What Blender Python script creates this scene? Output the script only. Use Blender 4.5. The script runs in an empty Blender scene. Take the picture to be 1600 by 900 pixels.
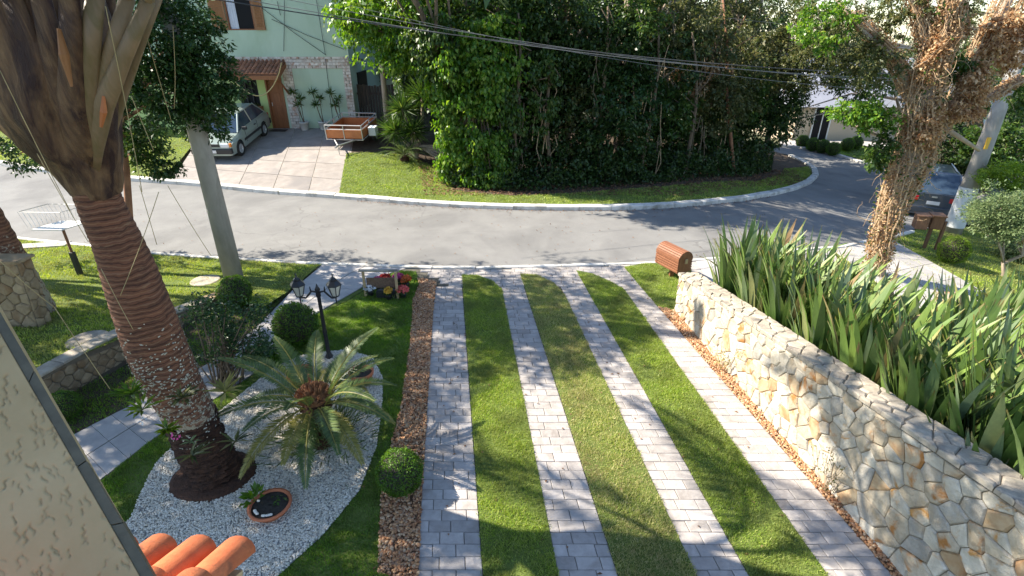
import bpy, bmesh, math, random
import numpy as np
from mathutils import Vector, Matrix
random.seed(7)
rng = np.random.default_rng(7)
R = math.radians
S = bpy.context.scene
COL = S.collection

# ------------------------------------------------------------------ camera, sky, sun, exposure
H = 5.0                       # eye height above the street
PITCH = R(25.9)
FPX = 835.0
cam_d = bpy.data.cameras.new('camera')
cam = bpy.data.objects.new('camera', cam_d); COL.objects.link(cam)
cam.location = (0, 0, H); cam.rotation_euler = (math.pi/2 - PITCH, 0, 0)
cam_d.sensor_width = 36; cam_d.lens = FPX/1600*36
cam_d.clip_start = 0.05; cam_d.clip_end = 6000
S.camera = cam

SUN_EL = R(41)
SUN_AZ = R(14)                # the sun stands to the left (-x), this much towards +y
sun_to = Vector((-math.cos(SUN_AZ)*math.cos(SUN_EL), math.sin(SUN_AZ)*math.cos(SUN_EL), math.sin(SUN_EL)))
W = bpy.data.worlds.new('World'); S.world = W; W.use_nodes = True
nt = W.node_tree; bg = nt.nodes['Background']
sky = nt.nodes.new('ShaderNodeTexSky'); sky.sky_type = 'NISHITA'; sky.sun_disc = False
sky.sun_elevation = SUN_EL
sky.sun_rotation = math.atan2(sun_to.x, sun_to.y)
sky.altitude = 300; sky.air_density = 1.0; sky.dust_density = 0.4; sky.ozone_density = 1.6
nt.links.new(sky.outputs[0], bg.inputs[0]); bg.inputs[1].default_value = 0.115
sl = bpy.data.lights.new('sun', 'SUN'); sl.energy = 5.0; sl.angle = R(0.5); sl.color = (1.0, 0.92, 0.78)
so = bpy.data.objects.new('sun', sl); COL.objects.link(so)
so.rotation_euler = sun_to.to_track_quat('Z', 'Y').to_euler(); so.location = (-30, 15, 30)
S.view_settings.view_transform = 'Standard'; S.view_settings.look = 'None'
S.view_settings.gamma = 1; S.view_settings.exposure = 1.45
S.cycles.max_bounces = 6; S.cycles.transparent_max_bounces = 8

# ------------------------------------------------------------------ surveying: sight lines of the photograph
cp, sp = math.cos(PITCH), math.sin(PITCH)
def ray(px, py):
    u = (px-800)/FPX; v = (py-450)/FPX
    return Vector((u, cp - v*sp, -sp - v*cp))
def sst(a, b, x):
    t = min(1, max(0, (x-a)/(b-a))); return t*t*(3-2*t)
def T(x, y):
    z = -1.25*sst(5.5, 17.0, x)
    k = 17.6 + max(0, x+9)*-0.12            # the far plot climbs from the kerb to the green house
    up = min(1.0, max(0, (y-k)/6.9))*(1-sst(-6.5, -1.0, x))
    z += 1.0*up
    if y > 34: z -= 0.12*(min(y, 130)-34)
    return z
def TL(x, y):                                # the raised lawn on the left
    return 0.45*sst(10.4, 7.0, y) if False else 0.45*(1-sst(6.9, 10.6, y))
def G(px, py, fn=None, z=None):
    d = ray(px, py)
    if z is not None:
        t = (z-H)/d.z
        return Vector((d.x*t, d.y*t, z))
    fn = fn or T
    # march along the ray
    t = 0.5; last = t
    while t < 400:
        if H + d.z*t <= fn(d.x*t, d.y*t): break
        last = t; t *= 1.02
    lo, hi = last, t
    for _ in range(24):
        m = (lo+hi)/2
        if H + d.z*m <= fn(d.x*m, d.y*m): hi = m
        else: lo = m
    return Vector((d.x*hi, d.y*hi, fn(d.x*hi, d.y*hi)))
def AtY(px, py, Y):
    d = ray(px, py); t = Y/d.y
    return Vector((d.x*t, Y, H + d.z*t))
def Upon(px, py, base):                      # the height at which a sight line passes over a ground spot
    return AtY(px, py, base.y).z

# ------------------------------------------------------------------ materials
MATS = {}
def newmat(name):
    m = bpy.data.materials.new(name); m.use_nodes = True
    MATS[name] = m
    n = m.node_tree.nodes; l = m.node_tree.links
    return m, n, l, n['Principled BSDF']
def lin(c):
    return tuple(c)+(1,) if len(c) == 3 else c
def ramp(n, cols):
    r = n.new('ShaderNodeValToRGB'); e = r.color_ramp.elements
    while len(e) < len(cols): e.new(0.5)
    for k, (p, c) in enumerate(cols):
        e[k].position = p; e[k].color = lin(c)
    return r
def coords(n, l, kind='Object', scale=(1,1,1), per_object=False):
    tc = n.new('ShaderNodeTexCoord'); mp = n.new('ShaderNodeMapping')
    mp.inputs['Scale'].default_value = scale
    l.new(tc.outputs[kind], mp.inputs[0])
    if per_object:
        oi = n.new('ShaderNodeObjectInfo'); mu = n.new('ShaderNodeVectorMath'); mu.operation = 'SCALE'
        cx = n.new('ShaderNodeCombineXYZ')
        for k in range(3): l.new(oi.outputs['Random'], cx.inputs[k])
        l.new(cx.outputs[0], mu.inputs[0]); mu.inputs['Scale'].default_value = 37.0
        l.new(mu.outputs[0], mp.inputs['Location'])
    return mp.outputs[0]
def noise(n, l, vec, scale, detail=4, rough=0.6, dist=0.0):
    t = n.new('ShaderNodeTexNoise'); t.inputs['Scale'].default_value = scale
    t.inputs['Detail'].default_value = detail; t.inputs['Roughness'].default_value = rough
    t.inputs['Distortion'].default_value = dist
    l.new(vec, t.inputs['Vector']); return t.outputs[0]
def mix(n, l, fac, a, b, mode='MIX'):
    m = n.new('ShaderNodeMix'); m.data_type = 'RGBA'; m.blend_type = mode
    for v, s in ((fac, m.inputs[0]), (a, m.inputs[6]), (b, m.inputs[7])):
        if isinstance(v, (int, float)): s.default_value = v
        elif isinstance(v, tuple): s.default_value = lin(v)
        else: l.new(v, s)
    return m.outputs[2]
def bumpn(n, l, bsdf, h, strength=0.4, dist=0.01):
    b = n.new('ShaderNodeBump'); b.inputs['Strength'].default_value = strength; b.inputs['Distance'].default_value = dist
    l.new(h, b.inputs['Height']); l.new(b.outputs[0], bsdf.inputs['Normal'])
def M_surf(name, c1, c2, scale=8, rough=0.8, bump=0.3, bdist=0.01, stain=None, stain_scale=1.2, per_object=False, fine=None, vary=0.0, stretch=(1,1,1), metal=0.0, stain_at=(0.5, 0.7), spec=0.4):
    m, n, l, b = newmat(name)
    v = coords(n, l, 'Object', stretch, per_object)
    f = noise(n, l, v, scale, 6, 0.65)
    r = ramp(n, [(0.3, c1), (0.7, c2)]); l.new(f, r.inputs[0]); col = r.outputs[0]
    if stain:
        f2 = noise(n, l, v, stain_scale, 5, 0.6, 0.6)
        r2 = ramp(n, [(stain_at[0], (0,0,0)), (stain_at[1], (1,1,1))]); l.new(f2, r2.inputs[0])
        col = mix(n, l, r2.outputs[0], col, stain)
    if vary:
        oi = n.new('ShaderNodeObjectInfo'); mr = n.new('ShaderNodeMapRange')
        mr.inputs[3].default_value = 1-vary; mr.inputs[4].default_value = 1+vary
        l.new(oi.outputs['Random'], mr.inputs[0])
        hs = n.new('ShaderNodeHueSaturation'); l.new(mr.outputs[0], hs.inputs['Value']); l.new(col, hs.inputs['Color'])
        col = hs.outputs[0]
    l.new(col, b.inputs['Base Color'])
    b.inputs['Roughness'].default_value = rough; b.inputs['Metallic'].default_value = metal
    b.inputs['Specular IOR Level'].default_value = spec
    if bump:
        f3 = noise(n, l, v, fine or scale*4, 5, 0.7)
        bumpn(n, l, b, f3, bump, bdist)
    return m
def M_leaf(name, cols, transl=0.35, rough=0.45, patch=None, patch_scale=0.6, spec=0.4):
    m, n, l, b = newmat(name)
    g = n.new('ShaderNodeNewGeometry')
    k = len(cols); r = ramp(n, [(i/(k-1), c) for i, c in enumerate(cols)])
    l.new(g.outputs['Random Per Island'], r.inputs[0]); col = r.outputs[0]
    if patch:
        v = coords(n, l, 'Object'); f = noise(n, l, v, patch_scale, 4, 0.6)
        r2 = ramp(n, [(0.42, (0,0,0)), (0.62, (1,1,1))]); l.new(f, r2.inputs[0])
        sc = n.new('ShaderNodeMath'); sc.operation = 'MULTIPLY'; sc.inputs[1].default_value = 0.75
        l.new(r2.outputs[0], sc.inputs[0])
        col = mix(n, l, sc.outputs[0], col, patch)
    l.new(col, b.inputs['Base Color']); b.inputs['Roughness'].default_value = rough
    b.inputs['Specular IOR Level'].default_value = spec
    t = n.new('ShaderNodeBsdfTranslucent')
    hs = n.new('ShaderNodeHueSaturation'); hs.inputs['Value'].default_value = 1.6; hs.inputs['Saturation'].default_value = 1.1; hs.inputs['Hue'].default_value = 0.485
    l.new(col, hs.inputs['Color']); l.new(hs.outputs[0], t.inputs['Color'])
    ms = n.new('ShaderNodeMixShader'); ms.inputs[0].default_value = transl
    out = n['Material Output']
    l.new(b.outputs[0], ms.inputs[1]); l.new(t.outputs[0], ms.inputs[2]); l.new(ms.outputs[0], out.inputs[0])
    return m
def M_plain(name, c, rough=0.5, metal=0.0, spec=0.5, coat=0.0, emit=None):
    m, n, l, b = newmat(name)
    v = coords(n, l); f = noise(n, l, v, 9, 4, 0.6)
    col = mix(n, l, f, tuple(x*0.85 for x in c), tuple(min(1, x*1.12) for x in c))
    l.new(col, b.inputs['Base Color']); b.inputs['Roughness'].default_value = rough
    b.inputs['Metallic'].default_value = metal; b.inputs['Specular IOR Level'].default_value = spec
    b.inputs['Coat Weight'].default_value = coat
    return m
def M_glass(name, c, rough=0.05):
    m, n, l, b = newmat(name)
    b.inputs['Base Color'].default_value = lin(c); b.inputs['Roughness'].default_value = rough
    b.inputs['Specular IOR Level'].default_value = 0.8
    return m

M_surf('soil', (0.045,0.03,0.02), (0.10,0.07,0.045), 5, 0.95, 0.8, 0.03)
M_surf('far_ground', (0.05,0.06,0.025), (0.10,0.10,0.05), 0.3, 0.95, 0.5, 0.05)
M_surf('turf', (0.08,0.12,0.02), (0.15,0.19,0.04), 9, 0.95, 0.8, 0.03)
M_leaf('grass_green', [(0.16,0.26,0.025), (0.25,0.37,0.045), (0.35,0.44,0.075), (0.48,0.49,0.18)], 0.3, 0.55, patch=(0.17,0.20,0.06), patch_scale=1.3)
M_leaf('grass_dry', [(0.21,0.29,0.04), (0.33,0.40,0.09), (0.49,0.48,0.20), (0.60,0.54,0.28)], 0.3, 0.6, patch=(0.32,0.27,0.14), patch_scale=1.1)
M_leaf('grass_lush', [(0.08,0.18,0.014), (0.12,0.25,0.02), (0.18,0.32,0.03), (0.25,0.36,0.05)], 0.3, 0.55, patch=(0.09,0.14,0.03), patch_scale=1.5)
M_leaf('grass_lawn', [(0.20,0.30,0.03), (0.30,0.41,0.045), (0.39,0.48,0.07), (0.50,0.49,0.17)], 0.3, 0.6, patch=(0.22,0.21,0.08), patch_scale=1.2)
m = M_surf('asphalt', (0.17,0.165,0.16), (0.22,0.215,0.205), 1.1, 0.9, 0.5, 0.005, stain=(0.125,0.122,0.12), stain_scale=0.35, fine=180)
m, n, l, b = None, MATS['asphalt'].node_tree.nodes, MATS['asphalt'].node_tree.links, MATS['asphalt'].node_tree.nodes['Principled BSDF']
_c = b.inputs['Base Color'].links[0].from_socket; _v = coords(n, l, 'Object')
_vo = n.new('ShaderNodeTexVoronoi'); _vo.feature = 'DISTANCE_TO_EDGE'; _vo.inputs['Scale'].default_value = 0.42
_nn = n.new('ShaderNodeTexNoise'); _nn.inputs['Scale'].default_value = 1.6; _nn.inputs['Detail'].default_value = 6; l.new(_v, _nn.inputs['Vector'])
_va = n.new('ShaderNodeVectorMath'); _va.operation = 'SCALE'; _va.inputs['Scale'].default_value = 0.9; l.new(_nn.outputs[1], _va.inputs[0])
_vb = n.new('ShaderNodeVectorMath'); _vb.operation = 'ADD'; l.new(_v, _vb.inputs[0]); l.new(_va.outputs[0], _vb.inputs[1]); l.new(_vb.outputs[0], _vo.inputs['Vector'])
_r = ramp(n, [(0.0, (1,1,1)), (0.012, (0,0,0))]); l.new(_vo.outputs['Distance'], _r.inputs[0])
_m = ramp(n, [(0.50, (0,0,0)), (0.6, (.45,.45,.45))]); l.new(noise(n, l, _v, 0.25, 3), _m.inputs[0])
_mm = mix(n, l, 1.0, _r.outputs[0], _m.outputs[0], 'MULTIPLY'); _c2 = mix(n, l, _mm, _c, (0.085,0.08,0.078))
_sp = ramp(n, [(0.35, (0.88,0.88,0.88)), (0.65, (1.1,1.1,1.1))]); l.new(noise(n, l, _v, 55, 4, .8), _sp.inputs[0])
l.new(mix(n, l, 1.0, _c2, _sp.outputs[0], 'MULTIPLY'), b.inputs['Base Color'])
M_surf('kerb', (0.5,0.48,0.44), (0.7,0.67,0.62), 4, 0.85, 0.4, 0.006, stain=(0.3,0.28,0.24), stain_scale=2.5, per_object=True, vary=0.08)
M_surf('paver', (0.31,0.28,0.26), (0.45,0.41,0.385), 7, 0.85, 0.9, 0.010, stain=(0.27,0.235,0.21), stain_scale=3.0, per_object=True, fine=16, vary=0.17, stain_at=(0.52,0.72))
M_surf('joint_sand', (0.07,0.065,0.05), (0.13,0.115,0.09), 12, 0.95, 0.5, 0.004)
M_surf('path_concrete', (0.33,0.31,0.30), (0.45,0.42,0.40), 5, 0.85, 0.5, 0.005, per_object=True, fine=30, vary=0.08)
M_surf('drive_concrete', (0.24,0.21,0.19), (0.35,0.31,0.28), 2.5, 0.9, 0.4, 0.006, stain=(0.22,0.20,0.19), stain_scale=0.7, per_object=True, vary=0.08)
M_surf('stone_white', (0.36,0.31,0.24), (0.60,0.55,0.46), 5, 0.75, 1.0, 0.03, stain=(0.42,0.22,0.07), stain_scale=3.4, per_object=True, fine=9, vary=0.12, stain_at=(0.58,0.68))
M_surf('stone_cream', (0.33,0.27,0.19), (0.54,0.46,0.35), 5, 0.75, 1.0, 0.03, stain=(0.36,0.16,0.045), stain_scale=3.2, per_object=True, fine=9, vary=0.14, stain_at=(0.54,0.64))
M_surf('stone_rust', (0.36,0.22,0.11), (0.48,0.38,0.25), 6, 0.75, 0.9, 0.012, stain=(0.28,0.11,0.03), stain_scale=3, per_object=True, fine=9, vary=0.12)
M_surf('stone_grey', (0.26,0.24,0.21), (0.44,0.41,0.36), 6, 0.75, 1.0, 0.03, stain=(0.36,0.28,0.18), stain_scale=2.2, per_object=True, fine=9, vary=0.14)
M_surf('stone_tan', (0.24,0.17,0.10), (0.38,0.28,0.17), 6, 0.85, 0.8, 0.012, stain=(0.20,0.11,0.05), stain_scale=2.2, per_object=True, fine=12, vary=0.15)
M_surf('cap_stone', (0.28,0.24,0.19), (0.48,0.42,0.34), 8, 0.85, 0.9, 0.012, stain=(0.15,0.13,0.12), stain_scale=3.0, per_object=True, fine=22, vary=0.12)
M_surf('mortar', (0.15,0.12,0.08), (0.25,0.20,0.14), 14, 0.95, 0.6, 0.006)
M_surf('tan_mortar', (0.13,0.10,0.07), (0.2,0.16,0.11), 14, 0.95, 0.6, 0.006)
M_surf('green_render', (0.44,0.56,0.44), (0.49,0.61,0.49), 0.8, 0.9, 0.25, 0.004, stain=(0.37,0.48,0.34), stain_scale=0.5, fine=40, stretch=(1,1,0.3))
M_surf('lime_render', (0.40,0.52,0.20), (0.47,0.58,0.25), 1, 0.9, 0.2, 0.004, fine=40)
M_surf('white_brick', (0.48,0.42,0.37), (0.74,0.70,0.66), 9, 0.9, 0.6, 0.01, stain=(0.42,0.22,0.15), stain_scale=5, per_object=True, vary=0.12)
M_surf('beige_render', (0.37,0.27,0.14), (0.46,0.35,0.20), 3, 0.9, 0.3, 0.002, fine=90)
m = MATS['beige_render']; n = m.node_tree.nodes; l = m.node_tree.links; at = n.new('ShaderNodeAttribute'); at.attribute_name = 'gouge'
_b = n['Principled BSDF']; _c = _b.inputs['Base Color'].links[0].from_socket; l.new(mix(n, l, at.outputs['Fac'], _c, (0.28,0.17,0.08)), _b.inputs['Base Color'])  # dirt-brown gouges; the colour also stands in for shade in the grooves
M_surf('grey_trim', (0.075,0.065,0.045), (0.13,0.115,0.08), 12, 0.6, 0.3, 0.004)
M_surf('roof_clay', (0.50,0.12,0.045), (0.66,0.20,0.08), 9, 0.75, 0.6, 0.004, stain=(0.30,0.10,0.05), stain_scale=9, per_object=True, vary=0.10, fine=45, stain_at=(0.56,0.72))
M_surf('roof_old', (0.20,0.08,0.045), (0.40,0.18,0.10), 7, 0.85, 0.3, 0.005, stain=(0.12,0.07,0.05), stain_scale=4, per_object=True, vary=0.2)
M_surf('door_wood', (0.20,0.075,0.03), (0.30,0.12,0.05), 3, 0.5, 0.2, 0.003, stretch=(6,6,0.6))
M_surf('shutter_wood', (0.25,0.115,0.05), (0.33,0.16,0.075), 3, 0.55, 0.2, 0.003, stretch=(6,6,0.6))
M_surf('box_wood', (0.18,0.07,0.035), (0.29,0.12,0.06), 4, 0.6, 0.4, 0.003, stretch=(5,5,1), per_object=True, vary=0.15)
M_surf('pale_wood', (0.42,0.29,0.15), (0.55,0.40,0.23), 6, 0.7, 0.3, 0.003)
M_surf('brown_wood', (0.16,0.085,0.05), (0.26,0.14,0.08), 4, 0.8, 0.4, 0.003, stretch=(5,5,1), per_object=True, vary=0.15)
M_surf('plank_dark', (0.035,0.028,0.024), (0.09,0.07,0.06), 3, 0.9, 0.4, 0.005, stretch=(8,8,0.8), per_object=True, vary=0.25)
M_surf('trailer_wood', (0.34,0.11,0.04), (0.50,0.18,0.06), 3, 0.6, 0.2, 0.003)
M_surf('pole_concrete', (0.27,0.25,0.22), (0.40,0.37,0.33), 3, 0.9, 0.5, 0.006, stain=(0.20,0.18,0.15), stain_scale=1.5, fine=40, stretch=(1,1,0.4))
M_surf('palm_ringed', (0.085,0.038,0.024), (0.25,0.105,0.058), 3, 0.85, 1.0, 0.02, stain=(0.34,0.22,0.13), stain_scale=4, stretch=(1,1,5), fine=8, stain_at=(0.62,0.8))
# one bark for the whole ringed stem: raised scar lines, and lichen crusts gathered in its lower third
m = MATS['palm_ringed']; n = m.node_tree.nodes; l = m.node_tree.links; b = n['Principled BSDF']; _c = b.inputs['Base Color'].links[0].from_socket
_v = coords(n, l, 'Object'); _w = n.new('ShaderNodeTexWave'); _w.bands_direction = 'Z'; _w.wave_profile = 'SIN'; _w.inputs['Scale'].default_value = 5.2; _w.inputs['Distortion'].default_value = 5.0; _w.inputs['Detail'].default_value = 4; _w.inputs['Detail Scale'].default_value = 1.2; l.new(_v, _w.inputs['Vector'])
_r = ramp(n, [(0.84, (0,0,0)), (1.0, (.42,.42,.42))]); l.new(_w.outputs['Fac'], _r.inputs[0]); _c = mix(n, l, _r.outputs[0], _c, (0.36,0.20,0.115))
_r = ramp(n, [(0.02, (.65,.65,.65)), (0.14, (0,0,0))]); l.new(_w.outputs['Fac'], _r.inputs[0]); _c = mix(n, l, _r.outputs[0], _c, (0.035,0.014,0.010))
_sx = n.new('ShaderNodeSeparateXYZ'); l.new(_v, _sx.inputs[0]); _mr = n.new('ShaderNodeMapRange'); _mr.inputs[1].default_value = 2.3; _mr.inputs[2].default_value = 0.75; _mr.inputs[3].default_value = -.26; _mr.inputs[4].default_value = .07; l.new(_sx.outputs[2], _mr.inputs[0])
_ad = n.new('ShaderNodeMath'); _ad.operation = 'ADD'; l.new(noise(n, l, _v, 12, 6, .75, .4), _ad.inputs[0]); l.new(_mr.outputs[0], _ad.inputs[1])
_r = ramp(n, [(0.50, (0,0,0)), (0.56, (.9,.9,.9))]); l.new(_ad.outputs[0], _r.inputs[0]); _c = mix(n, l, _r.outputs[0], _c, (0.40,0.34,0.24))
l.new(_c, b.inputs['Base Color'])
M_surf('palm_lichen', (0.10,0.05,0.03), (0.26,0.18,0.11), 9, 0.9, 1.0, 0.03, stain=(0.42,0.36,0.26), stain_scale=11, fine=25, stain_at=(0.52,0.60))
M_surf('palm_root', (0.035,0.018,0.012), (0.10,0.045,0.025), 14, 0.95, 1.0, 0.03, fine=30)
M_surf('palm_sheath', (0.07,0.032,0.02), (0.22,0.13,0.065), 2.6, 0.6, 0.9, 0.02, stain=(0.028,0.010,0.010), stain_scale=2.2, stretch=(3.5,3.5,0.6), fine=11, stain_at=(0.40,0.60))
M_surf('palm_petiole', (0.17,0.12,0.07), (0.25,0.17,0.10), 3, 0.5, 0.4, 0.006, stain=(0.13,0.10,0.04), stain_scale=2, stretch=(3,3,0.7), fine=20, stain_at=(0.45,0.65))
M_surf('bark', (0.09,0.065,0.045), (0.20,0.15,0.10), 5, 0.95, 1.0, 0.02, stretch=(1,1,0.35), fine=18)
M_surf('bark_pale', (0.26,0.20,0.15), (0.42,0.34,0.26), 5, 0.9, 0.8, 0.015, stretch=(1,1,0.35), fine=18)
M_surf('bark_red', (0.20,0.09,0.05), (0.32,0.16,0.09), 5, 0.9, 0.8, 0.01, fine=18)
M_surf('terracotta', (0.42,0.13,0.06), (0.55,0.18,0.08), 6, 0.75, 0.2, 0.003)
M_surf('pot_white', (0.45,0.43,0.40), (0.58,0.56,0.52), 5, 0.7, 0.2, 0.003)
M_surf('pot_soil', (0.02,0.016,0.012), (0.06,0.05,0.04), 30, 0.95, 0.8, 0.01)
M_leaf('lichen', [(0.30,0.27,0.20), (0.45,0.42,0.34), (0.55,0.50,0.40)], 0.0, 0.9)
M_leaf('pebble_white', [(0.42,0.37,0.30), (0.60,0.55,0.46), (0.76,0.71,0.62), (0.62,0.53,0.40)], 0.0, 0.7)
M_leaf('pebble_brown', [(0.20,0.08,0.035), (0.38,0.18,0.08), (0.52,0.29,0.14), (0.28,0.16,0.10), (0.62,0.43,0.26)], 0.0, 0.7)
M_surf('gravel_bed', (0.22,0.21,0.20), (0.4,0.39,0.37), 60, 0.95, 0.6, 0.01)
M_surf('brown_bed', (0.10,0.055,0.03), (0.2,0.11,0.06), 60, 0.95, 0.6, 0.01)
M_leaf('leaf_dark', [(0.015,0.035,0.009), (0.028,0.062,0.015), (0.045,0.092,0.02), (0.085,0.12,0.035)], 0.3, 0.4)
M_leaf('leaf_mid', [(0.025,0.06,0.012), (0.04,0.09,0.016), (0.06,0.12,0.022), (0.11,0.15,0.035)], 0.35, 0.4)
M_leaf('leaf_vine', [(0.045,0.12,0.014), (0.07,0.17,0.018), (0.12,0.24,0.025), (0.24,0.33,0.06)], 0.4, 0.4)
M_leaf('leaf_olive', [(0.04,0.06,0.018), (0.07,0.09,0.026), (0.11,0.12,0.04), (0.16,0.15,0.06)], 0.35, 0.5)
M_leaf('leaf_bush', [(0.05,0.12,0.012), (0.085,0.18,0.018), (0.12,0.24,0.025)], 0.3, 0.45)
M_leaf('leaf_lime', [(0.10,0.19,0.018), (0.16,0.26,0.025), (0.22,0.32,0.04)], 0.35, 0.45)
M_leaf('leaf_gloss', [(0.018,0.05,0.012), (0.03,0.075,0.018), (0.055,0.11,0.028)], 0.25, 0.4, spec=0.4)
M_leaf('leaf_cycad', [(0.045,0.085,0.025), (0.08,0.125,0.035), (0.13,0.17,0.045)], 0.2, 0.4)
M_leaf('leaf_cycad_yellow', [(0.17,0.17,0.04), (0.26,0.24,0.06), (0.34,0.30,0.09)], 0.3, 0.45)
M_leaf('leaf_palm', [(0.04,0.08,0.015), (0.06,0.11,0.02), (0.09,0.14,0.03)], 0.3, 0.4)
M_leaf('leaf_pale', [(0.10,0.16,0.07), (0.15,0.21,0.09), (0.21,0.26,0.12)], 0.35, 0.5)
M_leaf('leaf_dry', [(0.22,0.12,0.055), (0.42,0.26,0.13), (0.56,0.39,0.21), (0.64,0.50,0.32)], 0.35, 0.6)
M_leaf('leaf_litter', [(0.10,0.05,0.025), (0.18,0.09,0.045), (0.28,0.16,0.08)], 0.1, 0.7)
M_surf('vine_stem', (0.26,0.16,0.085), (0.56,0.41,0.26), 2.5, 0.85, 0.4, 0.004)
M_surf('cone_brown', (0.16,0.07,0.03), (0.32,0.15,0.07), 20, 0.9, 0.5, 0.01)
M_plain('lamp_black', (0.018,0.018,0.022), 0.4)
M_glass('lamp_glass', (0.55,0.53,0.46), 0.15)
M_plain('galvanised', (0.50,0.50,0.50), 0.4, 0.6)
M_plain('painted_white', (0.72,0.72,0.70), 0.5)
M_plain('dark_metal', (0.05,0.05,0.05), 0.5, 0.5)
M_plain('car_silver', (0.31,0.37,0.34), 0.3, 0.25, 0.5, 0.6)
M_plain('car_grey', (0.06,0.075,0.10), 0.3, 0.3, 0.5, 0.6)
M_plain('black_rubber', (0.02,0.02,0.02), 0.8)
M_plain('black_plastic', (0.025,0.025,0.028), 0.5)
M_plain('alloy', (0.55,0.56,0.57), 0.35, 0.7)
M_glass('car_glass', (0.03,0.05,0.08), 0.05)
M_glass('head_lamp', (0.7,0.72,0.74), 0.1)
M_glass('amber_lens', (0.75,0.25,0.03), 0.2)
M_glass('red_lens', (0.5,0.02,0.02), 0.15)
M_plain('plate_white', (0.7,0.7,0.7), 0.5)
M_plain('blue_plastic', (0.12,0.28,0.5), 0.5)
M_plain('white_plastic', (0.7,0.74,0.78), 0.5)
M_glass('window_dark', (0.010,0.010,0.013), 0.5); MATS['window_dark'].node_tree.nodes['Principled BSDF'].inputs['Specular IOR Level'].default_value = 0.15
M_plain('curtain_white', (0.62,0.65,0.75), 0.9)
M_plain('rope_yellow', (0.48,0.38,0.18), 0.8)
M_plain('cable_black', (0.06,0.06,0.06), 0.6)
M_plain('cable_grey', (0.17,0.17,0.17), 0.6)
M_surf('fibre', (0.32,0.26,0.13), (0.42,0.34,0.18), 9, 0.8, 0)
M_plain('petal_pink', (0.65,0.07,0.28), 0.6)
M_plain('petal_red', (0.62,0.045,0.03), 0.6)
M_plain('petal_orange', (0.68,0.15,0.03), 0.6)
M_plain('petal_yellow', (0.72,0.42,0.05), 0.6)
M_plain('petal_white', (0.7,0.7,0.74), 0.6)
M_plain('petal_coral', (0.7,0.12,0.10), 0.6)
M_plain('petal_lilac', (0.55,0.38,0.60), 0.6)
M_surf('basket_brown', (0.12,0.07,0.05), (0.25,0.16,0.11), 30, 0.9, 0.8, 0.01)
M_surf('house_cream', (0.52,0.42,0.30), (0.60,0.50,0.37), 0.8, 0.9, 0.1, 0.003)
M_surf('house_white', (0.62,0.60,0.57), (0.74,0.72,0.69), 0.8, 0.9, 0.1, 0.003)
M_surf('grey_roof', (0.24,0.25,0.30), (0.32,0.33,0.38), 1, 0.8, 0.2, 0.01)
M_surf('brick_orange', (0.40,0.16,0.08), (0.52,0.25,0.14), 3, 0.9, 0.3, 0.01)

# ------------------------------------------------------------------ mesh helpers
class MB:
    def __init__(s): s.v = []; s.f = []
    def add(s, vs, fs):
        o = len(s.v); s.v += [tuple(v) for v in vs]; s.f += [tuple(i+o for i in f) for f in fs]
        return s
    def box(s, c, d, rot=None):
        c = Vector(c); vs = []
        for x in (-.5,.5):
            for y in (-.5,.5):
                for z in (-.5,.5):
                    p = Vector((x*d[0], y*d[1], z*d[2]))
                    if rot is not None: p = rot @ p
                    vs.append(c+p)
        return s.add(vs, [(0,1,3,2),(4,6,7,5),(0,4,5,1),(2,3,7,6),(0,2,6,4),(1,5,7,3)])
    def tube(s, pts, rad, n=8, cap=True, flat=1.0, ref=None):
        pts = [Vector(p) for p in pts]; m = len(pts)
        if isinstance(rad, (int, float)): rad = [rad]*m
        rings = []; prev = None
        for i, p in enumerate(pts):
            t = (pts[min(i+1, m-1)]-pts[max(i-1, 0)])
            if t.length < 1e-9: t = Vector((0,0,1))
            t.normalize()
            if prev is None:
                a = Vector(ref) if ref else (Vector((0,0,1)) if abs(t.z) < 0.9 else Vector((1,0,0)))
            else: a = prev
            a = (a - t*a.dot(t));
            if a.length < 1e-6: a = t.orthogonal()
            a.normalize(); prev = a; b = t.cross(a)
            rings.append([p + (a*math.cos(2*math.pi*k/n)*flat + b*math.sin(2*math.pi*k/n))*rad[i] for k in range(n)])
        o = []; f = []
        for r in rings: o += r
        for i in range(m-1):
            for k in range(n):
                k2 = (k+1) % n
                f.append((i*n+k, i*n+k2, (i+1)*n+k2, (i+1)*n+k))
        if cap:
            f.append(tuple(reversed(range(n)))); f.append(tuple((m-1)*n+k for k in range(n)))
        return s.add(o, f)
    def lathe(s, prof, c=(0,0,0), n=16, sx=1, sy=1, cap=True):
        c = Vector(c); o = []; f = []
        for r, z in prof:
            for k in range(n):
                a = 2*math.pi*k/n
                o.append(c+Vector((r*math.cos(a)*sx, r*math.sin(a)*sy, z)))
        for i in range(len(prof)-1):
            for k in range(n):
                k2 = (k+1) % n
                f.append((i*n+k, i*n+k2, (i+1)*n+k2, (i+1)*n+k))
        if cap:
            f.append(tuple(reversed(range(n)))); f.append(tuple((len(prof)-1)*n+k for k in range(n)))
        return s.add(o, f)
    def prism(s, poly, ax, d0, d1, rot=None):
        # poly: list of 2D, extruded between offsets along a third axis given by mapping function ax(u,v,w)
        n = len(poly); vs = [ax(u, v, d0) for u, v in poly]+[ax(u, v, d1) for u, v in poly]
        f = [tuple(reversed(range(n))), tuple(range(n, 2*n))]
        for i in range(n):
            j = (i+1) % n; f.append((i, j, n+j, n+i))
        return s.add(vs, f)
    def xf(s, M):
        s.v = [tuple(M @ Vector(v)) for v in s.v]; return s
def wloc(o):
    p = Vector((0,0,0))
    while o is not None: p += o.location; o = o.parent
    return p
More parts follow.
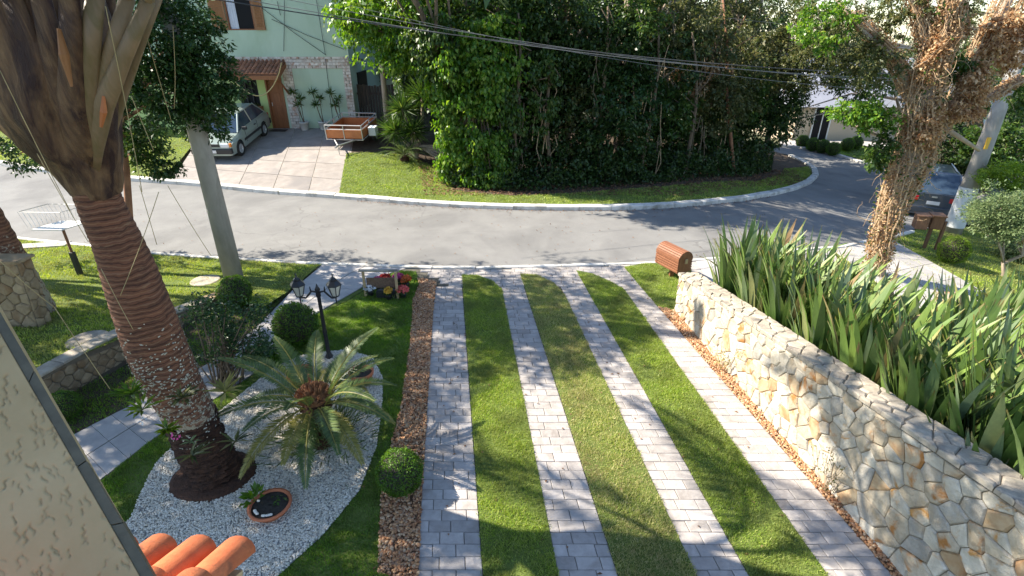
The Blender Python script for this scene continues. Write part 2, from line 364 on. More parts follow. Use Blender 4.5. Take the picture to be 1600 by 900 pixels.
def meshobj(name, vs, fs, mat, parent=None, smooth=False, world=True, bevel=0.0):
    me = bpy.data.meshes.new(name)
    if parent is not None and world:
        w = wloc(parent); vs = [(v[0]-w.x, v[1]-w.y, v[2]-w.z) for v in vs]
    me.from_pydata(vs, [], fs)
    if smooth: me.polygons.foreach_set('use_smooth', [True]*len(me.polygons))
    me.update()
    if mat: me.materials.append(MATS[mat])
    o = bpy.data.objects.new(name, me); COL.objects.link(o)
    if parent is not None: o.parent = parent
    if bevel:
        b = o.modifiers.new('bevel', 'BEVEL'); b.width = bevel; b.segments = 2; b.limit_method = 'ANGLE'
    return o
def put(name, mb, mat, parent=None, smooth=False, world=True, bevel=0.0):
    return meshobj(name, mb.v, mb.f, mat, parent, smooth, world, bevel)
def tag(o, label=None, cat=None, group=None, kind=None):
    if label: o['label'] = label
    if cat: o['category'] = cat
    if group: o['group'] = group
    if kind: o['kind'] = kind
    return o
def thing(name, label, cat, loc=(0,0,0), group=None):
    o = bpy.data.objects.new(name, None); COL.objects.link(o); o.location = loc
    o.empty_display_size = 0.2
    return tag(o, label, cat, group)
def dup(src, loc, label=None, rotz=0, scale=1.0):
    r = src.copy(); COL.objects.link(r); r.location = loc
    r.rotation_euler = (0,0,rotz); r.scale = (scale,)*3 if not isinstance(scale, tuple) else scale
    if label: r['label'] = label
    for ch in list(src.children):
        c = ch.copy(); COL.objects.link(c); c.parent = r
        for g in list(ch.children):
            d = g.copy(); COL.objects.link(d); d.parent = c
    return r
def npmesh(name, V, F, mat, parent=None, world=True, smooth=False):
    # V: (N,3); F: (M,k) constant polygon size
    V = np.asarray(V, dtype=np.float64)
    if parent is not None and world:
        w = wloc(parent); V = V-np.array([w.x, w.y, w.z])
    me = bpy.data.meshes.new(name)
    M_, k = F.shape
    me.vertices.add(len(V)); me.vertices.foreach_set('co', V.astype(np.float32).ravel())
    me.loops.add(M_*k); me.loops.foreach_set('vertex_index', F.astype(np.int32).ravel())
    me.polygons.add(M_); me.polygons.foreach_set('loop_start', np.arange(0, M_*k, k, dtype=np.int32))
    if smooth: me.polygons.foreach_set('use_smooth', np.ones(M_, dtype=bool))
    me.update(calc_edges=True); me.validate()
    me.materials.append(MATS[mat])
    o = bpy.data.objects.new(name, me); COL.objects.link(o)
    if parent is not None: o.parent = parent
    return o
def inpoly(P, poly):
    x, y = P[:,0], P[:,1]; c = np.zeros(len(P), bool); n = len(poly)
    for i in range(n):
        x1, y1 = poly[i][0], poly[i][1]; x2, y2 = poly[(i+1) % n][0], poly[(i+1) % n][1]
        if y1 == y2: continue
        cond = ((y1 > y) != (y2 > y)) & (x < (x2-x1)*(y-y1)/(y2-y1)+x1)
        c ^= cond
    return c
def scatter_in(poly, dens, holes=(), lim=None):
    a = np.array([(p[0], p[1]) for p in poly]); lo, hi = a.min(0), a.max(0)
    if lim: lo = np.maximum(lo, lim[0]); hi = np.minimum(hi, lim[1])
    n = int(max(0, (hi-lo).prod())*dens)
    P = rng.uniform(lo, hi, (n, 2)); P = P[inpoly(P, poly)]
    for h in holes: P = P[~inpoly(P, h)]
    return P
def grass(name, poly, dens, hgt, mat, fn, z0, holes=(), w=0.006, parent=None, lim=None):
    P = scatter_in(poly, dens, holes, lim)
    bare = np.sin(P[:,0]*4.1+1.7*np.sin(P[:,1]*2.3))*np.sin(P[:,1]*3.7+1.3*np.sin(P[:,0]*2.9)); P = P[rng.uniform(0, 1, len(P)) > np.clip((bare-.55)*1.6, 0, .6)]; n = len(P)
    P = P+rng.normal(0, .013, P.shape)
    Z = np.array([fn(x, y) for x, y in P]) + z0
    # thicker tufts in clumps
    hh = hgt*rng.uniform(0.5, 1.25, n)*(0.8+0.35*np.sin(P[:,0]*9+np.sin(P[:,1]*7)*2)*np.sin(P[:,1]*8.3))
    a = rng.uniform(0, 2*np.pi, n); l = hh*rng.uniform(0.2, 1.0, n); b = rng.uniform(0, 2*np.pi, n)
    ww = w*rng.uniform(0.7, 1.5, n)
    base = np.c_[P, Z-0.004]
    side = np.c_[np.cos(a)*ww, np.sin(a)*ww, np.zeros(n)]
    tip = base + np.c_[np.cos(b)*l, np.sin(b)*l, hh]
    V = np.empty((n, 3, 3)); V[:,0] = base-side; V[:,1] = base+side; V[:,2] = tip
    o = npmesh(name, V.reshape(-1, 3), np.arange(3*n).reshape(-1, 3), mat, parent)
    return o
ICO = None
def pebbles(name, poly, dens, size, mat, fn, z0, holes=(), parent=None, lim=None):
    global ICO
    if ICO is None:
        bm = bmesh.new(); bmesh.ops.create_icosphere(bm, subdivisions=1, radius=1)
        ICO = (np.array([v.co[:] for v in bm.verts]), np.array([[v.index for v in f.verts] for f in bm.faces])); bm.free()
    P = scatter_in(poly, dens, holes, lim); n = len(P)
    Z = np.array([fn(x, y) for x, y in P]) + z0
    iv, jf = ICO; k = len(iv)
    sc = size*rng.uniform(0.55, 1.25, (n, 1, 1))*rng.uniform(0.6, 1.25, (n, 1, 3)); sc[:,:,2] *= 0.6
    V = iv[None]*sc*(1+rng.uniform(-.15, .15, (n, k, 1)))
    a = rng.uniform(0, 2*np.pi, n); ca, sa = np.cos(a)[:,None], np.sin(a)[:,None]
    tx = rng.normal(0, .3, n)[:,None]
    x, y, z = V[:,:,0], V[:,:,1], V[:,:,2]+V[:,:,0]*tx
    V = np.stack([x*ca-y*sa + P[:,0:1], x*sa+y*ca + P[:,1:2], z + Z[:,None] + size*rng.uniform(0, .5, (n, 1))], -1)
    F = jf[None]+(np.arange(n)*k)[:,None,None]
    return npmesh(name, V.reshape(-1, 3), F.reshape(-1, 3), mat, parent)
def leaves_mesh(C, D, N, L, Wd, fold=0.25):
    # C centre (n,3), D direction, N normal-ish; returns V, F with quads base,side,tip,side
    n = len(C)
    D = D/np.linalg.norm(D, axis=1, keepdims=True)
    Sd = np.cross(D, N); Sd /= (np.linalg.norm(Sd, axis=1, keepdims=True)+1e-9)
    U = np.cross(Sd, D)
    L = np.broadcast_to(L, (n,))[:,None]; Wd = np.broadcast_to(Wd, (n,))[:,None]
    V = np.empty((n, 4, 3))
    V[:,0] = C-D*L*.5; V[:,2] = C+D*L*.5 - U*L*.12
    V[:,1] = C-Sd*Wd*.5+U*Wd*fold - D*L*.05; V[:,3] = C+Sd*Wd*.5+U*Wd*fold - D*L*.05
    return V.reshape(-1, 3), np.arange(4*n).reshape(-1, 4)
def unit(n):
    a = rng.normal(size=(n, 3)); return a/np.linalg.norm(a, axis=1, keepdims=True)
def crown_pts(center, radii, clumps, per, rc, shell=0.55, drop=0.0, cutz=None):
    d = unit(clumps); r = rng.uniform(0, 1, clumps)**(1/3); r = shell*r**0.3+(1-shell)*r
    lump = 1+0.22*np.sin(d[:,0]*5+center[0])*np.cos(d[:,1]*4+center[1])+0.12*rng.normal(size=clumps)
    cc = np.array(center)+d*np.array(radii)*(r*lump)[:,None]
    if cutz is not None: cc = cc[cc[:,2] > cutz]
    m = len(cc)
    sz = rc*rng.uniform(0.5, 1.4, m)
    p = np.repeat(cc, per, 0); s = np.repeat(sz, per)
    off = unit(m*per)*(rng.uniform(0, 1, m*per)**0.5*s)[:,None]
    off[:,2] *= 0.75
    if drop: off[:,2] = -np.abs(off[:,2])*drop
    C = p+off
    out = off/(np.linalg.norm(off, axis=1, keepdims=True)+1e-6) + d_rep(C, center)*0.7
    return C, out
def d_rep(C, center):
    v = C-np.array(center); return v/(np.linalg.norm(v, axis=1, keepdims=True)+1e-6)
def crown(name, parent, center, radii, clumps, per, rc, L, Wd, mat, shell=0.55, drop=0.0, hang=0.4, cutz=None):
    C, out = crown_pts(center, radii, clumps, per, rc, shell, drop, cutz)
    n = len(C); D = out*0.8+rng.normal(0, .6, (n, 3)); D[:,2] -= hang
    N = rng.normal(0, .6, (n, 3)); N[:,2] += 1.0
    V, F = leaves_mesh(C, D, N, L*rng.uniform(.6, 1.3, n), Wd*rng.uniform(.6, 1.3, n))
    return npmesh(name, V, F, mat, parent)
def wob(p, a):
    return Vector(p)+Vector((random.uniform(-a, a), random.uniform(-a, a), random.uniform(-a, a)))
def limbs(mb, base, top, r0, r1, targets, lr=0.05, n=8, bend=0.15, seg=6):
    base = Vector(base); top = Vector(top)
    tp = [base.lerp(top, i/seg)+(Vector((random.uniform(-bend, bend), random.uniform(-bend, bend), 0)) if 0 < i < seg else Vector()) for i in range(seg+1)]
    mb.tube(tp, [r0*(1.25 if i == 0 else 1)*(1-i/seg)+r1*(i/seg) for i in range(seg+1)], n)
    for t in targets:
        t = Vector(t); k = random.uniform(0.35, 0.95); i = int(k*seg); s = tp[i]
        m = s.lerp(t, .5)+Vector((random.uniform(-.2,.2), random.uniform(-.2,.2), (t-s).length*.08))
        mb.tube([s, s.lerp(m, .5)+Vector((0,0,.05)), m, t], [lr*1.3, lr, lr*.7, lr*.25], 6)
    return tp

# flat sheets laid over the terrain, cut every metre so that they follow it
def sheet(name, poly, z0, mat, fn=T, parent=None, step=1.0, kind=None, thick=0.0):
    bm = bmesh.new()
    vs = [bm.verts.new((p[0], p[1], 0)) for p in poly]
    bm.faces.new(vs)
    xs = [p[0] for p in poly]; ys = [p[1] for p in poly]
    if step:
        x = math.ceil(min(xs)/step)*step
        while x < max(xs):
            bmesh.ops.bisect_plane(bm, geom=bm.verts[:]+bm.edges[:]+bm.faces[:], plane_co=(x,0,0), plane_no=(1,0,0)); x += step
        y = math.ceil(min(ys)/step)*step
        while y < max(ys):
            bmesh.ops.bisect_plane(bm, geom=bm.verts[:]+bm.edges[:]+bm.faces[:], plane_co=(0,y,0), plane_no=(0,1,0)); y += step
    bmesh.ops.triangulate(bm, faces=bm.faces[:])
    bmesh.ops.recalc_face_normals(bm, faces=bm.faces[:])
    for f in bm.faces:
        if f.normal.z < 0: f.normal_flip()
    for v in bm.verts: v.co.z = fn(v.co.x, v.co.y)+z0
    w = wloc(parent) if parent else Vector()
    for v in bm.verts: v.co -= w
    me = bpy.data.meshes.new(name); bm.to_mesh(me); bm.free(); me.materials.append(MATS[mat])
    o = bpy.data.objects.new(name, me); COL.objects.link(o)
    if parent: o.parent = parent
    if kind: o['kind'] = kind
    return o

# irregular masonry: jittered Voronoi cells on a face, each a stone with its own depth
def clip(poly, a, b, c):
    out = []; n = len(poly)
    for i in range(n):
        p, q = poly[i], poly[(i+1) % n]
        dp, dq = a*p[0]+b*p[1]-c, a*q[0]+b*q[1]-c
        if dp <= 0: out.append(p)
        if (dp < 0 < dq) or (dq < 0 < dp):
            t = dp/(dp-dq); out.append((p[0]+(q[0]-p[0])*t, p[1]+(q[1]-p[1])*t))
    return out
def cells(region, cell, jit=0.34, rot=0.0, aspect=1.35, off=0.5, drop=0.0):
    xs = [p[0] for p in region]; ys = [p[1] for p in region]
    cx, cy = (min(xs)+max(xs))/2, (min(ys)+max(ys))/2; rad = max(max(xs)-min(xs), max(ys)-min(ys))
    ca, sa = math.cos(rot), math.sin(rot); sites = []
    n = int(rad/cell)+3
    for i in range(-n, n+1):
        for j in range(-n, n+1):
            if random.random() < drop: continue
            u = (i+off*(j % 2)+random.uniform(-jit, jit))*cell*aspect; v = (j+random.uniform(-jit, jit))*cell
            x, y = cx+u*ca-v*sa, cy+u*sa+v*ca
            if min(xs)-cell*2 < x < max(xs)+cell*2 and min(ys)-cell*2 < y < max(ys)+cell*2: sites.append((x, y))
    A = np.array(sites); res = []
    for k, (x, y) in enumerate(sites):
        d = ((A-A[k])**2).sum(1); near = np.argsort(d)[1:17]; poly = list(region)
        for m_ in near:
            qx, qy = sites[m_]; a, b = qx-x, qy-y
            poly = clip(poly, a, b, (qx*qx+qy*qy-x*x-y*y)/2)
            if len(poly) < 3: break
        if len(poly) < 3: continue
        ar = abs(sum(poly[i][0]*poly[(i+1) % len(poly)][1]-poly[(i+1) % len(poly)][0]*poly[i][1] for i in range(len(poly))))/2
        if ar > cell*cell*0.08: res.append(poly)
    return res
def stone_cell(poly, gap, place, depth, back, rough=0.012):
    # place(u,v,w) -> world; w outwards
    q = []
    for p in poly:
        if not q or (abs(p[0]-q[-1][0])+abs(p[1]-q[-1][1])) > 0.012: q.append(p)
    poly = q; n = len(poly)
    if n < 3: return None
    cx = sum(p[0] for p in poly)/n; cy = sum(p[1] for p in poly)/n
    def ins(g):
        r = []
        for p in poly:
            dx, dy = cx-p[0], cy-p[1]; L = math.hypot(dx, dy)+1e-9; k = min(.9, g*1.3/L)
            r.append((p[0]+dx*k, p[1]+dy*k))
        return r
    a, b = ins(gap), ins(gap+0.014)
    ws = [depth+random.uniform(-rough, rough) for _ in b]
    V = [place(u, v, back) for u, v in a]+[place(u, v, depth-0.014) for u, v in a]+[place(b[i][0], b[i][1], ws[i]) for i in range(n)]+[place(cx, cy, depth+random.uniform(0, rough*1.2))]
    F = []
    for i in range(n):
        j = (i+1) % n
        F += [(i, j, n+j, n+i), (n+i, n+j, 2*n+j, 2*n+i), (2*n+i, 2*n+j, 3*n)]
    return V, F
# ================================================================== THE SETTING
def g2(*pts, fn=None): return [G(x, y, fn) for x, y in pts]
def xy(ps): return [(p[0], p[1]) for p in ps]
# --- ground, hillside
N = []
def Tg(x, y): return T(x, y)-0.10
bm = bmesh.new()
def grid(xs, ys, skip=None):
    vs = {}
    for i, x in enumerate(xs):
        for j, y in enumerate(ys):
            vs[i, j] = (x, y, Tg(x, y))
    return vs
xs = [-900, -400, -200, -100, -60]+[i*1.0 for i in range(-40, 41)]+[60, 100, 200, 400, 900]
ys = [-200, -60, -20]+[i*1.0 for i in range(-6, 61)]+[75, 100, 130, 200, 400, 900, 2500]
V = [(x, y, Tg(x, y)-(0.0 if abs(x) < 60 else (abs(x)-60)*0.02)) for x in xs for y in ys]
ny = len(ys)
F = [(i*ny+j, (i+1)*ny+j, (i+1)*ny+j+1, i*ny+j+1) for i in range(len(xs)-1) for j in range(ny-1)]
tag(meshobj('ground', V, F, 'far_ground', smooth=True), kind='structure')

near = [(-40, 22.5), (-26, 17.5), (-18, 14.9)] + xy(g2((13,370),(133,382),(233,395),(343,402),(500,411),(640,416),(700,418),(850,415),(980,411),(1040,409),(1090,405),(1200,396),(1310,385),(1400,367),(1433,357))) + [(22, 20.5), (40, 26)]
far = [(-40, 28.5), (-26, 22.6)] + xy(g2((30,265),(120,275),(200,283),(300,290),(420,303),(545,312),(640,320),(720,325),(800,328),(880,329),(960,329),(1040,326),(1100,321),(1160,315),(1210,306),(1245,297),(1268,287),(1279,276),(1276,266),(1262,256),(1245,248),(1228,241)))
bend = xy(g2((1195,236),(1150,228)))
outer = xy(g2((1220,229),(1258,232),(1300,241),(1340,252),(1385,268)))+[(22, 27.2), (40, 33)]
road_poly = near + list(reversed(outer)) + list(reversed(bend)) + list(reversed(far))
sheet('road', road_poly, 0.0, 'asphalt', kind='structure')

# kerbs: one block per metre
def resample(ps, step):
    out = [Vector((ps[0][0], ps[0][1], 0))]; carry = 0
    for i in range(len(ps)-1):
        a = Vector((ps[i][0], ps[i][1], 0)); b = Vector((ps[i+1][0], ps[i+1][1], 0)); L = (b-a).length; d = step-carry
        while d <= L: out.append(a.lerp(b, d/L)); d += step
        carry = L-(d-step)
    return out
def kerb(name, ps, side, w, h, step=1.0, label=None):
    k = thing(name, None, None); tag(k, kind='structure')
    del_keys = [q for q in ('label', 'category', 'group') if q in k]
    pts = resample(ps, step)
    for i in range(len(pts)-1):
        a, b = pts[i], pts[i+1]; t = (b-a).normalized(); n = Vector((-t.y, t.x, 0))*side
        a2 = a+t*0.006; b2 = b-t*0.006
        za, zb = T(a.x, a.y), T(b.x, b.y)
        c = [a2, b2, b2+n*w, a2+n*w]; z = [za, zb, zb, za]; hh = h+random.uniform(-.008, .008)
        vs = [(p.x, p.y, z[q]-0.12) for q, p in enumerate(c)]+[(p.x, p.y, z[q]+hh-0.02) for q, p in enumerate(c)]
        ci = [a2+n*.02, b2+n*.02, b2+n*(w-.01), a2+n*(w-.01)]
        vs += [(p.x, p.y, z[q]+hh) for q, p in enumerate(ci)]
        fs = [(3,2,1,0)]+[(q, (q+1) % 4, 4+(q+1) % 4, 4+q) for q in range(4)]+[(4+q, 4+(q+1) % 4, 8+(q+1) % 4, 8+q) for q in range(4)]+[(8,9,10,11)]
        meshobj('kerb_stone', vs, fs, 'kerb', k)
    return k
kerb('kerb', far[1:], 1, 0.26, 0.13)
kerb('kerb', near[1:-2], -1, 0.13, 0.035)
kerb('kerb', outer[:-1], -1, 0.2, 0.12)

# --- far plot: grass, drive slabs, island
drive_far = xy(g2((300,290),(420,303),(545,312)))
dR = [(-5.45, 17.1), (-6.3, 20.6), (-7.0, 24.45)]
dL = [(-13.6, 24.45), (-12.2, 18.9)]
far_in = [(p[0], p[1]+0.24) for p in far]
slab_poly = [(-12.0, 18.75), (-11.0, 18.48), (-8.2, 17.75), (-5.5, 17.12)]
dr = thing('driveway', None, None); tag(dr, kind='structure')
sheet('driveway_bed', slab_poly+dR[1:]+dL[:1], 0.008, 'cap_stone', parent=dr)
# poured slabs, about two metres each, cut by joints
def lerp(a, b, t): return a+(b-a)*t
nu, nv = 5, 5
def far_pt(u, v):
    x0 = lerp(-12.1, -5.5, u); y0 = lerp(18.85, 17.1, u); x1 = lerp(-13.6, -6.95, u); y1 = 24.46
    return Vector((lerp(x0, x1, v), lerp(y0, y1, v), 0))
for i in range(nu):
    for j in range(nv):
        g = 0.0022; u0, u1, v0, v1 = i/nu+g, (i+1)/nu-g, j/nv+g, (j+1)/nv-g
        c = [far_pt(u0, v0), far_pt(u1, v0), far_pt(u1, v1), far_pt(u0, v1)]
        top = [(p.x, p.y, T(p.x, p.y)+0.02) for p in c]; bot = [(p.x, p.y, T(p.x, p.y)-0.05) for p in c]
        meshobj('slab', bot+top, [(3,2,1,0), (4,5,6,7), (0,1,5,4), (1,2,6,5), (2,3,7,6), (3,0,4,7)], 'drive_concrete', dr)
isl_poly = [(-5.4, 17.15)]+[p for p in far_in if p[0] > -5.2]+[(15.0, 33.0), (15, 60), (-7.0, 60), (-7.0, 24.5), (-6.3, 20.6)]
fi = []
isl_in = [(-5.4, 17.18)]
for p in resample([q for q in far if q[0] > -5.4], 0.8):
    isl_in.append((p.x, p.y))
def offs(ps, d):
    out = []
    for i, p in enumerate(ps):
        a = ps[max(0, i-1)]; b = ps[min(len(ps)-1, i+1)]; tx, ty = b[0]-a[0], b[1]-a[1]; L = math.hypot(tx, ty)+1e-9
        out.append((p[0]-ty/L*d, p[1]+tx/L*d))
    return out
isl_edge = offs(isl_in, 0.27)
island = isl_edge + [(13.0, 34), (10, 46), (-7.0, 46), (-6.95, 24.5), (-6.3, 20.6)]
sheet('island_soil', island, 0.02, 'soil', kind='structure')
verge = isl_edge[:-4]+[(12.6, 24.6), (11.4, 22.6), (9.5, 20.4), (6, 18.6), (2.4, 17.6), (0.0, 17.2), (-2.0, 17.8), (-2.7, 20.4), (-4.2, 21.6), (-6.5, 21.2), (-6.2, 19.6), (-5.75, 17.35), (-5.6, 17.2)]
sheet('verge_turf', verge, 0.035, 'turf', kind='structure')
tag(grass('verge_grass', verge, 900, 0.05, 'grass_green', T, 0.04, w=0.010), kind='stuff')
# grass left of the far drive
lpoly = [(-32, 25.0), (-26, 22.95), (-18.2, 20.05), (-13.6, 18.95), (-12.35, 18.8), (-13.6, 24.6), (-14, 30), (-34, 34)]
sheet('verge_turf', lpoly, 0.02, 'turf', kind='structure')
tag(grass('verge_grass', lpoly, 350, 0.05, 'grass_lawn', T, 0.03, w=0.014, lim=((-24, 18), (-12, 27))), kind='stuff')

# --- near plot, left lawn (raised) and its retaining wall
wl0 = G(365,455,TL); wl1 = G(190,535,TL); wl2 = G(65,590,TL)
dirw = (wl2-wl0).normalized(); wl3 = wl2+dirw*2.5
lawn_edge_near = offs([(-30, 18.9), (-18, 14.85)]+xy(g2((13,370),(133,382),(233,395),(343,402),(495,411))), -0.14)
lawn = lawn_edge_near+xy(g2((500,415),(455,453),(415,492)))+[(wl0.x+.25, wl0.y-.45), (wl0.x-.12, wl0.y-.3), (wl1.x-.12, wl1.y), (wl2.x-.12, wl2.y), (wl3.x-.12, wl3.y), (-12, 3.5), (-30, 6)]
sheet('left_lawn_turf', lawn, 0.015, 'turf', TL, kind='structure')
bedl = xy(g2((455,453),(400,512),(330,565),(215,628),(119,676),(40,720)))+[(wl3.x, wl3.y), (wl2.x, wl2.y), (wl1.x, wl1.y), (wl0.x+.1, wl0.y-.2)]
sheet('planting_bed', bedl, 0.004, 'soil', kind='structure')
tag(grass('bed_grass', bedl, 2500, 0.05, 'grass_lush', T, 0.004, w=0.006), kind='stuff')
tag(grass('left_lawn_grass', lawn, 1700, 0.05, 'grass_lawn', TL, 0.02, w=0.007, lim=((-15, 4.5), (-4, 14.5))), kind='stuff')
# --- path slabs, garden grass, gravel
pA = xy(g2((505,413),(645,418)))
path = xy(g2((503,414),(455,455),(400,512),(330,565),(215,628),(119,676),(40,720),(90,800),(161,748),(238,687),(330,628),(395,585),(452,535),(490,492),(540,470),(600,432),(640,418)))
path_under = offs([path[0]], 0)
sheet('path_bed', path, -0.012, 'turf', kind='structure')
pth = thing('path', None, None); tag(pth, kind='structure')
# slabs laid across the path: lines every 0.42 m along its axis
pl = xy(g2((503,414),(462,448),(400,512),(330,565),(215,628),(119,676),(40,720))); pr = xy(g2((640,418),(600,430),(490,492),(395,585),(238,687),(161,748),(90,800)))
def along(ps, n):
    r = resample(ps, sum(math.dist(ps[i], ps[i+1]) for i in range(len(ps)-1))/n*0.9999); return [(p.x, p.y) for p in r]
A_, B_ = along(pl, 26), along(pr, 26)
for i in range(min(len(A_), len(B_))-1):
    for k in range(2):
        s0, s1 = k/2+.005, (k+1)/2-.005
        q = [Vector(A_[i]+(0,)).lerp(Vector(B_[i]+(0,)), s0), Vector(A_[i]+(0,)).lerp(Vector(B_[i]+(0,)), s1), Vector(A_[i+1]+(0,)).lerp(Vector(B_[i+1]+(0,)), s1), Vector(A_[i+1]+(0,)).lerp(Vector(B_[i+1]+(0,)), s0)]
        c = sum(q, Vector())/4; q = [p+(c-p).normalized()*0.006 for p in q]; z = random.uniform(-.002, .002)
        meshobj('slab', [(p.x, p.y, -0.06) for p in q]+[(p.x, p.y, 0.006+z) for p in q], [(3,2,1,0), (4,5,6,7), (0,1,5,4), (1,2,6,5), (2,3,7,6), (3,0,4,7)], 'path_concrete', pth)
garden = xy(g2((650,425),(655,440),(645,470),(644,500),(640,545),(626,640),(600,740),(594,800),(592,925)))+[(-1.25, 1.6), (-5.2, 1.6), (-5.6, 3.6)]+xy(g2((161,750),(238,689),(330,630),(395,588),(452,538),(490,495),(540,473),(600,436),(618,424)))
gravel = xy(g2((205,812),(222,770),(245,725),(290,682),(350,640),(392,606),(430,575),(475,556),(540,548),(582,560),(598,592),(597,640),(588,700),(562,768),(505,838),(440,897),(400,930)))+[(-3.6, 2.2), (-4.6, 2.6)]
palm0 = G(335,745)
pit = [(palm0.x+.50*math.cos(a), palm0.y+.42*math.sin(a)) for a in [i*math.pi/9 for i in range(18)]]
sheet('garden_turf', garden, 0.012, 'turf', kind='structure')
tag(grass('garden_grass', garden, 7500, 0.042, 'grass_lush', T, 0.014, holes=[gravel], w=0.0042, lim=((-6, 3.2), (0, 12))), kind='stuff')
sheet('gravel_bed', gravel, 0.022, 'gravel_bed', kind='structure')
tag(pebbles('white_gravel', gravel, 6200, 0.0125, 'pebble_white', T, 0.026, holes=[pit], lim=((-7, 2.9), (0, 12))), kind='stuff')
mbp = MB(); mbp.lathe([(0.52, .0), (0.45, .045), (0.2, .06)], (palm0.x, palm0.y, 0.02), 20, 1, .85)
tag(put('planting_soil', mbp, 'palm_root', smooth=True), kind='structure')
# brown pebble strips
bs = xy(g2((652,436),(660,436),(682,441),(676,500),(670,600),(664,700),(658,800),(653,930)))+xy(g2((590,930),(594,800),(600,740),(626,640),(640,545),(644,500),(645,470),(655,445)))
sheet('pebble_bed', bs, 0.016, 'brown_bed', kind='structure')
tag(pebbles('brown_pebbles', bs, 2600, 0.019, 'pebble_brown', T, 0.022), kind='stuff')
wallF = G(1055,486); wallN = G(1410,900); wd = (wallN-wallF).normalized(); wallE = wallN+wd*2.2; wallF2 = G(1049,470)
stripR0 = xy(g2((1036,480),(1368,905)))
sdir = Vector((stripR0[1][0]-stripR0[0][0], stripR0[1][1]-stripR0[0][1], 0)).normalized()
_a, _b = G(985,430), G(1168,640); _e7 = lambda y: _a.x+(_b.x-_a.x)*(y-_a.y)/(_b.y-_a.y)-.012
bs2 = [(_e7(9.42), 9.42), (_e7(1.6), 1.6), (wallE.x, wallE.y), (wallF.x+.05, wallF.y), (wallF.x-.02, wallF.y)]
sheet('pebble_bed', bs2, 0.016, 'brown_bed', kind='structure')
tag(pebbles('brown_pebbles', bs2, 2600, 0.019, 'pebble_brown', T, 0.022), kind='stuff')

# --- driveway strips of small pavers between lawn strips
def line(pxa, pxb):                  # a ground line through two sighted points, as x(Y)
    a, b = G(*pxa), G(*pxb)
    return lambda y: a.x+(b.x-a.x)*(y-a.y)/(b.y-a.y)
E = [line((679,445),(667,640)), line((722,445),(736,640)), line((784,452),(821,640)), line((820,452),(881,640)),
     line((884,465),(966,640)), line((910,440),(1023,640)), line((973,450),(1108,640)), line((985,430),(1168,640))]
Y0 = 2.6; YA = 10.35                # the strips run from below the balcony to the apron
YK = 11.2
bedp = [(E[0](YA), YA), (E[0](Y0), Y0), (E[7](Y0), Y0), (E[7](YA), YA)]
sheet('driveway_bed', bedp, 0.0, 'joint_sand', kind='structure')
def paver(poly, z=0.012):
    n = len(poly); cx = sum(p[0] for p in poly)/n; cy = sum(p[1] for p in poly)/n
    def ins(g): return [(p[0]+(cx-p[0])/math.hypot(cx-p[0], cy-p[1])*g, p[1]+(cy-p[1])/math.hypot(cx-p[0], cy-p[1])*g) for p in poly]
    a, b = ins(.004), ins(.011); zz = z+random.uniform(-.003, .003); tl = random.uniform(-.0015, .0015)
    V = [(p[0], p[1], -0.03) for p in a]+[(p[0], p[1], zz-.006) for p in a]+[(p[0], p[1], zz+(tl if i < 2 else -tl)) for i, p in enumerate(b)]
    F = [(i, (i+1) % n, n+(i+1) % n, n+i) for i in range(n)]+[(n+i, n+(i+1) % n, 2*n+(i+1) % n, 2*n+i) for i in range(n)]+[tuple(2*n+i for i in range(n))]
    return V, F
CH = 0.152
def pave_strip(L, Rr, y0, y1, name='driveway_strip'):
    t = thing(name, None, None, (L(y0), y0, 0)); tag(t, kind='structure')
    far_mb = MB(); y = y0; row = 0
    while y < y1-.05:
        yb = min(y1, y+CH); w = Rr(y)-L(y)
        cuts = [0]; first = [random.uniform(.10, .16), random.uniform(.2, .28)][row % 2]; c = first
        while c < w-.09: cuts.append(c/w); c += random.uniform(.235, .30)
        cuts.append(1)
        for i in range(len(cuts)-1):
            q = [(lerp(L(y), Rr(y), cuts[i]), y), (lerp(L(y), Rr(y), cuts[i+1]), y), (lerp(L(yb), Rr(yb), cuts[i+1]), yb), (lerp(L(yb), Rr(yb), cuts[i]), yb)]
            V, F = paver(q)
            if y < 9.2: meshobj('paver', V, F, 'paver', t)
            else: far_mb.add(V, F)
        y = yb; row += 1
    if far_mb.v: tag(put('paver_field', far_mb, 'paver', t), kind='stuff')
for i in (0, 2, 4, 6): pave_strip(E[i], E[i+1], Y0, YA)
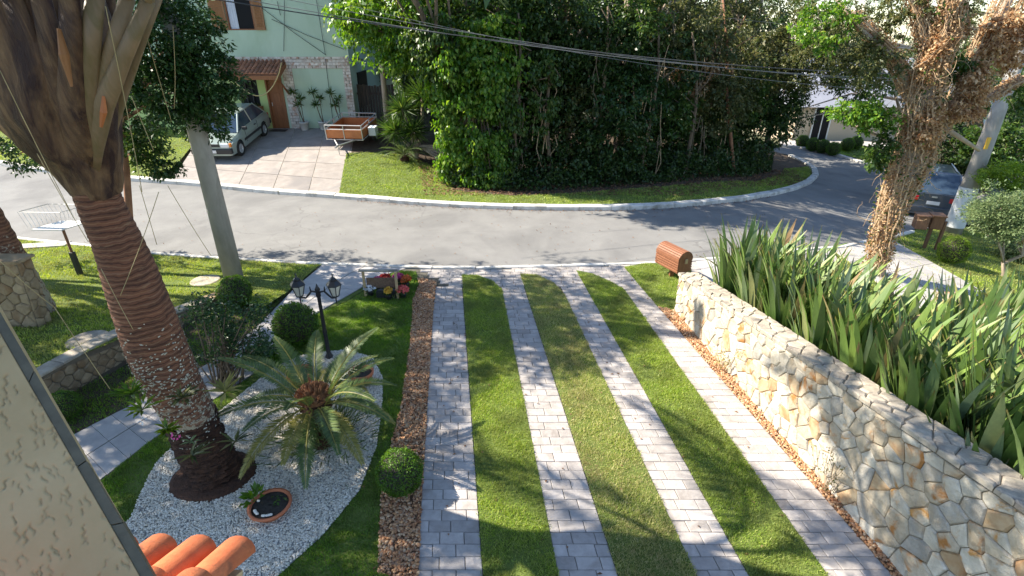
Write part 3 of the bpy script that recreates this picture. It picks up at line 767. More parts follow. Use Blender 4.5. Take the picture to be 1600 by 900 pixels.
# apron along the street, with the rounded corners of the lawn strips let into it
lw = [None]*3
tips = [g2((722,430),(745,431),(770,440),(783,453)), g2((813,429),(838,430),(866,443),(882,461)), g2((900,423),(925,428),(955,441),(968,453))]
lawns = []
for k in range(3):
    l, r = E[2*k+1], E[2*k+2]; tp = xy(tips[k])
    poly = [(l(Y0), Y0), (r(Y0), Y0), (r(tp[3][1]), tp[3][1]), tp[2], tp[1], (l(tp[0][1]) if k == 9 else tp[0][0], tp[0][1])]
    lawns.append(poly)
corner = xy(g2((975,418),(1028,409),(1072,407),(1082,430)))+[(wallF.x+.25, wallF.y-.1), (wallF.x-.02, wallF.y-.15), (E[7](9.42)-.01, 9.42), (E[7](10.36)-.01, 10.36)]
KLy = lambda x: 11.28+0.02*abs(x)
ap = MB(); row = 0; y = YA
while y < 11.6:
    x = -2.2+(row % 2)*.1
    while x < 4.4:
        wv = random.uniform(.24, .30); yb = y+CH-.002
        q = [(x, y), (x+wv, y), (x+wv, yb), (x, yb)]; c = np.array([[x+wv/2, (y+yb)/2]])
        cc_ = np.array(q+[tuple(c[0])]); inside = any(inpoly(cc_, P).all() for P in lawns) or inpoly(cc_, corner).all()
        kx = np.interp(x+wv/2, [p[0] for p in near], [p[1] for p in near])
        if not inside and (y+yb)/2 < kx-.12 and x > -1.55-(y-YA)*.9 and not inpoly(c, bs)[0]:
            V, F = paver(q, 0.011); ap.add(V, F)
        x += wv
    y += CH; row += 1
sheet('apron_bed', [(-1.55, YA), (3.1, YA), (3.2, 11.52), (0, 11.3), (-1.5, 11.25), (-2.6, 11.3)], 0.0005, 'joint_sand', kind='structure')
tag(put('apron_paving', ap, 'paver'), kind='structure')
mats = ['grass_green', 'grass_dry', 'grass_green']
for k in range(3):
    sheet('lawn_strip_turf', lawns[k], 0.018, 'turf', kind='structure')
    tag(grass('lawn_strip_grass', lawns[k], 9500, 0.04, mats[k], T, 0.02, w=0.0042, lim=((-3, 3.2), (4.5, 11))), kind='stuff')
sheet('corner_turf', corner, 0.018, 'turf', kind='structure')
tag(grass('corner_grass', corner, 7000, 0.04, 'grass_green', T, 0.02, w=0.0045), kind='stuff')

# --- the next plot on the right: paved drive with grass joints, planting bed, lawn
nb = xy(g2((1082,409),(1150,403),(1250,396),(1330,384),(1385,372),(1400,398),(1460,428),(1512,460),(1600,520),(1640,600),(1500,560),(1430,480),(1360,430),(1300,440),(1200,470),(1110,450)))
right_lawn = xy(g2((1385,371),(1433,358)))+[(22, 20.2), (30, 23), (30, 0)]+xy(g2((1640,700)))+[(wallE.x+.5, wallE.y), (wallN.x+.5, wallN.y), (wallF.x+.45, wallF.y)]+xy(g2((1082,410),(1200,398),(1310,387)))
sheet('right_lawn_turf', right_lawn, -0.02, 'turf', kind='structure')
rl_vis = xy(g2((1390,372),(1433,360),(1600,345),(1640,430),(1560,480),(1512,462),(1460,430),(1400,400)))
tag(grass('right_lawn_grass', right_lawn, 700, 0.05, 'grass_lawn', T, -0.015, w=0.01, lim=((5, 7), (16, 17.5))), kind='stuff')
nd = thing('neighbour_drive', None, None); tag(nd, kind='structure')
a0, a1 = G(1375,385), G(1200,397); b0, b1 = G(1530,470), G(1440,500)
# long concrete strips running from the street past the agaves
o1, o2 = G(1300,389), G(1395,375); e1, e2 = G(1440,492), G(1540,458)
for i in range(5):
    for j in range(4):
        u0, u1 = i/5+.006, (i+1)/5-.006; v0, v1 = j/4+.003, (j+1)/4-.003
        f = lambda u, v: (o1.lerp(o2, u)).lerp(e1.lerp(e2, u), v)
        q = [f(u0, v0), f(u1, v0), f(u1, v1), f(u0, v1)]
        meshobj('slab', [(p.x, p.y, T(p.x, p.y)-.05) for p in q]+[(p.x, p.y, T(p.x, p.y)+.012) for p in q], [(3,2,1,0), (4,5,6,7), (0,1,5,4), (1,2,6,5), (2,3,7,6), (3,0,4,7)], 'path_concrete', nd)
sw = xy(g2((1084,408),(1200,398),(1306,388),(1300,400),(1200,420),(1105,445)))
sidew = thing('pavement', None, None); tag(sidew, kind='structure')
k1, k2, k3, k4 = G(1086,407), G(1302,388), G(1310,410), G(1112,452)
for i in range(5):
    u0, u1 = i/5+.003, (i+1)/5-.003
    q = [k1.lerp(k2, u0), k1.lerp(k2, u1), k4.lerp(k3, u1), k4.lerp(k3, u0)]
    meshobj('slab', [(p.x, p.y, T(p.x, p.y)-.05) for p in q]+[(p.x, p.y, T(p.x, p.y)+.014) for p in q], [(3,2,1,0), (4,5,6,7), (0,1,5,4), (1,2,6,5), (2,3,7,6), (3,0,4,7)], 'path_concrete', sidew)
# far lawn beyond the bend
fl = xy(g2((1262,230),(1300,238),(1345,249),(1390,262),(1420,268),(1400,238),(1345,228),(1290,226)))
sheet('verge_turf', fl, 0.01, 'turf', kind='structure')
tag(grass('verge_grass', fl, 250, 0.06, 'grass_lush', T, 0.02, w=0.02), kind='stuff')
fp = xy(g2((1215,228),(1258,230),(1290,226),(1345,228),(1400,236),(1400,226),(1340,220),(1220,220)))
sheet('forecourt', fp, 0.02, 'path_concrete', kind='structure')
# ================================================================== MASONRY WALLS
def stone_mats(r):
    return 'stone_white' if r < .46 else 'stone_cream' if r < .78 else 'stone_grey' if r < .92 else 'stone_rust'
# the big boundary wall on the right of the drive
A = Vector((wallF.x, wallF.y, 0)); U = Vector((wd.x, wd.y, 0)).normalized(); Nn = Vector((U.y, -U.x, 0))
if Nn.x > 0: Nn = -Nn
Lw = (wallE-wallF).length
zt = lambda u: 0.80+(1.62-0.80)*min(1.15, u/6.3)
TH = 0.34
w = thing('stone_boundary_wall', 'long pale quartzite stone wall between the striped driveway and the sword-leaved plants', 'wall', A)
core = MB(); n = 8
for i in range(n+1):
    u = Lw*i/n; p = A+U*u
    core.v += [tuple(p-Vector((0,0,.3))), tuple(p+Vector((0,0,zt(u)))), tuple(p-Nn*TH+Vector((0,0,zt(u)))), tuple(p-Nn*TH+Vector((0,0,-1.2)))]
for i in range(n):
    a, b = i*4, (i+1)*4
    for k in range(4): core.f.append((a+k, a+(k+1) % 4, b+(k+1) % 4, b+k))
core.f += [(0,1,2,3), (n*4+3, n*4+2, n*4+1, n*4)]
put('mortar_core', core, 'mortar', w)
face = [(0, -.03), (Lw, -.03), (Lw, zt(Lw)-.005), (0, zt(0)-.005)]
cnt = 0
for c in cells(face, .150, .30, rot=.42, aspect=1.35, off=.22, drop=.22):
    s = stone_cell(c, .0035, lambda u, v, d: tuple(A+U*u+Nn*d+Vector((0,0,v))), random.uniform(.016, .034), -.02, .007)
    if s: meshobj('stone', s[0], s[1], stone_mats(random.random()), w); cnt += 1
# end face towards the street and the coping
for c in cells([(0, -.03), (TH, -.03), (TH, zt(0)-.005), (0, zt(0)-.005)], .2, .3, aspect=1.2):
    s = stone_cell(c, .006, lambda u, v, d: tuple(A-Nn*u-U*d+Vector((0,0,v))), .028, -.02)
    if s: meshobj('stone', s[0], s[1], stone_mats(random.random()), w)
for c in cells([(-.04, -.045), (Lw, -.045), (Lw, TH+.0), (-.03, TH)], .10, .3, rot=.06, aspect=3.2, off=.4):
    s = stone_cell(c, .004, lambda u, v, d: tuple(A+U*u-Nn*v+Vector((0,0,zt(u)+d))), .022, -.035, .0025)
    if s: meshobj('coping_stone', s[0], s[1], 'cap_stone', w); cnt += 1
print('wall stones', cnt)

# low retaining wall along the raised lawn on the left
P0 = Vector((wl0.x, wl0.y, 0)); P1 = Vector((wl3.x, wl3.y, 0)); U2 = (P1-P0).normalized(); L2 = (P1-P0).length
N2 = Vector((-U2.y, U2.x, 0));
if N2.x < 0: N2 = -N2
zl = lambda u: TL(0, (P0+U2*u).y)+.05
w2 = thing('retaining_wall', 'low tan stone retaining wall holding up the left lawn behind the fat palm trunk', 'wall', P0)
core = MB(); n = 10
for i in range(n+1):
    u = L2*i/n; p = P0+U2*u
    core.v += [tuple(p+Vector((0,0,-.3))), tuple(p+Vector((0,0,zl(u)-.02))), tuple(p-N2*.24+Vector((0,0,zl(u)-.02))), tuple(p-N2*.24+Vector((0,0,-.3)))]
for i in range(n):
    a, b = i*4, (i+1)*4
    for k in range(4): core.f.append((a+k, a+(k+1) % 4, b+(k+1) % 4, b+k))
core.f += [(0,1,2,3), (n*4+3, n*4+2, n*4+1, n*4)]
put('mortar_core', core, 'tan_mortar', w2)
for c in cells([(0, .0), (L2, .0), (L2, zl(L2)-.06), (L2*.55, zl(L2*.55)-.06), (0.5, .02)], .13, .2, aspect=1.5):
    s = stone_cell(c, .006, lambda u, v, d: tuple(P0+U2*u+N2*d+Vector((0,0,v-.02))), .02, -.02, .008)
    if s: meshobj('stone', s[0], s[1], 'stone_tan', w2)
u = 0
while u < L2-.1:
    ln = random.uniform(.28, .45); u1 = min(L2, u+ln)
    s = stone_cell([(u, 0), (u1, 0), (u1, .26), (u, .26)], .004, lambda a, b, d: tuple(P0+U2*a-N2*(b-.03)+Vector((0,0,zl(a)-.03+d))), .04, 0, .005)
    meshobj('coping_stone', s[0], s[1], 'cap_stone' if u > .6 else 'stone_tan', w2); u = u1

# tapered masonry pier at the left edge
pb = G(38,512,TL)
pr0 = AtY(52,495,pb.y); pr1 = AtY(26,412,pb.y)
pw = thing('stone_pier', 'short tapering tan stone pier at the left edge of the lawn', 'pier', (pr0.x-1.2, pb.y, TL(0, pb.y)))
hx = pr1.z; z0 = TL(0, pb.y)-.05
def pier(u, v, d):                       # u across (0 = right edge), v up
    xr = pr0.x+(pr1.x-pr0.x)*(v-z0)/(hx-z0)
    return (xr-u, pb.y-d, v)
core = MB(); xr0, xr1 = pr0.x, pr1.x
core.add([(xr0, pb.y, z0), (xr0-2.4, pb.y, z0), (xr0-2.4, pb.y+.28, z0), (xr0, pb.y+.28, z0), (xr1, pb.y, hx), (xr0-2.4, pb.y, hx), (xr0-2.4, pb.y+.28, hx), (xr1, pb.y+.28, hx)], [(0,3,2,1), (4,5,6,7), (0,1,5,4), (1,2,6,5), (2,3,7,6), (3,0,4,7)])
put('mortar_core', core, 'tan_mortar', pw)
for c in cells([(0, z0), (2.4, z0), (2.4, hx), (0, hx)], .17, .22, aspect=1.4):
    s = stone_cell(c, .005, pier, .02, -.02, .008)
    if s: meshobj('stone', s[0], s[1], 'stone_tan', pw)
for c in cells([(0, z0), (.28, z0), (.28, hx), (0, hx)], .17, .2, aspect=1.4):
    s = stone_cell(c, .005, lambda u, v, d: (pr0.x+(pr1.x-pr0.x)*(v-z0)/(hx-z0)+d, pb.y+u, v), .02, -.02, .008)
    if s: meshobj('stone', s[0], s[1], 'stone_tan', pw)
s = stone_cell([(-.05, -.05), (2.4, -.05), (2.4, .32), (-.05, .32)], .004, lambda a, b, d: (pr1.x-a, pb.y+b, hx+d), .05, 0, .004)
meshobj('coping_stone', s[0], s[1], 'stone_tan', pw)

# ================================================================== OUR HOUSE: rendered balcony wall and the clay porch tiles
def atD(px, py, D):
    d = ray(px, py); return Vector((0,0,H))+d*(D)
bw = thing('balcony_wall', 'beige roughcast balcony wall edged with a dark grey strip, close by at lower left', 'wall', atD(100, 700, 1.9))
e0, e1 = atD(-60, 384, 1.95), atD(255, 925, 1.95)       # outer line of the trim
i0, i1 = atD(-60, 416, 1.93), atD(231, 922, 1.93)
Lv = Vector((-1, -0.55, 0)).normalized()
def quadslab(name, a, b, c, d, thick, mat, parent, bev=.004):
    nrm = ((b-a).cross(d-a)).normalized()
    if nrm.dot(Vector((0,0,H))-a) > 0: nrm = -nrm
    vs = [a, b, c, d]+[p+nrm*thick for p in (a, b, c, d)]
    return meshobj(name, [tuple(v) for v in vs], [(0,1,2,3), (7,6,5,4), (0,4,5,1), (1,5,6,2), (2,6,7,3), (3,7,4,0)], mat, parent, bevel=bev)
# roughcast: a finely cut sheet with short worm-like gouges pressed in
def rough_sheet(parent):
    a, b = i0, i1; nu_, nv_ = 260, 300
    e = (b-a); f = Lv*1.2; nrm = e.cross(f).normalized()
    if nrm.dot(Vector((0,0,H))-a) < 0: nrm = -nrm
    uu, vv = np.meshgrid(np.linspace(0, 1, nu_), np.linspace(0, 1, nv_), indexing='ij')
    Dp = np.zeros_like(uu); Lu, Lv_ = e.length, f.length
    X, Yv = uu*Lu, vv*Lv_
    for _ in range(650):
        cx, cy = rng.uniform(0, Lu), rng.uniform(0, Lv_*.75); l = rng.uniform(.010, .028); wv = rng.uniform(.0016, .0034); an = rng.normal(0.35, .3)
        dx, dy = X-cx, Yv-cy; a_ = dx*math.cos(an)+dy*math.sin(an); b_ = -dx*math.sin(an)+dy*math.cos(an)+.004*np.sin(a_*160)
        Dp = np.maximum(Dp, np.exp(-(a_/l)**4-(b_/wv)**2)*rng.uniform(.5, 1))
    n0 = np.array(nrm[:])
    V = np.array(a[:])[None, None]+uu[..., None]*np.array(e[:])+vv[..., None]*np.array(f[:])+n0*(.006-.009*Dp)[..., None]
    idx = np.arange(nu_*nv_).reshape(nu_, nv_)
    F = np.stack([idx[:-1,:-1], idx[1:,:-1], idx[1:,1:], idx[:-1,1:]], -1).reshape(-1, 4)
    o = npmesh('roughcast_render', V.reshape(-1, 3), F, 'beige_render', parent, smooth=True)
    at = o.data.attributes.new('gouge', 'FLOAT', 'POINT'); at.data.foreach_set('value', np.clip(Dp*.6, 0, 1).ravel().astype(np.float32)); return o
rough_sheet(bw)
quadslab('wall_core', i0, i1, i1+Lv*1.3, i0+Lv*1.3, .16, 'beige_render', bw, 0)
ee = [e0.lerp(e1, t) for t in (0, .36, .62, .8, 1)]; ii = [i0.lerp(i1, t) for t in (0, .36, .62, .8, 1)]
for k in range(4):
    d = (ee[k+1]-ee[k]).normalized()*.0015
    quadslab('trim_strip', ii[k]+d-Vector((0,0,0)), ii[k+1]-d, ee[k+1]-d, ee[k]+d, .15, 'grey_trim', bw, .002)

# porch roof of clay barrel tiles
pc = thing('porch_roof', 'corner of a porch roof with bright orange clay barrel tiles below the balcony', 'roof', atD(320, 890, 2.9))
ax = Vector((0.03, .87, -.5)).normalized()      # down the slope
sd = Vector((ax.y, -ax.x, 0)).normalized()                              # across the tiles, to the right
up = sd.cross(ax).normalized()
if up.z < 0: up = -up
ends = [atD(255, 858, 2.95), atD(318, 866, 2.85), atD(374, 866, 2.75)]
tip3 = atD(372, 866, 2.75)
for k in range(-3, 3):
    base = tip3 - sd*.204*(2-k) if True else None
    for j in range(4):
        st = base - ax*(j*.36) + up*(.012*j*0)
        mb = MB(); nr = 9; L_ = .40
        ra, rb = .092, .075
        vs = []
        for q, (r_, s_) in enumerate(((ra, 0), (rb, L_))):
            for th in (0, .010):
                for i in range(nr+1):
                    a = math.pi*i/nr
                    vs.append(st - ax*s_ + sd*(math.cos(a)*(r_-th)) + up*(math.sin(a)*(r_-th)*.85 + (.016 if q == 0 else 0)))
        m_ = nr+1
        for i in range(nr):
            mb.f.append((i, i+1, 2*m_+i+1, 2*m_+i)); mb.f.append((m_+i, 3*m_+i, 3*m_+i+1, m_+i+1)); mb.f.append((i, m_+i, m_+i+1, i+1))
        mb.v = [tuple(v) for v in vs]
        put('tile', mb, 'roof_clay', pc, smooth=True)
        # channel tile between
        mb = MB(); vs = []
        for q, (r_, s_) in enumerate(((.062, -.02), (.08, L_))):
            for i in range(nr+1):
                a = math.pi+math.pi*i/nr
                vs.append(st+sd*.102 - ax*s_ + sd*(math.cos(a)*r_) + up*(math.sin(a)*r_*.6+.035))
        for i in range(nr): mb.f.append((i, i+1, m_+i+1, m_+i))
        mb.v = [tuple(v) for v in vs]
        if k < 2: put('tile', mb, 'roof_clay', pc, smooth=True)
bsl = MB(); b0 = tip3-ax*.06-up*.05
bsl.add([b0+sd*.06, b0-sd*1.1, b0-sd*1.1-ax*1.3, b0+sd*.06-ax*1.3]+[p-up*.05 for p in (b0+sd*.06, b0-sd*1.1, b0-sd*1.1-ax*1.3, b0+sd*.06-ax*1.3)], [(0,1,2,3), (7,6,5,4), (0,4,5,1), (1,5,6,2), (2,6,7,3), (3,7,4,0)])
put('roof_board', bsl, 'pale_wood', pc)

# ================================================================== THE GREEN HOUSE
YF = 24.5
def Fp(px, py, dy=0.0): return AtY(px, py, YF+dy)
xR = Fp(558, 195).x; zG = 0.9; zTop = 7.2; xL = -19.5; depth = 8.0
hs = thing('green_house', 'two-storey mint green house with a white brick band and brown shutters', 'house', (xR, YF, zG))
sh = Fp(323, 0); wz0 = Fp(350, 47).z; wx0, wx1 = Fp(353, 24).x, Fp(396, 24).x; wz1 = wz0+1.45
# front wall in panels around the upper window, ground-floor door and window
dz1 = Fp(436, 121).z; dx0 = Fp(420, 160).x; dx1 = Fp(446, 160).x
gz0, gz1 = Fp(392, 166).z, Fp(390, 122).z; gx0, gx1 = Fp(374, 145).x, Fp(404, 145).x
def wallbox(x0, x1, z0, z1, y0=YF, y1=YF+.25, mat='green_render', name='wall', parent=None):
    mb = MB(); mb.box(((x0+x1)/2, (y0+y1)/2, (z0+z1)/2), (x1-x0, y1-y0, z1-z0)); return put(name, mb, mat, parent or hs)
zb0, zb1 = Fp(500, 107).z, Fp(500, 89).z            # brick band
wm = MB()
def wb(x0, x1, z0, z1): wm.box(((x0+x1)/2, YF+.125, (z0+z1)/2), (x1-x0, .25, z1-z0))
wb(xL, xR, zb0, wz0); wb(xL, wx0, wz0, wz1); wb(wx1, xR, wz0, wz1); wb(xL, xR, wz1, zTop)
wb(dx1, xR, zG, zb0)
wm.box((xR-.125, YF+.25+depth/2, (zG+zTop)/2), (.25, depth, zTop-zG))
wm.box((xL+.125, YF+.25+depth/2, (zG+zTop)/2), (.25, depth, zTop-zG))
put('wall', wm, 'green_render', hs)
wm = MB(); wb(xL, gx0, zG, zb0); wb(gx0, gx1, zG, gz0); wb(gx0, gx1, gz1, zb0); wb(gx1, dx0, zG, zb0); wb(dx0, dx1, dz1, zb0)
put('porch_wall', wm, 'lime_render', hs)['label'] = 'lime yellow wall under the tiled awning'
mb = MB(); mb.box(((xL+xR)/2, YF+depth/2, zTop+.1), (xR-xL+1.0, depth+1.2, .18)); put('roof', mb, 'roof_old', hs)
# upper window
wn = put('window', MB().box(((wx0+wx1)/2, YF+.12, (wz0+wz1)/2), (wx1-wx0, .04, wz1-wz0)), 'window_dark', hs)
mb = MB()
for x in (wx0+.03, wx1-.03): mb.box((x, YF+.05, (wz0+wz1)/2), (.06, .1, wz1-wz0))
mb.box(((wx0+wx1)/2, YF+.05, wz0+.02), (wx1-wx0-.12, .1, .05)); put('frame', mb, 'door_wood', wn)
mb = MB(); n = 7; cx0, cx1 = wx0+.1, wx0+.42
for i in range(n): mb.box((cx0+(cx1-cx0)*i/n, YF+.085-.012*(i % 2), (wz0+wz1)/2), (.06, .02, wz1-wz0-.04))
put('curtain', mb, 'curtain_white', wn)
sxa, sxb = Fp(333, 24).x-.12, wx0-.02
for x0, x1 in ((Fp(329, 24).x, wx0-.01), (wx1+.01, Fp(412, 24).x)):
    s = put('shutter', MB().box(((x0+x1)/2, YF-.035, (wz0+wz1)/2), (x1-x0, .05, wz1-wz0), None), 'shutter_wood', hs, bevel=.006)
    mb = MB(); k = 22
    for i in range(k): mb.box(((x0+x1)/2, YF-.064, wz0+.1+(wz1-wz0-.2)*(i+.5)/k), (x1-x0-.16, .014, .035), Matrix.Rotation(.5, 3, 'X'))
    put('slat_panel', mb, 'shutter_wood', s)
# white brick band and piers (bricks one by one where they show)
def bricks(x0, x1, z0, z1, bl=.26, bh=.075, y=YF):
    z = z0; r = 0
    while z < z1-.02:
        x = x0 - (bl/2 if r % 2 else 0)
        while x < x1-.02:
            a, b = max(x0, x)+.006, min(x1, x+bl*random.uniform(.85, 1.1))-.006
            if b-a > .03:
                d = .02+random.uniform(0, .022)
                yield ((a+b)/2, y-.0-d/2, z+bh/2), (b-a, d, min(bh, z1-z)-.012)
            x += bl
        z += bh; r += 1
bk = thing('brick_cladding', None, None)
bpx0 = Fp(452, 108).x; lp0, lp1 = Fp(444, 112).x+.08, Fp(455, 112).x
lp0 = dx1+.10; lp1 = lp0+.42; rp1 = xR; rp0 = xR-.33
allb = list(bricks(Fp(350, 98).x, xR, zb0, zb1, bl=.34, bh=.12))
pierb = list(bricks(lp0, lp1, zG+.05, zb0, bl=.24, bh=.12))+list(bricks(rp0, rp1, zG+.05, zb0, bl=.24, bh=.12))
bpy.data.objects.remove(bk)
cnt = 0; rest = MB()
bkm = put('cladding', MB().box(((Fp(350, 98).x+xR)/2, YF-.006, (zb0+zb1)/2), (xR-Fp(350, 98).x, .012, zb1-zb0)).box(((lp0+lp1)/2, YF-.006, (zG+zb0)/2), (lp1-lp0, .012, zb0-zG)).box(((rp0+rp1)/2, YF-.006, (zG+zb0)/2), (rp1-rp0, .012, zb0-zG)), 'cap_stone', hs)
for c, d in allb+pierb:
    if cnt < 298: put('brick', MB().box(c, d), 'white_brick', bkm); cnt += 1
    else: rest.box(c, d)
if rest.v: tag(put('brick_field', rest, 'white_brick', bkm), kind='stuff')
# front door
dr_ = put('door', MB().box(((dx0+dx1)/2, YF+.08, (zG+.08+dz1)/2), (dx1-dx0-.1, .05, dz1-zG-.08)), 'door_wood', hs)
mb = MB()
for i in range(4): mb.box(((dx0+dx1)/2, YF+.05, lerp(zG+.35, dz1-.3, i/3)), (dx1-dx0-.4, .02, .38))
put('door_panel', mb, 'door_wood', dr_, bevel=.01)
put('handle', MB().tube([(dx0+.14, YF+.0, zG+1.05), (dx0+.14, YF+.0, zG+1.2)], .012), 'alloy', dr_)
mb = MB(); mb.box((dx0+.03, YF+.0, (zG+dz1)/2), (.06, .12, dz1-zG)); mb.box((dx1-.03, YF, (zG+dz1)/2), (.06, .12, dz1-zG)); mb.box(((dx0+dx1)/2, YF, dz1-.03), (dx1-dx0-.12, .12, .06)); put('door_frame', mb, 'door_wood', hs)
put('doormat', MB().box(((dx0+dx1)/2, YF-.35, T((dx0+dx1)/2, YF-.35)+.035), (.7, .4, .02)), 'black_plastic', hs)
# porch window with its flower box
pwn = put('window', MB().box(((gx0+gx1)/2, YF+.12, (gz0+gz1)/2), (gx1-gx0, .04, gz1-gz0)), 'window_dark', hs)
mb = MB()
for i in range(4): mb.box((lerp(gx0+.02, gx1-.02, i/3), YF+.06, (gz0+gz1)/2), (.035, .05, gz1-gz0))
mb.box(((gx0+gx1)/2, YF+.055, gz1-.03), (gx1-gx0-.04, .05, .05)); put('frame', mb, 'dark_metal', pwn)
put('flower_box', MB().box(((gx0+gx1)/2+.05, YF-.14, gz0-.1), (gx1-gx0+.1, .26, .24)), 'door_wood', hs, bevel=.01)
C = np.c_[rng.uniform(gx0, gx1, 160), rng.uniform(YF-.26, YF-.05, 160), rng.uniform(gz0, gz0+.14, 160)]
V, F = leaves_mesh(C, unit(160), unit(160), .08, .05); npmesh('leaves', V, F, 'leaf_olive', hs)
put('wall_lamp', MB().lathe([(.02, 0), (.08, .05), (.09, .2), (.03, .26)], (gx0+.05, YF-.1, gz1-.25), 8), 'dark_metal', hs)
# awning
ax0, ax1 = Fp(352, 100).x, Fp(447, 100).x; az1 = Fp(400, 96).z
aw = thing('tmp', None, None); bpy.data.objects.remove(aw)
slope = Matrix.Rotation(R(24), 3, 'X')
awn = put('awning', MB().box(((ax0+ax1)/2, YF-.55, az1-.26), (ax1-ax0, 1.15, .05), slope), 'roof_old', hs)
nn = int((ax1-ax0)/.17)
for i in range(nn):
    x = lerp(ax0+.09, ax1-.09, i/(nn-1))
    for j in range(3):
        y_a, y_b = YF-1.08+.36*j, YF-1.08+.36*(j+1)+.05
        za = az1-.5+.36*j*math.tan(R(24))+.055; zb_ = za+(y_b-y_a)*math.tan(R(24))
        mb = MB(); vs = []
        for (y_, z_, r_) in ((y_a, za+.012, .085), (y_b, zb_, .07)):
            for q in range(7):
                a = math.pi*q/6; vs.append((x+math.cos(a)*r_, y_, z_+math.sin(a)*r_*.8))
        mb.v = vs; mb.f = [(q, q+1, 8+q, 7+q) for q in range(6)]+[tuple(range(7))]
        put('tile', mb, 'roof_old', awn)
mb = MB(); mb.box(((ax0+ax1)/2, YF-1.1, az1-.56), (ax1-ax0+.04, .05, .16)); mb.box((ax1-.02, YF-.55, az1-.36), (.05, 1.1, .14), slope); mb.tube([(ax1-.08, YF-.02, az1-1.3), (ax1-.08, YF-.95, az1-.6)], .04, 6)
put('fascia', mb, 'door_wood', hs)
# cables pinned to the front
for a, b in (((407,10),(510,86)), ((425,30),(538,77)), ((445,0),(444,80)), ((434,2),(439,24)), ((495,0),(509,86)), ((300,6),(350,68)), ((509,92),(522,200))):
    p, q = Fp(*a), Fp(*b); m_ = (p+q)/2-Vector((0,0,.05)); p.y = q.y = m_.y = YF-.05
    put('cable', MB().tube([p, m_, q], .011, 5), 'cable_black', hs)
# yellow rope looped from the awning
p, q = Fp(440, 98, -1.2), Fp(355, 112, -1.2); pts = []
for i in range(15):
    t = i/14; v = p.lerp(q, t); v.z -= 1.15*math.sin(math.pi*t)**.8*(1-.1*t); pts.append(v)
tag(put('rope', MB().tube(pts, .022, 6), 'rope_yellow', smooth=True), 'slack yellow rope looping below the tiled awning', 'rope')
# side wall: shuttered window, hooded opening
sw0 = YF+1.0
s = put('window', MB().box((xR+.02, YF+1.9, wz0+.9), (.05, 1.3, 1.3)), 'window_dark', hs)
put('frame', MB().box((xR+.05, YF+1.25, wz0+.9), (.05, .5, 1.35)).box((xR+.05, YF+2.6, wz0+.9), (.05, .5, 1.35)), 'shutter_wood', s)
put('opening', MB().box((xR+.015, YF+1.7, zG+1.6), (.04, 1.6, 1.5)), 'window_dark', hs)
put('hood', MB().box((xR+.15, YF+.9, zG+2.9), (.3, .5, .05), Matrix.Rotation(.3, 3, 'Y')), 'dark_metal', hs)
mb = MB(); mb.box((xL, 0, 0), (.1, .1, .1))
# plank gate beside the house
fz = AtY(580, 133, YF+.5).z; fx1 = AtY(600, 180, YF+.5).x
pg = thing('plank_gate', 'weathered dark plank gate between the green house and the pale palm trunk', 'gate', (xR+.1, YF+.5, zG))
x = xR+.04; k = 0
while x < fx1+.5:
    wv = .125; put('plank', MB().box((x+wv/2, YF+.5, (zG+fz)/2+random.uniform(-.05, .05)), (wv-.016, .03, fz-zG)), 'plank_dark', pg); x += wv
for z in (zG+.4, fz-.35): put('rail', MB().box(((xR+fx1+.5)/2, YF+.54, z), (fx1+.5-xR, .05, .09)), 'plank_dark', pg)

# ================================================================== far houses beyond the bend
def bh(px0, px1, pyb, Y, h, d, mat, name, label, cat='house'):
    a, b = AtY(px0, pyb, Y), AtY(px1, pyb, Y); t = thing(name, label, cat, (a.x, Y, a.z)); return t, a, b
t, a, b = bh(1236, 1425, 222, 34.5, 3, 6, '', 'cream_house', 'low cream house with a glazed corner door seen past the bend in the road')
z0 = a.z-.3; z1 = AtY(1300, 166, 34.5).z
put('wall', MB().box(((a.x+b.x)/2+2, 37.5, (z0+z1)/2), (b.x-a.x+4, 6, z1-z0)), 'house_cream', t)
rb = MB(); rx0, rx1 = a.x-.4, b.x+4.4; rb.add([(rx0, 34.0, z1), (rx1, 34.0, z1), (rx1, 41, z1), (rx0, 41, z1), (rx0+2, 37.5, z1+2.6), (rx1-2, 37.5, z1+2.6)], [(0,1,5,4), (2,3,4,5), (3,0,4), (1,2,5), (0,3,2,1)])
put('roof', rb, 'grey_roof', t)
gx = AtY(1278, 210, 34.5).x
wd_ = put('door', MB().box((gx, 34.48, z0+1.5), (1.0, .06, 2.2)), 'window_dark', t)
put('frame', MB().box((gx-.52, 34.45, z0+1.5), (.08, .08, 2.3)).box((gx+.52, 34.45, z0+1.5), (.08, .08, 2.3)).box((gx, 34.45, z0+2.66), (1.12, .08, .08)).box((gx, 34.44, z0+1.5), (.06, .06, 2.2)), 'painted_white', wd_)
t2, a, b = bh(1225, 1330, 200, 44, 3, 6, '', 'white_house', 'white house with orange brick and a terrace rail glimpsed through the trees')
z0 = a.z-2; z1 = AtY(1270, 118, 44).z
put('wall', MB().box(((a.x+b.x)/2, 47, (z0+z1)/2), (b.x-a.x, 6, z1-z0)), 'house_white', t2)
for k in range(3):
    put('brick_panel', MB().box(((a.x+b.x)/2, 43.96, z1-.9-k*1.6), (b.x-a.x-1, .1, .9)), 'brick_orange', t2)
zb = AtY(1260, 168, 44).z
put('terrace', MB().box(((a.x+b.x)/2, 43.2, zb), (b.x-a.x+1, 1.8, .2)), 'house_white', t2)
for k in range(9): put('baluster', MB().box((lerp(a.x, b.x, k/8), 42.4, zb+.6), (.08, .08, 1.0)), 'painted_white', t2)
put('rail', MB().box(((a.x+b.x)/2, 42.4, zb+1.12), (b.x-a.x+.6, .1, .1)), 'painted_white', t2)
t3, a, b = bh(1330, 1480, 180, 50, 3, 6, '', 'grey_roofed_house', 'house with a broad blue-grey roof above the cream house')
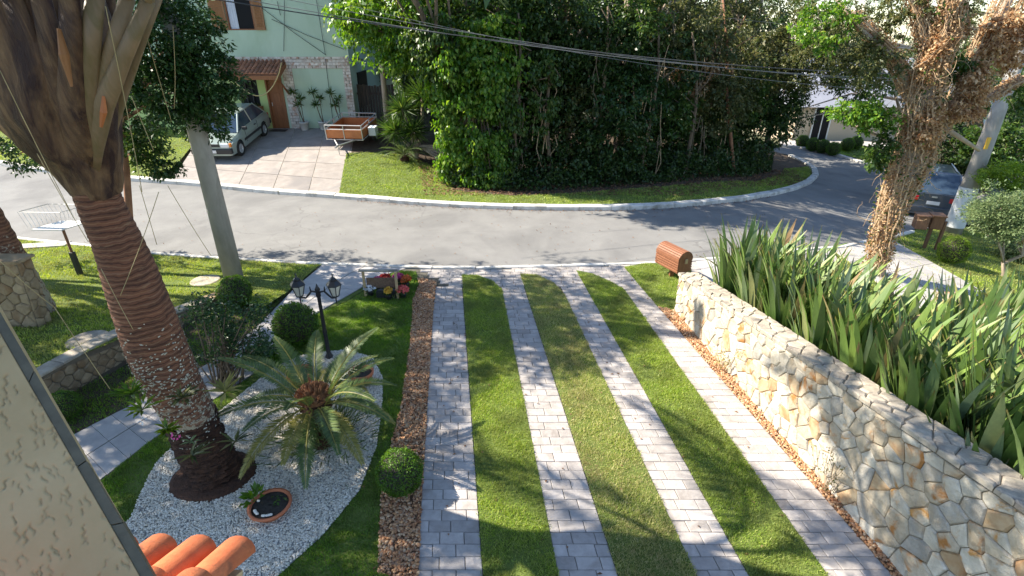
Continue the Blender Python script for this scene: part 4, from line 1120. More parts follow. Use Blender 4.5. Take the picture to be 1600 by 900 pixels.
z0 = a.z-5; z1 = AtY(1350, 160, 50).z; z2 = AtY(1400, 95, 50).z
put('wall', MB().box(((a.x+b.x)/2+3, 54, (z0+z1)/2), (b.x-a.x+4, 7, z1-z0)), 'house_white', t3)
rb = MB(); x0, x1 = a.x-1, b.x+6
rb.add([(x0, 49.5, z1), (x1, 49.5, z1), (x1, 58, z1), (x0, 58, z1), (x0+5, 53.5, z2), (x1-2, 53.5, z2)], [(0,1,5,4), (2,3,4,5), (3,0,4), (1,2,5), (0,3,2,1)])
put('roof', rb, 'grey_roof', t3)
put('window', MB().box((AtY(1362, 170, 50).x, 50.4, z1-.9), (1.0, .1, .9)), 'window_dark', t3)
# ================================================================== TREES
def tree(name, label, base, h, r0, lean, crowns, targets=5, bark='bark', group=None, lr=.06, cat='tree'):
    base = Vector(base); t = thing(name, label, cat, base, group)
    top = base+Vector((lean[0], lean[1], h*.85)); base2 = base-Vector((0,0,.2))
    mb = MB(); tg = []
    for c in crowns:
        cc = Vector(c['c']); rr = c['r']
        for _ in range(targets): tg.append(cc+Vector((random.uniform(-.8,.8)*rr[0], random.uniform(-.8,.8)*rr[1], random.uniform(-.7,.8)*rr[2])))
    limbs(mb, base2, top, r0, r0*.35, tg, lr)
    put('trunk', mb, bark, t, smooth=True)
    for c in crowns:
        crown('crown', t, c['c'], c['r'], c.get('n', 200), c.get('per', 40), c.get('rc', .4), c.get('L', .15), c.get('W', .075), c.get('m', 'leaf_dark'), c.get('shell', .6), c.get('drop', 0), c.get('hang', .4), c.get('cut'))
    return t
# the vine-hung tree at the left end of the island (bright)
# tall trees left of the picture whose crowns throw the dapple over the garden
tree('shade_tree', 'tall broad-leaved tree left of the picture shading the flower bed', (-13.8, 11.3, TL(-13.8, 11.3)), 8.5, .2, (.3, 0, 0), [dict(c=(-13.2, 11.2, 8.4), r=(1.9, 1.9, 1.3), n=75, per=36, rc=.42, L=.16, W=.09, m='leaf_mid'), dict(c=(-11.3, 9.6, 6.9), r=(1.3, 1.3, .8), n=34, per=36, rc=.4, L=.16, W=.09, m='leaf_mid')])
tree('shade_tree', 'second broad-leaved tree left of the picture, shading the retaining wall and path', (-13.4, 8.4, .45), 6.6, .18, (.4, 0, 0), [dict(c=(-13.3, 8.7, 6.8), r=(2.3, 1.7, .9), n=120, per=36, rc=.42, L=.16, W=.09, m='leaf_mid'), dict(c=(-10.6, 6.4, 6.0), r=(1.5, 1.2, .6), n=64, per=36, rc=.4, L=.16, W=.09, m='leaf_mid'), dict(c=(-15.5, 10.5, 7.0), r=(1.6, 1.4, .8), n=60, per=36, rc=.4, L=.16, W=.09, m='leaf_mid')])
vb = G(715, 285)
def cr(px, py, Y, r, n, m, **k):
    p = AtY(px, py, Y); d = dict(c=tuple(p), r=r, n=n, m=m); d.update(k); return d
tree('vine_tree', 'tall tree draped in bright green climbing vine beside the yucca', G(735, 262), 8, .22, (.2, .3, 0), [
    cr(640, 75, 19.6, (1.1, .8, .8), 100, 'leaf_vine', per=34, rc=.34, L=.15, W=.09, shell=.7, drop=1.4, hang=1.5),
    cr(700, 215, 18.6, (.45, .4, 1.3), 60, 'leaf_vine', per=34, rc=.26, L=.14, W=.09, shell=.8, drop=1.8, hang=2),
    cr(765, 255, 18.3, (.5, .4, 1.0), 56, 'leaf_vine', per=34, rc=.26, L=.14, W=.09, shell=.8, drop=1.8, hang=2),
    cr(800, 200, 18.8, (.4, .4, 1.3), 44, 'leaf_mid', per=34, rc=.26, L=.14, W=.09, shell=.8, drop=1.8, hang=2),
    cr(850, 140, 19.0, (.5, .4, 1.3), 44, 'leaf_mid', per=34, rc=.26, L=.14, W=.08, shell=.8, drop=1.8, hang=2),
    cr(570, 20, 19.8, (1.0, .8, .5), 60, 'leaf_vine', per=34, rc=.34, L=.15, W=.09, shell=.7, drop=1.4, hang=1.5),
    cr(680, 60, 18.8, (.8, .7, 1.0), 80, 'leaf_mid', per=34, rc=.34, L=.15, W=.09, shell=.7, drop=1.4, hang=1.5),
    cr(742, 215, 19.0, (1.0, .8, 1.9), 190, 'leaf_vine', per=34, rc=.34, L=.15, W=.10, shell=.9, drop=1.5, hang=1.6, cut=.1),
    cr(700, 110, 19.0, (.9, .9, 1.2), 120, 'leaf_vine', per=34, rc=.34, L=.16, W=.10, shell=.8, drop=1.5, hang=1.6),
    cr(765, 100, 19.0, (1.1, .9, 1.6), 150, 'leaf_vine', per=34, rc=.4, L=.16, W=.10, shell=.8, drop=1.3, hang=1.4),
    cr(640, 20, 20.5, (2.4, 1.6, 1.4), 260, 'leaf_vine', per=36, rc=.42, L=.16, W=.09, shell=.7, drop=1.2, hang=1.2),
    cr(780, 20, 20.0, (1.6, 1.3, 1.5), 150, 'leaf_mid', per=36, rc=.42, L=.16, W=.09, shell=.7, hang=1.0)])
kinds = [
 ('leafy_tree', 'dark leafy tree just right of the vine-hung tree', (835, 266), 8, 19.6, [(830, 215, 1.0, .8, 1.5, 'leaf_dark', 128), (815, 150, .8, .7, 1.0, 'leaf_mid', 67), (850, 95, 1.3, 1.0, 1.4, 'leaf_dark', 162), (800, 30, 1.4, 1.0, 1.1, 'leaf_mid', 148)]),
 ('leafy_tree', 'dull green tree with olive sprays left of the island centre', (890, 262), 9, 20.4, [(885, 220, 1.1, .9, 1.4, 'leaf_dark', 128), (900, 165, .8, .7, .9, 'leaf_olive', 45), (905, 110, 1.5, 1.0, 1.2, 'leaf_dark', 148), (880, 40, 1.4, 1.0, 1.2, 'leaf_dark', 135)]),
 ('leafy_tree', 'broad blue-green tree at the middle of the island', (960, 262), 9, 20.0, [(955, 225, 1.2, .9, 1.2, 'leaf_dark', 128), (975, 160, 1.3, .9, 1.1, 'leaf_gloss', 121), (960, 90, 1.4, 1.0, 1.3, 'leaf_dark', 148), (985, 30, 1.2, 1.0, 1.0, 'leaf_mid', 94)]),
 ('leafy_tree', 'dark tree with light new leaves right of the island centre', (1030, 262), 9, 20.6, [(1025, 225, 1.1, .9, 1.2, 'leaf_dark', 121), (1045, 175, .9, .7, .9, 'leaf_mid', 62), (1035, 110, 1.4, 1.0, 1.2, 'leaf_dark', 148), (1060, 40, 1.3, 1.0, 1.1, 'leaf_olive', 94)]),
 ('leafy_tree', 'bushy tree with yellowing sprays and brown vines near the bend', (1105, 258), 8, 21.6, [(1100, 220, 1.2, .9, 1.1, 'leaf_dark', 121), (1125, 160, 1.3, .9, 1.1, 'leaf_olive', 108), (1090, 110, 1.0, .8, .9, 'leaf_dry', 35), (1110, 75, 1.3, 1.0, 1.0, 'leaf_olive', 94)]),
 ('leafy_tree', 'dark spreading tree nearest the bend of the road', (1190, 250), 7, 23.0, [(1185, 215, 1.4, 1.1, 1.2, 'leaf_dark', 148), (1205, 160, 1.3, 1.0, 1.1, 'leaf_dark', 121), (1165, 150, 1.1, .9, 1.0, 'leaf_mid', 67), (1200, 95, 1.4, 1.0, 1.1, 'leaf_olive', 94)]),
]
for nm, lb, b, h, Y, cs in kinds:
    tree(nm, lb, G(*b), h, .16, (random.uniform(-.6, .6), .2, 0), [cr(x, y, Y+random.uniform(-.6, .6), (rx, ry, rz), n, m, per=34, rc=.34, L=.15, W=.08, shell=.75, hang=.7, cut=.5) for x, y, rx, ry, rz, m, n in cs], bark=random.choice(['bark', 'bark_pale']), group='dark trees of the island', lr=.04)
# bare grey and rusty stems among them, with dry creepers
for k, (x, yb_, yt_, Y, m_) in enumerate(((800, 262, 20, 19.0, 'bark'), (862, 262, 60, 19.3, 'bark_pale'), (930, 262, 10, 19.6, 'bark'), (1000, 262, 40, 19.8, 'bark'), (1072, 258, 50, 20.4, 'bark_pale'), (1150, 255, 0, 21.5, 'bark_red'))):
    g = AtY(x, yb_, Y); g.z = T(g.x, Y); tp = AtY(x+random.uniform(-25, 45), yt_, Y); st = thing('bare_stem', ['dark bare stem beside the vine-hung tree', 'pale bare stem among the leaves left of centre', 'dark bare stem at the middle of the wood', 'dark bare stem right of the middle of the wood', 'pale bare stem in the right part of the wood', 'rusty slanting stem near the bend'][k], 'tree', g, 'bare stems in the island wood')
    m_ = {'bark_pale': 'bark'}.get(m_, m_); mid_ = g.lerp(tp, .5)+Vector((random.uniform(-.3, .3), 0, 0)); mb = MB().tube([g-Vector((0,0,.1)), g.lerp(mid_, .5), mid_, mid_.lerp(tp, .5)+Vector((.1,0,0)), tp], [.09, .07, .06, .05, .03], 8)
    for q in range(3): s_ = mid_.lerp(tp, random.uniform(-.4, .8)); mb.tube([s_, s_+Vector((random.uniform(-.5,.5), -.1, .4)), s_+Vector((random.uniform(-1.1,1.1), -.2, .9))], [.03, .022, .01], 5)
    put('trunk', mb, m_, st, smooth=True)
    mb = MB()
    for q in range(9):
        s_ = mid_.lerp(tp, random.uniform(-.7, .8))+Vector((random.uniform(-.35, .35), -.2, 0)); L_ = random.uniform(.5, 1.4); mb.tube([s_, s_+Vector((random.uniform(-.15,.15), -.08, -L_*.5)), s_+Vector((random.uniform(-.2,.2), -.1, -L_))], .012, 4)
    tag(put('creepers', mb, 'vine_stem' if k % 2 else 'bark', st), kind='stuff')
# second row, behind and above
back = [(700, 24.5, 'leaf_mid', 'tall green tree standing behind the vine-hung tree'), (790, 25.5, 'leaf_dark', 'tall dark tree whose top leaves the picture above the vines'), (880, 25, 'leaf_dark', 'tall dark tree behind the second island tree'),
        (965, 26, 'leaf_dark', 'tall slim tree with sky glinting through behind the island centre'), (1050, 26.5, 'leaf_olive', 'tall olive-green tree behind the island with a bare leaning limb'), (1130, 28, 'leaf_olive', 'thin-crowned tree with patches of blue sky in it above the bend')]
for k, (px, Y, m_, lb) in enumerate(back):
    b = AtY(px, 200, Y); b.z = T(b.x, Y)
    thin = k >= 3
    tree('tall_tree', lb, b, 9.5, .17, (random.uniform(-.5, .5), 0, 0), [cr(px, 95, Y, (2.3, 1.8, 2.6), 190 if thin else 230, m_, per=38, rc=.42, L=.17, W=.09, shell=.5), cr(px+15, -10, Y, (2.6, 2, 2.0), 110 if thin else 190, m_, per=38, rc=.45, L=.17, W=.09, shell=.5)],
         bark='bark_pale' if k % 2 else 'bark', group='tall trees behind the island')
# third row: closes the wood
for k in range(6):
    px = 640+k*105; Y = 31+random.uniform(0, 2); b = AtY(px, 150, Y); b.z = T(b.x, Y)
    tree('woodland_tree', ['slender tree deep in the island wood, behind the yucca', 'shaded tree deep in the wood, left of centre', 'shaded tree deep in the wood at its centre', 'shaded tree deep in the wood, right of centre', 'pale-barked tree deep in the wood before the bend', 'last tree of the wood towards the far houses'][k], b, 10, .2, (0, 0, 0),
         [cr(px, 95, Y, (3.2, 2, 3.6), 230 if k < 4 else 190, 'leaf_dark' if k % 2 else 'leaf_mid', per=36, rc=.55, L=.22, W=.12, shell=.5)], bark='bark_pale' if k > 2 else 'bark', group='trees deep in the wood')
# undergrowth skirting the island
C = []; 
P = scatter_in([(-2.4, 18.2), (0, 17.7), (2.4, 18.0), (6, 19.0), (9.3, 20.9), (11.2, 23.0), (12.4, 25.5), (12, 27), (8, 24), (2, 21), (-2.4, 21)], 420)
Z = np.array([T(x, y) for x, y in P])+rng.uniform(.0, 1.0, len(P))**1.6*(.7+.5*np.sin(P[:,0]*2.1)*np.sin(P[:,1]*1.7))
V, F = leaves_mesh(np.c_[P, Z], unit(len(P)), unit(len(P)), .13*rng.uniform(.6, 1.4, len(P)), .07)
tag(npmesh('undergrowth', V, F, 'leaf_dark'), kind='stuff')
P = scatter_in([(-2.9, 17.2), (6, 17.2), (12.2, 21.5), (13, 24.5), (9, 22), (2, 19), (-3.8, 21.4)], 110)
Z = np.array([T(x, y) for x, y in P])+.06
N_ = rng.normal(0, .25, (len(P), 3)); N_[:,2] = 1; D_ = rng.normal(size=(len(P), 3)); D_[:,2] *= .2
V, F = leaves_mesh(np.c_[P, Z], D_, N_, .09, .05); tag(npmesh('leaf_litter', V, F, 'leaf_litter'), kind='stuff')

# --- sword / frond helpers
def arc(base, az, el0, length, droop, n=8):
    pts = []; p = Vector(base); el = el0
    for i in range(n+1):
        pts.append(p.copy()); d = Vector((math.cos(az)*math.cos(el), math.sin(az)*math.cos(el), math.sin(el)))
        p = p+d*(length/n); el -= droop/n
    return pts
def frond_mesh(pts, lw_, ll, npairs, up_angle=.35, taper=True, start=.12, leafw=.014, droopl=.15):
    # pinnate frond: V of paired leaflets along a curve
    P = np.array([p[:] for p in pts]); s = np.linspace(0, 1, len(P)); q = np.linspace(start, 1, npairs)
    C = np.stack([np.interp(q, s, P[:,k]) for k in range(3)], -1)
    Tn = np.gradient(C, axis=0); Tn /= np.linalg.norm(Tn, axis=1, keepdims=True)
    upv = np.array([0, 0, 1.0]); Sd = np.cross(Tn, upv); Sd /= (np.linalg.norm(Sd, axis=1, keepdims=True)+1e-9); Up = np.cross(Sd, Tn)
    ln = ll*np.sin(np.clip((q-start)/(1-start), 0, 1)**.6*np.pi*.86+.25) if taper else np.full(npairs, ll)
    ln = ln*rng.uniform(.9, 1.1, npairs)
    Vs = []; 
    for sg in (-1, 1):
        D = Sd*sg*.85+Tn*.55+Up*up_angle
        D += rng.normal(0, .04, D.shape); D /= np.linalg.norm(D, axis=1, keepdims=True)
        b = C; t = C+D*ln[:,None]; t[:,2] -= droopl*ln
        m_ = C+D*(ln*.45)[:,None]; W2 = Tn*leafw*.5
        Vs.append(np.stack([b-W2*.6, m_-W2, t, m_+W2+0*b], 1)); 
    V = np.concatenate(Vs, 0); V[:, 3] = V[:, 3]
    return V.reshape(-1, 3), np.arange(len(V)*4).reshape(-1, 4)
def cycad(name, label, base, h, nfr, fl, conec, elr=(.15, 1.15), mats=('leaf_cycad', 'leaf_cycad_yellow'), pup=True, cat='cycad', pairs=78, ll=.17):
    t = thing(name, label, cat, base); b = Vector(base)
    mb = MB(); mb.lathe([(.17, -.1), (.19, .15), (.16, h*.5), (.17, h*.85), (.10, h)], b, 12)
    for i in range(60):
        a = random.uniform(0, 6.28); z = random.uniform(.05, h*.9)
        mb.box(b+Vector((math.cos(a)*.17, math.sin(a)*.17, z)), (.05, .03, .04), Matrix.Rotation(a, 3, 'Z'))
    put('trunk', mb, 'palm_root', t)
    if conec:
        mb = MB(); c = b+Vector((0, 0, h+.07))
        for i in range(260):
            d = Vector(unit(1)[0]); d.z = abs(d.z); p = c+Vector((d.x*.18, d.y*.18, d.z*.10))
            mb.tube([p-d*.05, p+d*.02, p+d*.055+Vector((0,0,.02))], [.016, .019, .006], 5)
        mb.lathe([(.16, -.06), (.18, 0), (.13, .07), (.02, .10)], c, 12)
        put('cone', mb, 'cone_brown', t)
    for i in range(nfr):
        az = i*2.399+random.uniform(-.15, .15); k = i/nfr
        el = lerp(elr[1], elr[0], k)+random.uniform(-.08, .08)
        rr0 = .18 if conec else .06; pts = arc(b+Vector((math.cos(az)*rr0, math.sin(az)*rr0, h)), az, el, fl*random.uniform(.85, 1.08), random.uniform(.8, 1.25), 10)
        V, F = frond_mesh(pts, 0, ll, pairs, .3, leafw=.019)
        low = k > .55 and random.random() < .7
        o = npmesh('frond', V, F, mats[1] if low else mats[0], t)
        put('rachis', MB().tube(pts, [.011]*6+[.008, .006, .005, .004, .003], 5), mats[1], o, world=True)
    if pup:
        n = 900; C = np.array(b[:])+rng.normal(0, 1, (n, 3))*[.27, .24, .12]+[0.05, -.05, .28]; D = C-np.array(b[:]); D[:,2] += .1
        V, F = leaves_mesh(C, D+rng.normal(0, .15, (n, 3)), unit(n), .22, .016); npmesh('offsets', V, F, 'leaf_cycad', t)
    return t
cyb = G(505, 692)
cycad('cycad', 'large sago cycad with a brown cone in the white gravel', cyb, .70, 25, 1.05, True, (-.25, 1.25))
cycad('cycad', 'small sago cycad on the island verge below the yucca', G(632, 252), .25, 20, 1.1, False, (.1, 1.0), mats=('leaf_cycad', 'leaf_cycad'), pup=False, pairs=34, ll=.2)
# yucca by the far drive
yb = G(650, 248); t = thing('yucca', 'tall spiky yucca with several heads beside the wooden trailer', 'yucca', yb)
heads = [AtY(628, 170, yb.y+.2), AtY(645, 205, yb.y), AtY(660, 150, yb.y+.8), AtY(618, 205, yb.y)]
mb = MB()
for hd in heads: mb.tube([yb, yb.lerp(hd, .5)+Vector((.1, 0, 0)), hd], [.09, .07, .05], 7)
for i in range(5): mb.tube([yb+Vector((.2,0,.5)), yb+Vector((.9, -.2-.1*i, .55-.1*i)), yb+Vector((1.6, -.3-.1*i, .15))], [.05, .04, .03], 5)
put('trunk', mb, 'bark_pale', t)
for hd in heads:
    n = 230; D = unit(n); D[:,2] = D[:,2]*.7+.25; D /= np.linalg.norm(D, axis=1, keepdims=True); L_ = rng.uniform(.6, 1.0, n)
    C = np.array(hd[:])+D*(L_*.5)[:,None]; V, F = leaves_mesh(C, D, unit(n), L_, .045, .1); npmesh('leaf_head', V, F, 'leaf_mid', t)

# --- tree over the street at left, behind the big palm
b = G(208, 428, TL)
t = thing('street_tree', 'glossy dark tree leaning over the street between the big palm and the concrete pole', 'tree', b)
j = AtY(197, 262, 11.4); k_ = AtY(180, 120, 11.8)
mb = MB(); tg = []
spots = [(250, 60, 10.1, (.8, .45, .8), 95), (318, 130, 10.2, (.62, .45, .6), 95), (262, 140, 10.0, (.75, .4, .7), 95), (300, 60, 10.6, (.6, .5, .5), 40), (225, 235, 11.2, (.45, .5, .35), 42), (322, 195, 10.8, (.5, .4, .35), 44), (180, 60, 12.0, (1.0, .9, 1.2), 80), (215, 180, 11.6, (.6, .6, .7), 52), (300, 20, 12.3, (.45, .7, .6), 22), (262, 262, 11.2, (.28, .3, .14), 14), (30, 240, 12.5, (.9, .6, .35), 34), (-60, 190, 12.5, (1.2, .8, .8), 50), (40, 60, 13, (1.5, .8, 1.2), 90)]
high = [((-8.6, 11.4, 7.4), (1.7, 1.7, .9), 92), ((-6.6, 11.2, 7.2), (1.3, 1.5, .8), 64), ((-7.4, 12.6, 8.2), (1.6, 1.5, .9), 56), ((-6.9, 9.6, 6.7), (1.2, 1.0, .6), 60), ((-9.4, 8.9, 6.8), (1.2, 1.0, .6), 50)]
for x, y, Y, r, n in spots: tg.append(AtY(x, y, Y))
mb.tube([b-Vector((0,0,.2)), b.lerp(j, .5), j, k_, k_+Vector((-.2, .2, 1.5))], [.09, .075, .07, .06, .04], 8)
for p in tg: s_ = j.lerp(k_, random.uniform(.0, 1)); mb.tube([s_, s_.lerp(p, .5)+Vector((0,0,.12)), p], [.04, .028, .012], 6)
for c_, r_, n_ in high: mb.tube([k_+Vector((-.2, .2, 1.5)), Vector(c_)], [.05, .02], 6)
put('trunk', mb, 'bark_red', t, smooth=True)
for c_, r_, n_ in high: crown('crown', t, c_, r_, n_, 34, .38, .13, .065, 'leaf_mid', .5, 0, .3)
for x, y, Y, r, n in spots: crown('crown', t, AtY(x, y, Y), r, n, 34, .2, .10, .045, 'leaf_gloss' if x != 225 else 'leaf_mid', .4, 0, .3)

# --- big ringed palm in the gravel
PY = palm0.y
pal = thing('big_palm', 'massive ringed palm trunk with a bulging crownshaft rising from the white gravel', 'palm', palm0)
prof = [(337,755,104),(331,728,94),(314,690,88),(298,650,92),(272,605,98),(257,572,104),(243,540,107),(228,495,105),(207,440,100),(192,400,92),(182,375,87),(166,340,83),(152,305,80)]
cs = []
for x, y, w_ in prof:
    d = ray(x, y); tt = PY/d.y; c = Vector((d.x*tt, PY, H+d.z*tt)); cs.append((c, w_*.385/FPX*tt))
def ringed(cs, z0, z1, ring, amp, n=28, jag=0.0):
    zs = [c.z for c, r in cs]; order = np.argsort(zs); Z = np.array(zs)[order]; X = np.array([cs[i][0].x for i in order]); Rr_ = np.array([cs[i][1] for i in order])
    m_ = max(2, int((z1-z0)/ring)); V = []; rows = 0
    for i in range(m_*3+1):
        z = z0+(z1-z0)*i/(m_*3); ph = i % 3
        r = np.interp(z, Z, Rr_)*(1+(-amp, amp*.6, amp)[ph]*random.uniform(.5, 1.5)); x = np.interp(z, Z, X)
        for q in range(n):
            a = 2*math.pi*q/n; rr = r*(1+random.uniform(-jag, jag)+.02*math.sin(a*3+z*4)); V.append((x+math.cos(a)*rr, PY+math.sin(a)*rr, z+.012*math.sin(a*2+i)))
        rows += 1
    F = [(i*n+q, i*n+(q+1) % n, (i+1)*n+(q+1) % n, (i+1)*n+q) for i in range(rows-1) for q in range(n)]
    return V, F
zA, zB, zC = cs[3][0].z, cs[6][0].z, cs[-1][0].z
V, F = ringed(cs, -.05, zA, .035, .03, 34, .10); meshobj('root_mass', V, F, 'palm_root', pal, smooth=False)
V, F = ringed(cs, zA, zC+.06, .05, .014, 44, .012); meshobj('ringed_trunk', V, F, 'palm_ringed', pal, smooth=True)
n = 1500; zz = np.clip(rng.normal((zA+zB)/2, (zB-zA)*.36, n), zA-.25, zB+.8); a = rng.uniform(0, 6.28, n)
Z_ = [c.z for c, r in cs]; o_ = np.argsort(Z_); rr = np.interp(zz, np.array(Z_)[o_], np.array([cs[i][1] for i in o_])); xx = np.interp(zz, np.array(Z_)[o_], np.array([cs[i][0].x for i in o_]))
C = np.c_[xx+np.cos(a)*(rr+.01), PY+np.sin(a)*(rr+.01), zz]; Nn_ = np.c_[np.cos(a), np.sin(a), a*0]; D_ = np.c_[-np.sin(a), np.cos(a), rng.normal(0, .5, n)]
V, F = leaves_mesh(C, D_, Nn_+rng.normal(0, .3, (n, 3)), .026*rng.uniform(.4, 1.7, n), .018); npmesh('lichen', V, F, 'lichen', pal)
# crownshaft
shaft = [(151,303,84),(146,285,98),(139,268,110),(129,248,138),(117,228,165),(104,205,185),(93,175,212),(88,130,225),(85,90,230),(70,40,225),(55,-20,210),(40,-90,180)]
sc_ = []
for x, y, w_ in shaft:
    d = ray(x, y); tt = PY/d.y; sc_.append((Vector((d.x*tt, PY, H+d.z*tt)), w_*.41/FPX*tt))
n = 40; V = []
for i, (c, r) in enumerate(sc_):
    for q in range(n):
        a = 2*math.pi*q/n; f = 1+.05*math.sin(a*5+i*.5)+.035*math.sin(a*9-i*.8)+.018*math.sin(a*23+i*1.3)+random.uniform(-.008,.008); V.append((c.x+math.cos(a)*r*f, c.y+math.sin(a)*r*.85*f, c.z+.02*math.sin(a*2)))
F = [(i*n+q, i*n+(q+1) % n, (i+1)*n+(q+1) % n, (i+1)*n+q) for i in range(len(sc_)-1) for q in range(n)]
meshobj('crownshaft', V, F, 'palm_sheath', pal, smooth=True)
# sheathing leaf stalks fanning upward, then arching fronds
c0 = sc_[3][0]
stalks = [(232,0,.10,-.55,.3), (200,-5,.11,-.50,.0), (150,-10,.13,-.55,-.1), (108,-20,.14,-.6,-.1), (60,-20,.15,-.5,-.2), (10,-20,.16,-.45,-.2), (-40,10,.16,-.3,0), (-90,60,.15,-.1,.1), (-120,120,.14,.1,.2), (255,-30,.09,.1,.5), (170,-60,.12,.5,.3), (70,-60,.13,.6,0), (-20,-60,.13,.5,-.2)]
for k, (x, y, w_, dy, out) in enumerate(stalks):
    src = sc_[1][0]+Vector(((x-110)*.0004, dy*.12, .0)); tip = AtY(x, y, PY+dy*.9)
    mid = src.lerp(tip, .5)+Vector(((x-110)*-.0006, dy*.12, .0))
    az = math.atan2(dy*1.0+random.uniform(-.2, .2), (x-110)/150); ext = arc(tip, az, 1.05 if abs(x-110) < 90 else .8, 3.5, 1.8, 10)
    pts = [src, src.lerp(mid, .5)+Vector(((x-110)*-.0004, dy*.03, 0)), mid, mid.lerp(tip, .5), tip]
    pe = put('petiole', MB().tube(pts, [w_*.35, w_*1.0, w_*.85, w_*.62, w_*.5], 12, flat=.55, ref=(0, 1, 0)), 'palm_petiole' if k in (0, 1, 2, 9) else 'palm_sheath', pal, smooth=True)
    V, F = frond_mesh(ext, 0, .70, 60, .15, leafw=.07, droopl=.4, start=.05); npmesh('leaflets', V, F, 'leaf_palm', pe)
    put('rachis', MB().tube(ext, [w_*.4]+[w_*.3]*4+[.03, .025, .02, .015, .01, .006], 6), 'palm_petiole', pe)
# extra fronds that only show by their shade
for k in range(9):
    az = k*.7+.2; top = sc_[-1][0]+Vector((0, 0, .9)); ext = arc(top, az, 1.2, 4.0, 2.0, 10)
    pe = put('petiole', MB().tube([sc_[-2][0]+Vector((math.cos(az)*.3, math.sin(az)*.25, 0)), top+Vector((math.cos(az)*.05, math.sin(az)*.05, 0))], [.12, .06], 8), 'palm_sheath', pal)
    V, F = frond_mesh(ext, 0, .75, 60, .15, leafw=.075, droopl=.4, start=.03); npmesh('leaflets', V, F, 'leaf_palm', pe)
    put('rachis', MB().tube(ext, [.04]*5+[.03, .025, .02, .015, .01, .006], 6), 'palm_petiole', pe)
# torn sheath and hanging fibres
def strand(a, b, Y0_, Y1_, sag=.0, r=.004, n=9):
    p, q = AtY(a[0], a[1], Y0_), AtY(b[0], b[1], Y1_)
    return MB().tube([p.lerp(q, i/(n-1))-Vector((0,0,sag*math.sin(math.pi*i/(n-1)))) for i in range(n)], r, 5)
for a, b, y0_, y1_, s_ in (((0,110),(110,330),4.2,4.3,.05), ((58,240),(138,378),4.4,4.5,.03), ((165,10),(222,300),4.2,4.5,.06), ((158,420),(208,515),4.35,4.4,.03), ((248,300),(188,462),4.5,4.4,.02), ((0,408),(85,480),3.8,4.0,.02), ((85,480),(172,608),4.0,4.2,.02), ((205,150),(240,235),4.5,4.6,0), ((218,290),(245,382),4.8,5.0,0), ((262,290),(330,400),5.0,5.2,.02), ((230,60),(268,190),4.8,5,.03), ((270,40),(272,170),5,5,.05)):
    put('hanging_fibre', strand(a, b, y0_, y1_, s_, .003), 'fibre', pal, smooth=True)
put('torn_sheath', MB().tube([AtY(92, 45, PY-.62), AtY(100, 85, PY-.66), AtY(112, 135, PY-.64)], [.02, .05, .015], 6, flat=.3), 'shutter_wood', pal)
put('torn_sheath', MB().tube([AtY(162, 150, PY-.4), AtY(162, 175, PY-.42), AtY(158, 198, PY-.4)], [.012, .028, .012], 6), 'trailer_wood', pal)
# epiphytes on the palm: orchids and bromeliads
def sprig(name, label, cat, base, n, L, Wd, mat, spread, petals=None):
    t = thing(name, label, cat, base); b = np.array(base[:])
    D = unit(n); D[:,2] = np.abs(D[:,2])*.5+.1; C = b+D*spread*rng.uniform(.4, 1, (n, 1)); V, F = leaves_mesh(C, D, unit(n)*.4+[0,0,1], L, Wd); npmesh('leaves', V, F, mat, t)
    mb = MB()
    for i in range(0, n, 2): mb.tube([base, Vector(C[i])], .004, 4)
    put('stem', mb, 'leaf_olive', t)
    if petals:
        for pm, off in petals:
            C2 = b+np.array(off)+rng.normal(0, .022, (9, 3)); V, F = leaves_mesh(C2, unit(9), unit(9), .035, .022); npmesh('flower', V, F, pm, t)
    return t
yo = PY-.5
sprig('orchid', 'orchid with lime leaves and a pink bloom hanging off the left of the palm trunk', 'orchid', AtY(262, 672, yo), 22, .15, .045, 'leaf_lime', .11, [('petal_pink', (.06, 0, -.07))])
sprig('orchid', 'orchid with lilac and cream blooms standing out left of the palm trunk', 'orchid', AtY(222, 640, yo), 22, .15, .036, 'leaf_lime', .2, [('petal_lilac', (-.12, 0, .0)), ('petal_white', (-.02, -.03, -.12))])
sprig('orchid', 'highest orchid on the left flank of the palm trunk', 'orchid', AtY(206, 615, yo), 26, .15, .036, 'leaf_bush', .17)
sprig('bromeliad', 'small grey-green bromeliad on the lower front of the palm trunk', 'bromeliad', AtY(298, 690, PY-.48), 14, .11, .018, 'leaf_pale', .07)
sprig('bromeliad', 'trailing strap-leaved bromeliad round the foot of the palm trunk', 'bromeliad', AtY(300, 712, PY-.5), 20, .22, .03, 'leaf_olive', .16)
sprig('bromeliad', 'strap-leaved bromeliad at the right of the palm foot', 'bromeliad', AtY(368, 690, PY-.3), 16, .2, .03, 'leaf_olive', .14)
sprig('orchid', 'green leafy orchid where the lichen ends on the palm trunk', 'orchid', AtY(285, 622, PY-.5), 34, .13, .03, 'leaf_olive', .16)
sprig('bromeliad', 'broad yellow-green bromeliad right of the palm trunk at mid height', 'bromeliad', AtY(352, 612, PY-.1), 22, .26, .04, 'leaf_cycad_yellow', .2)

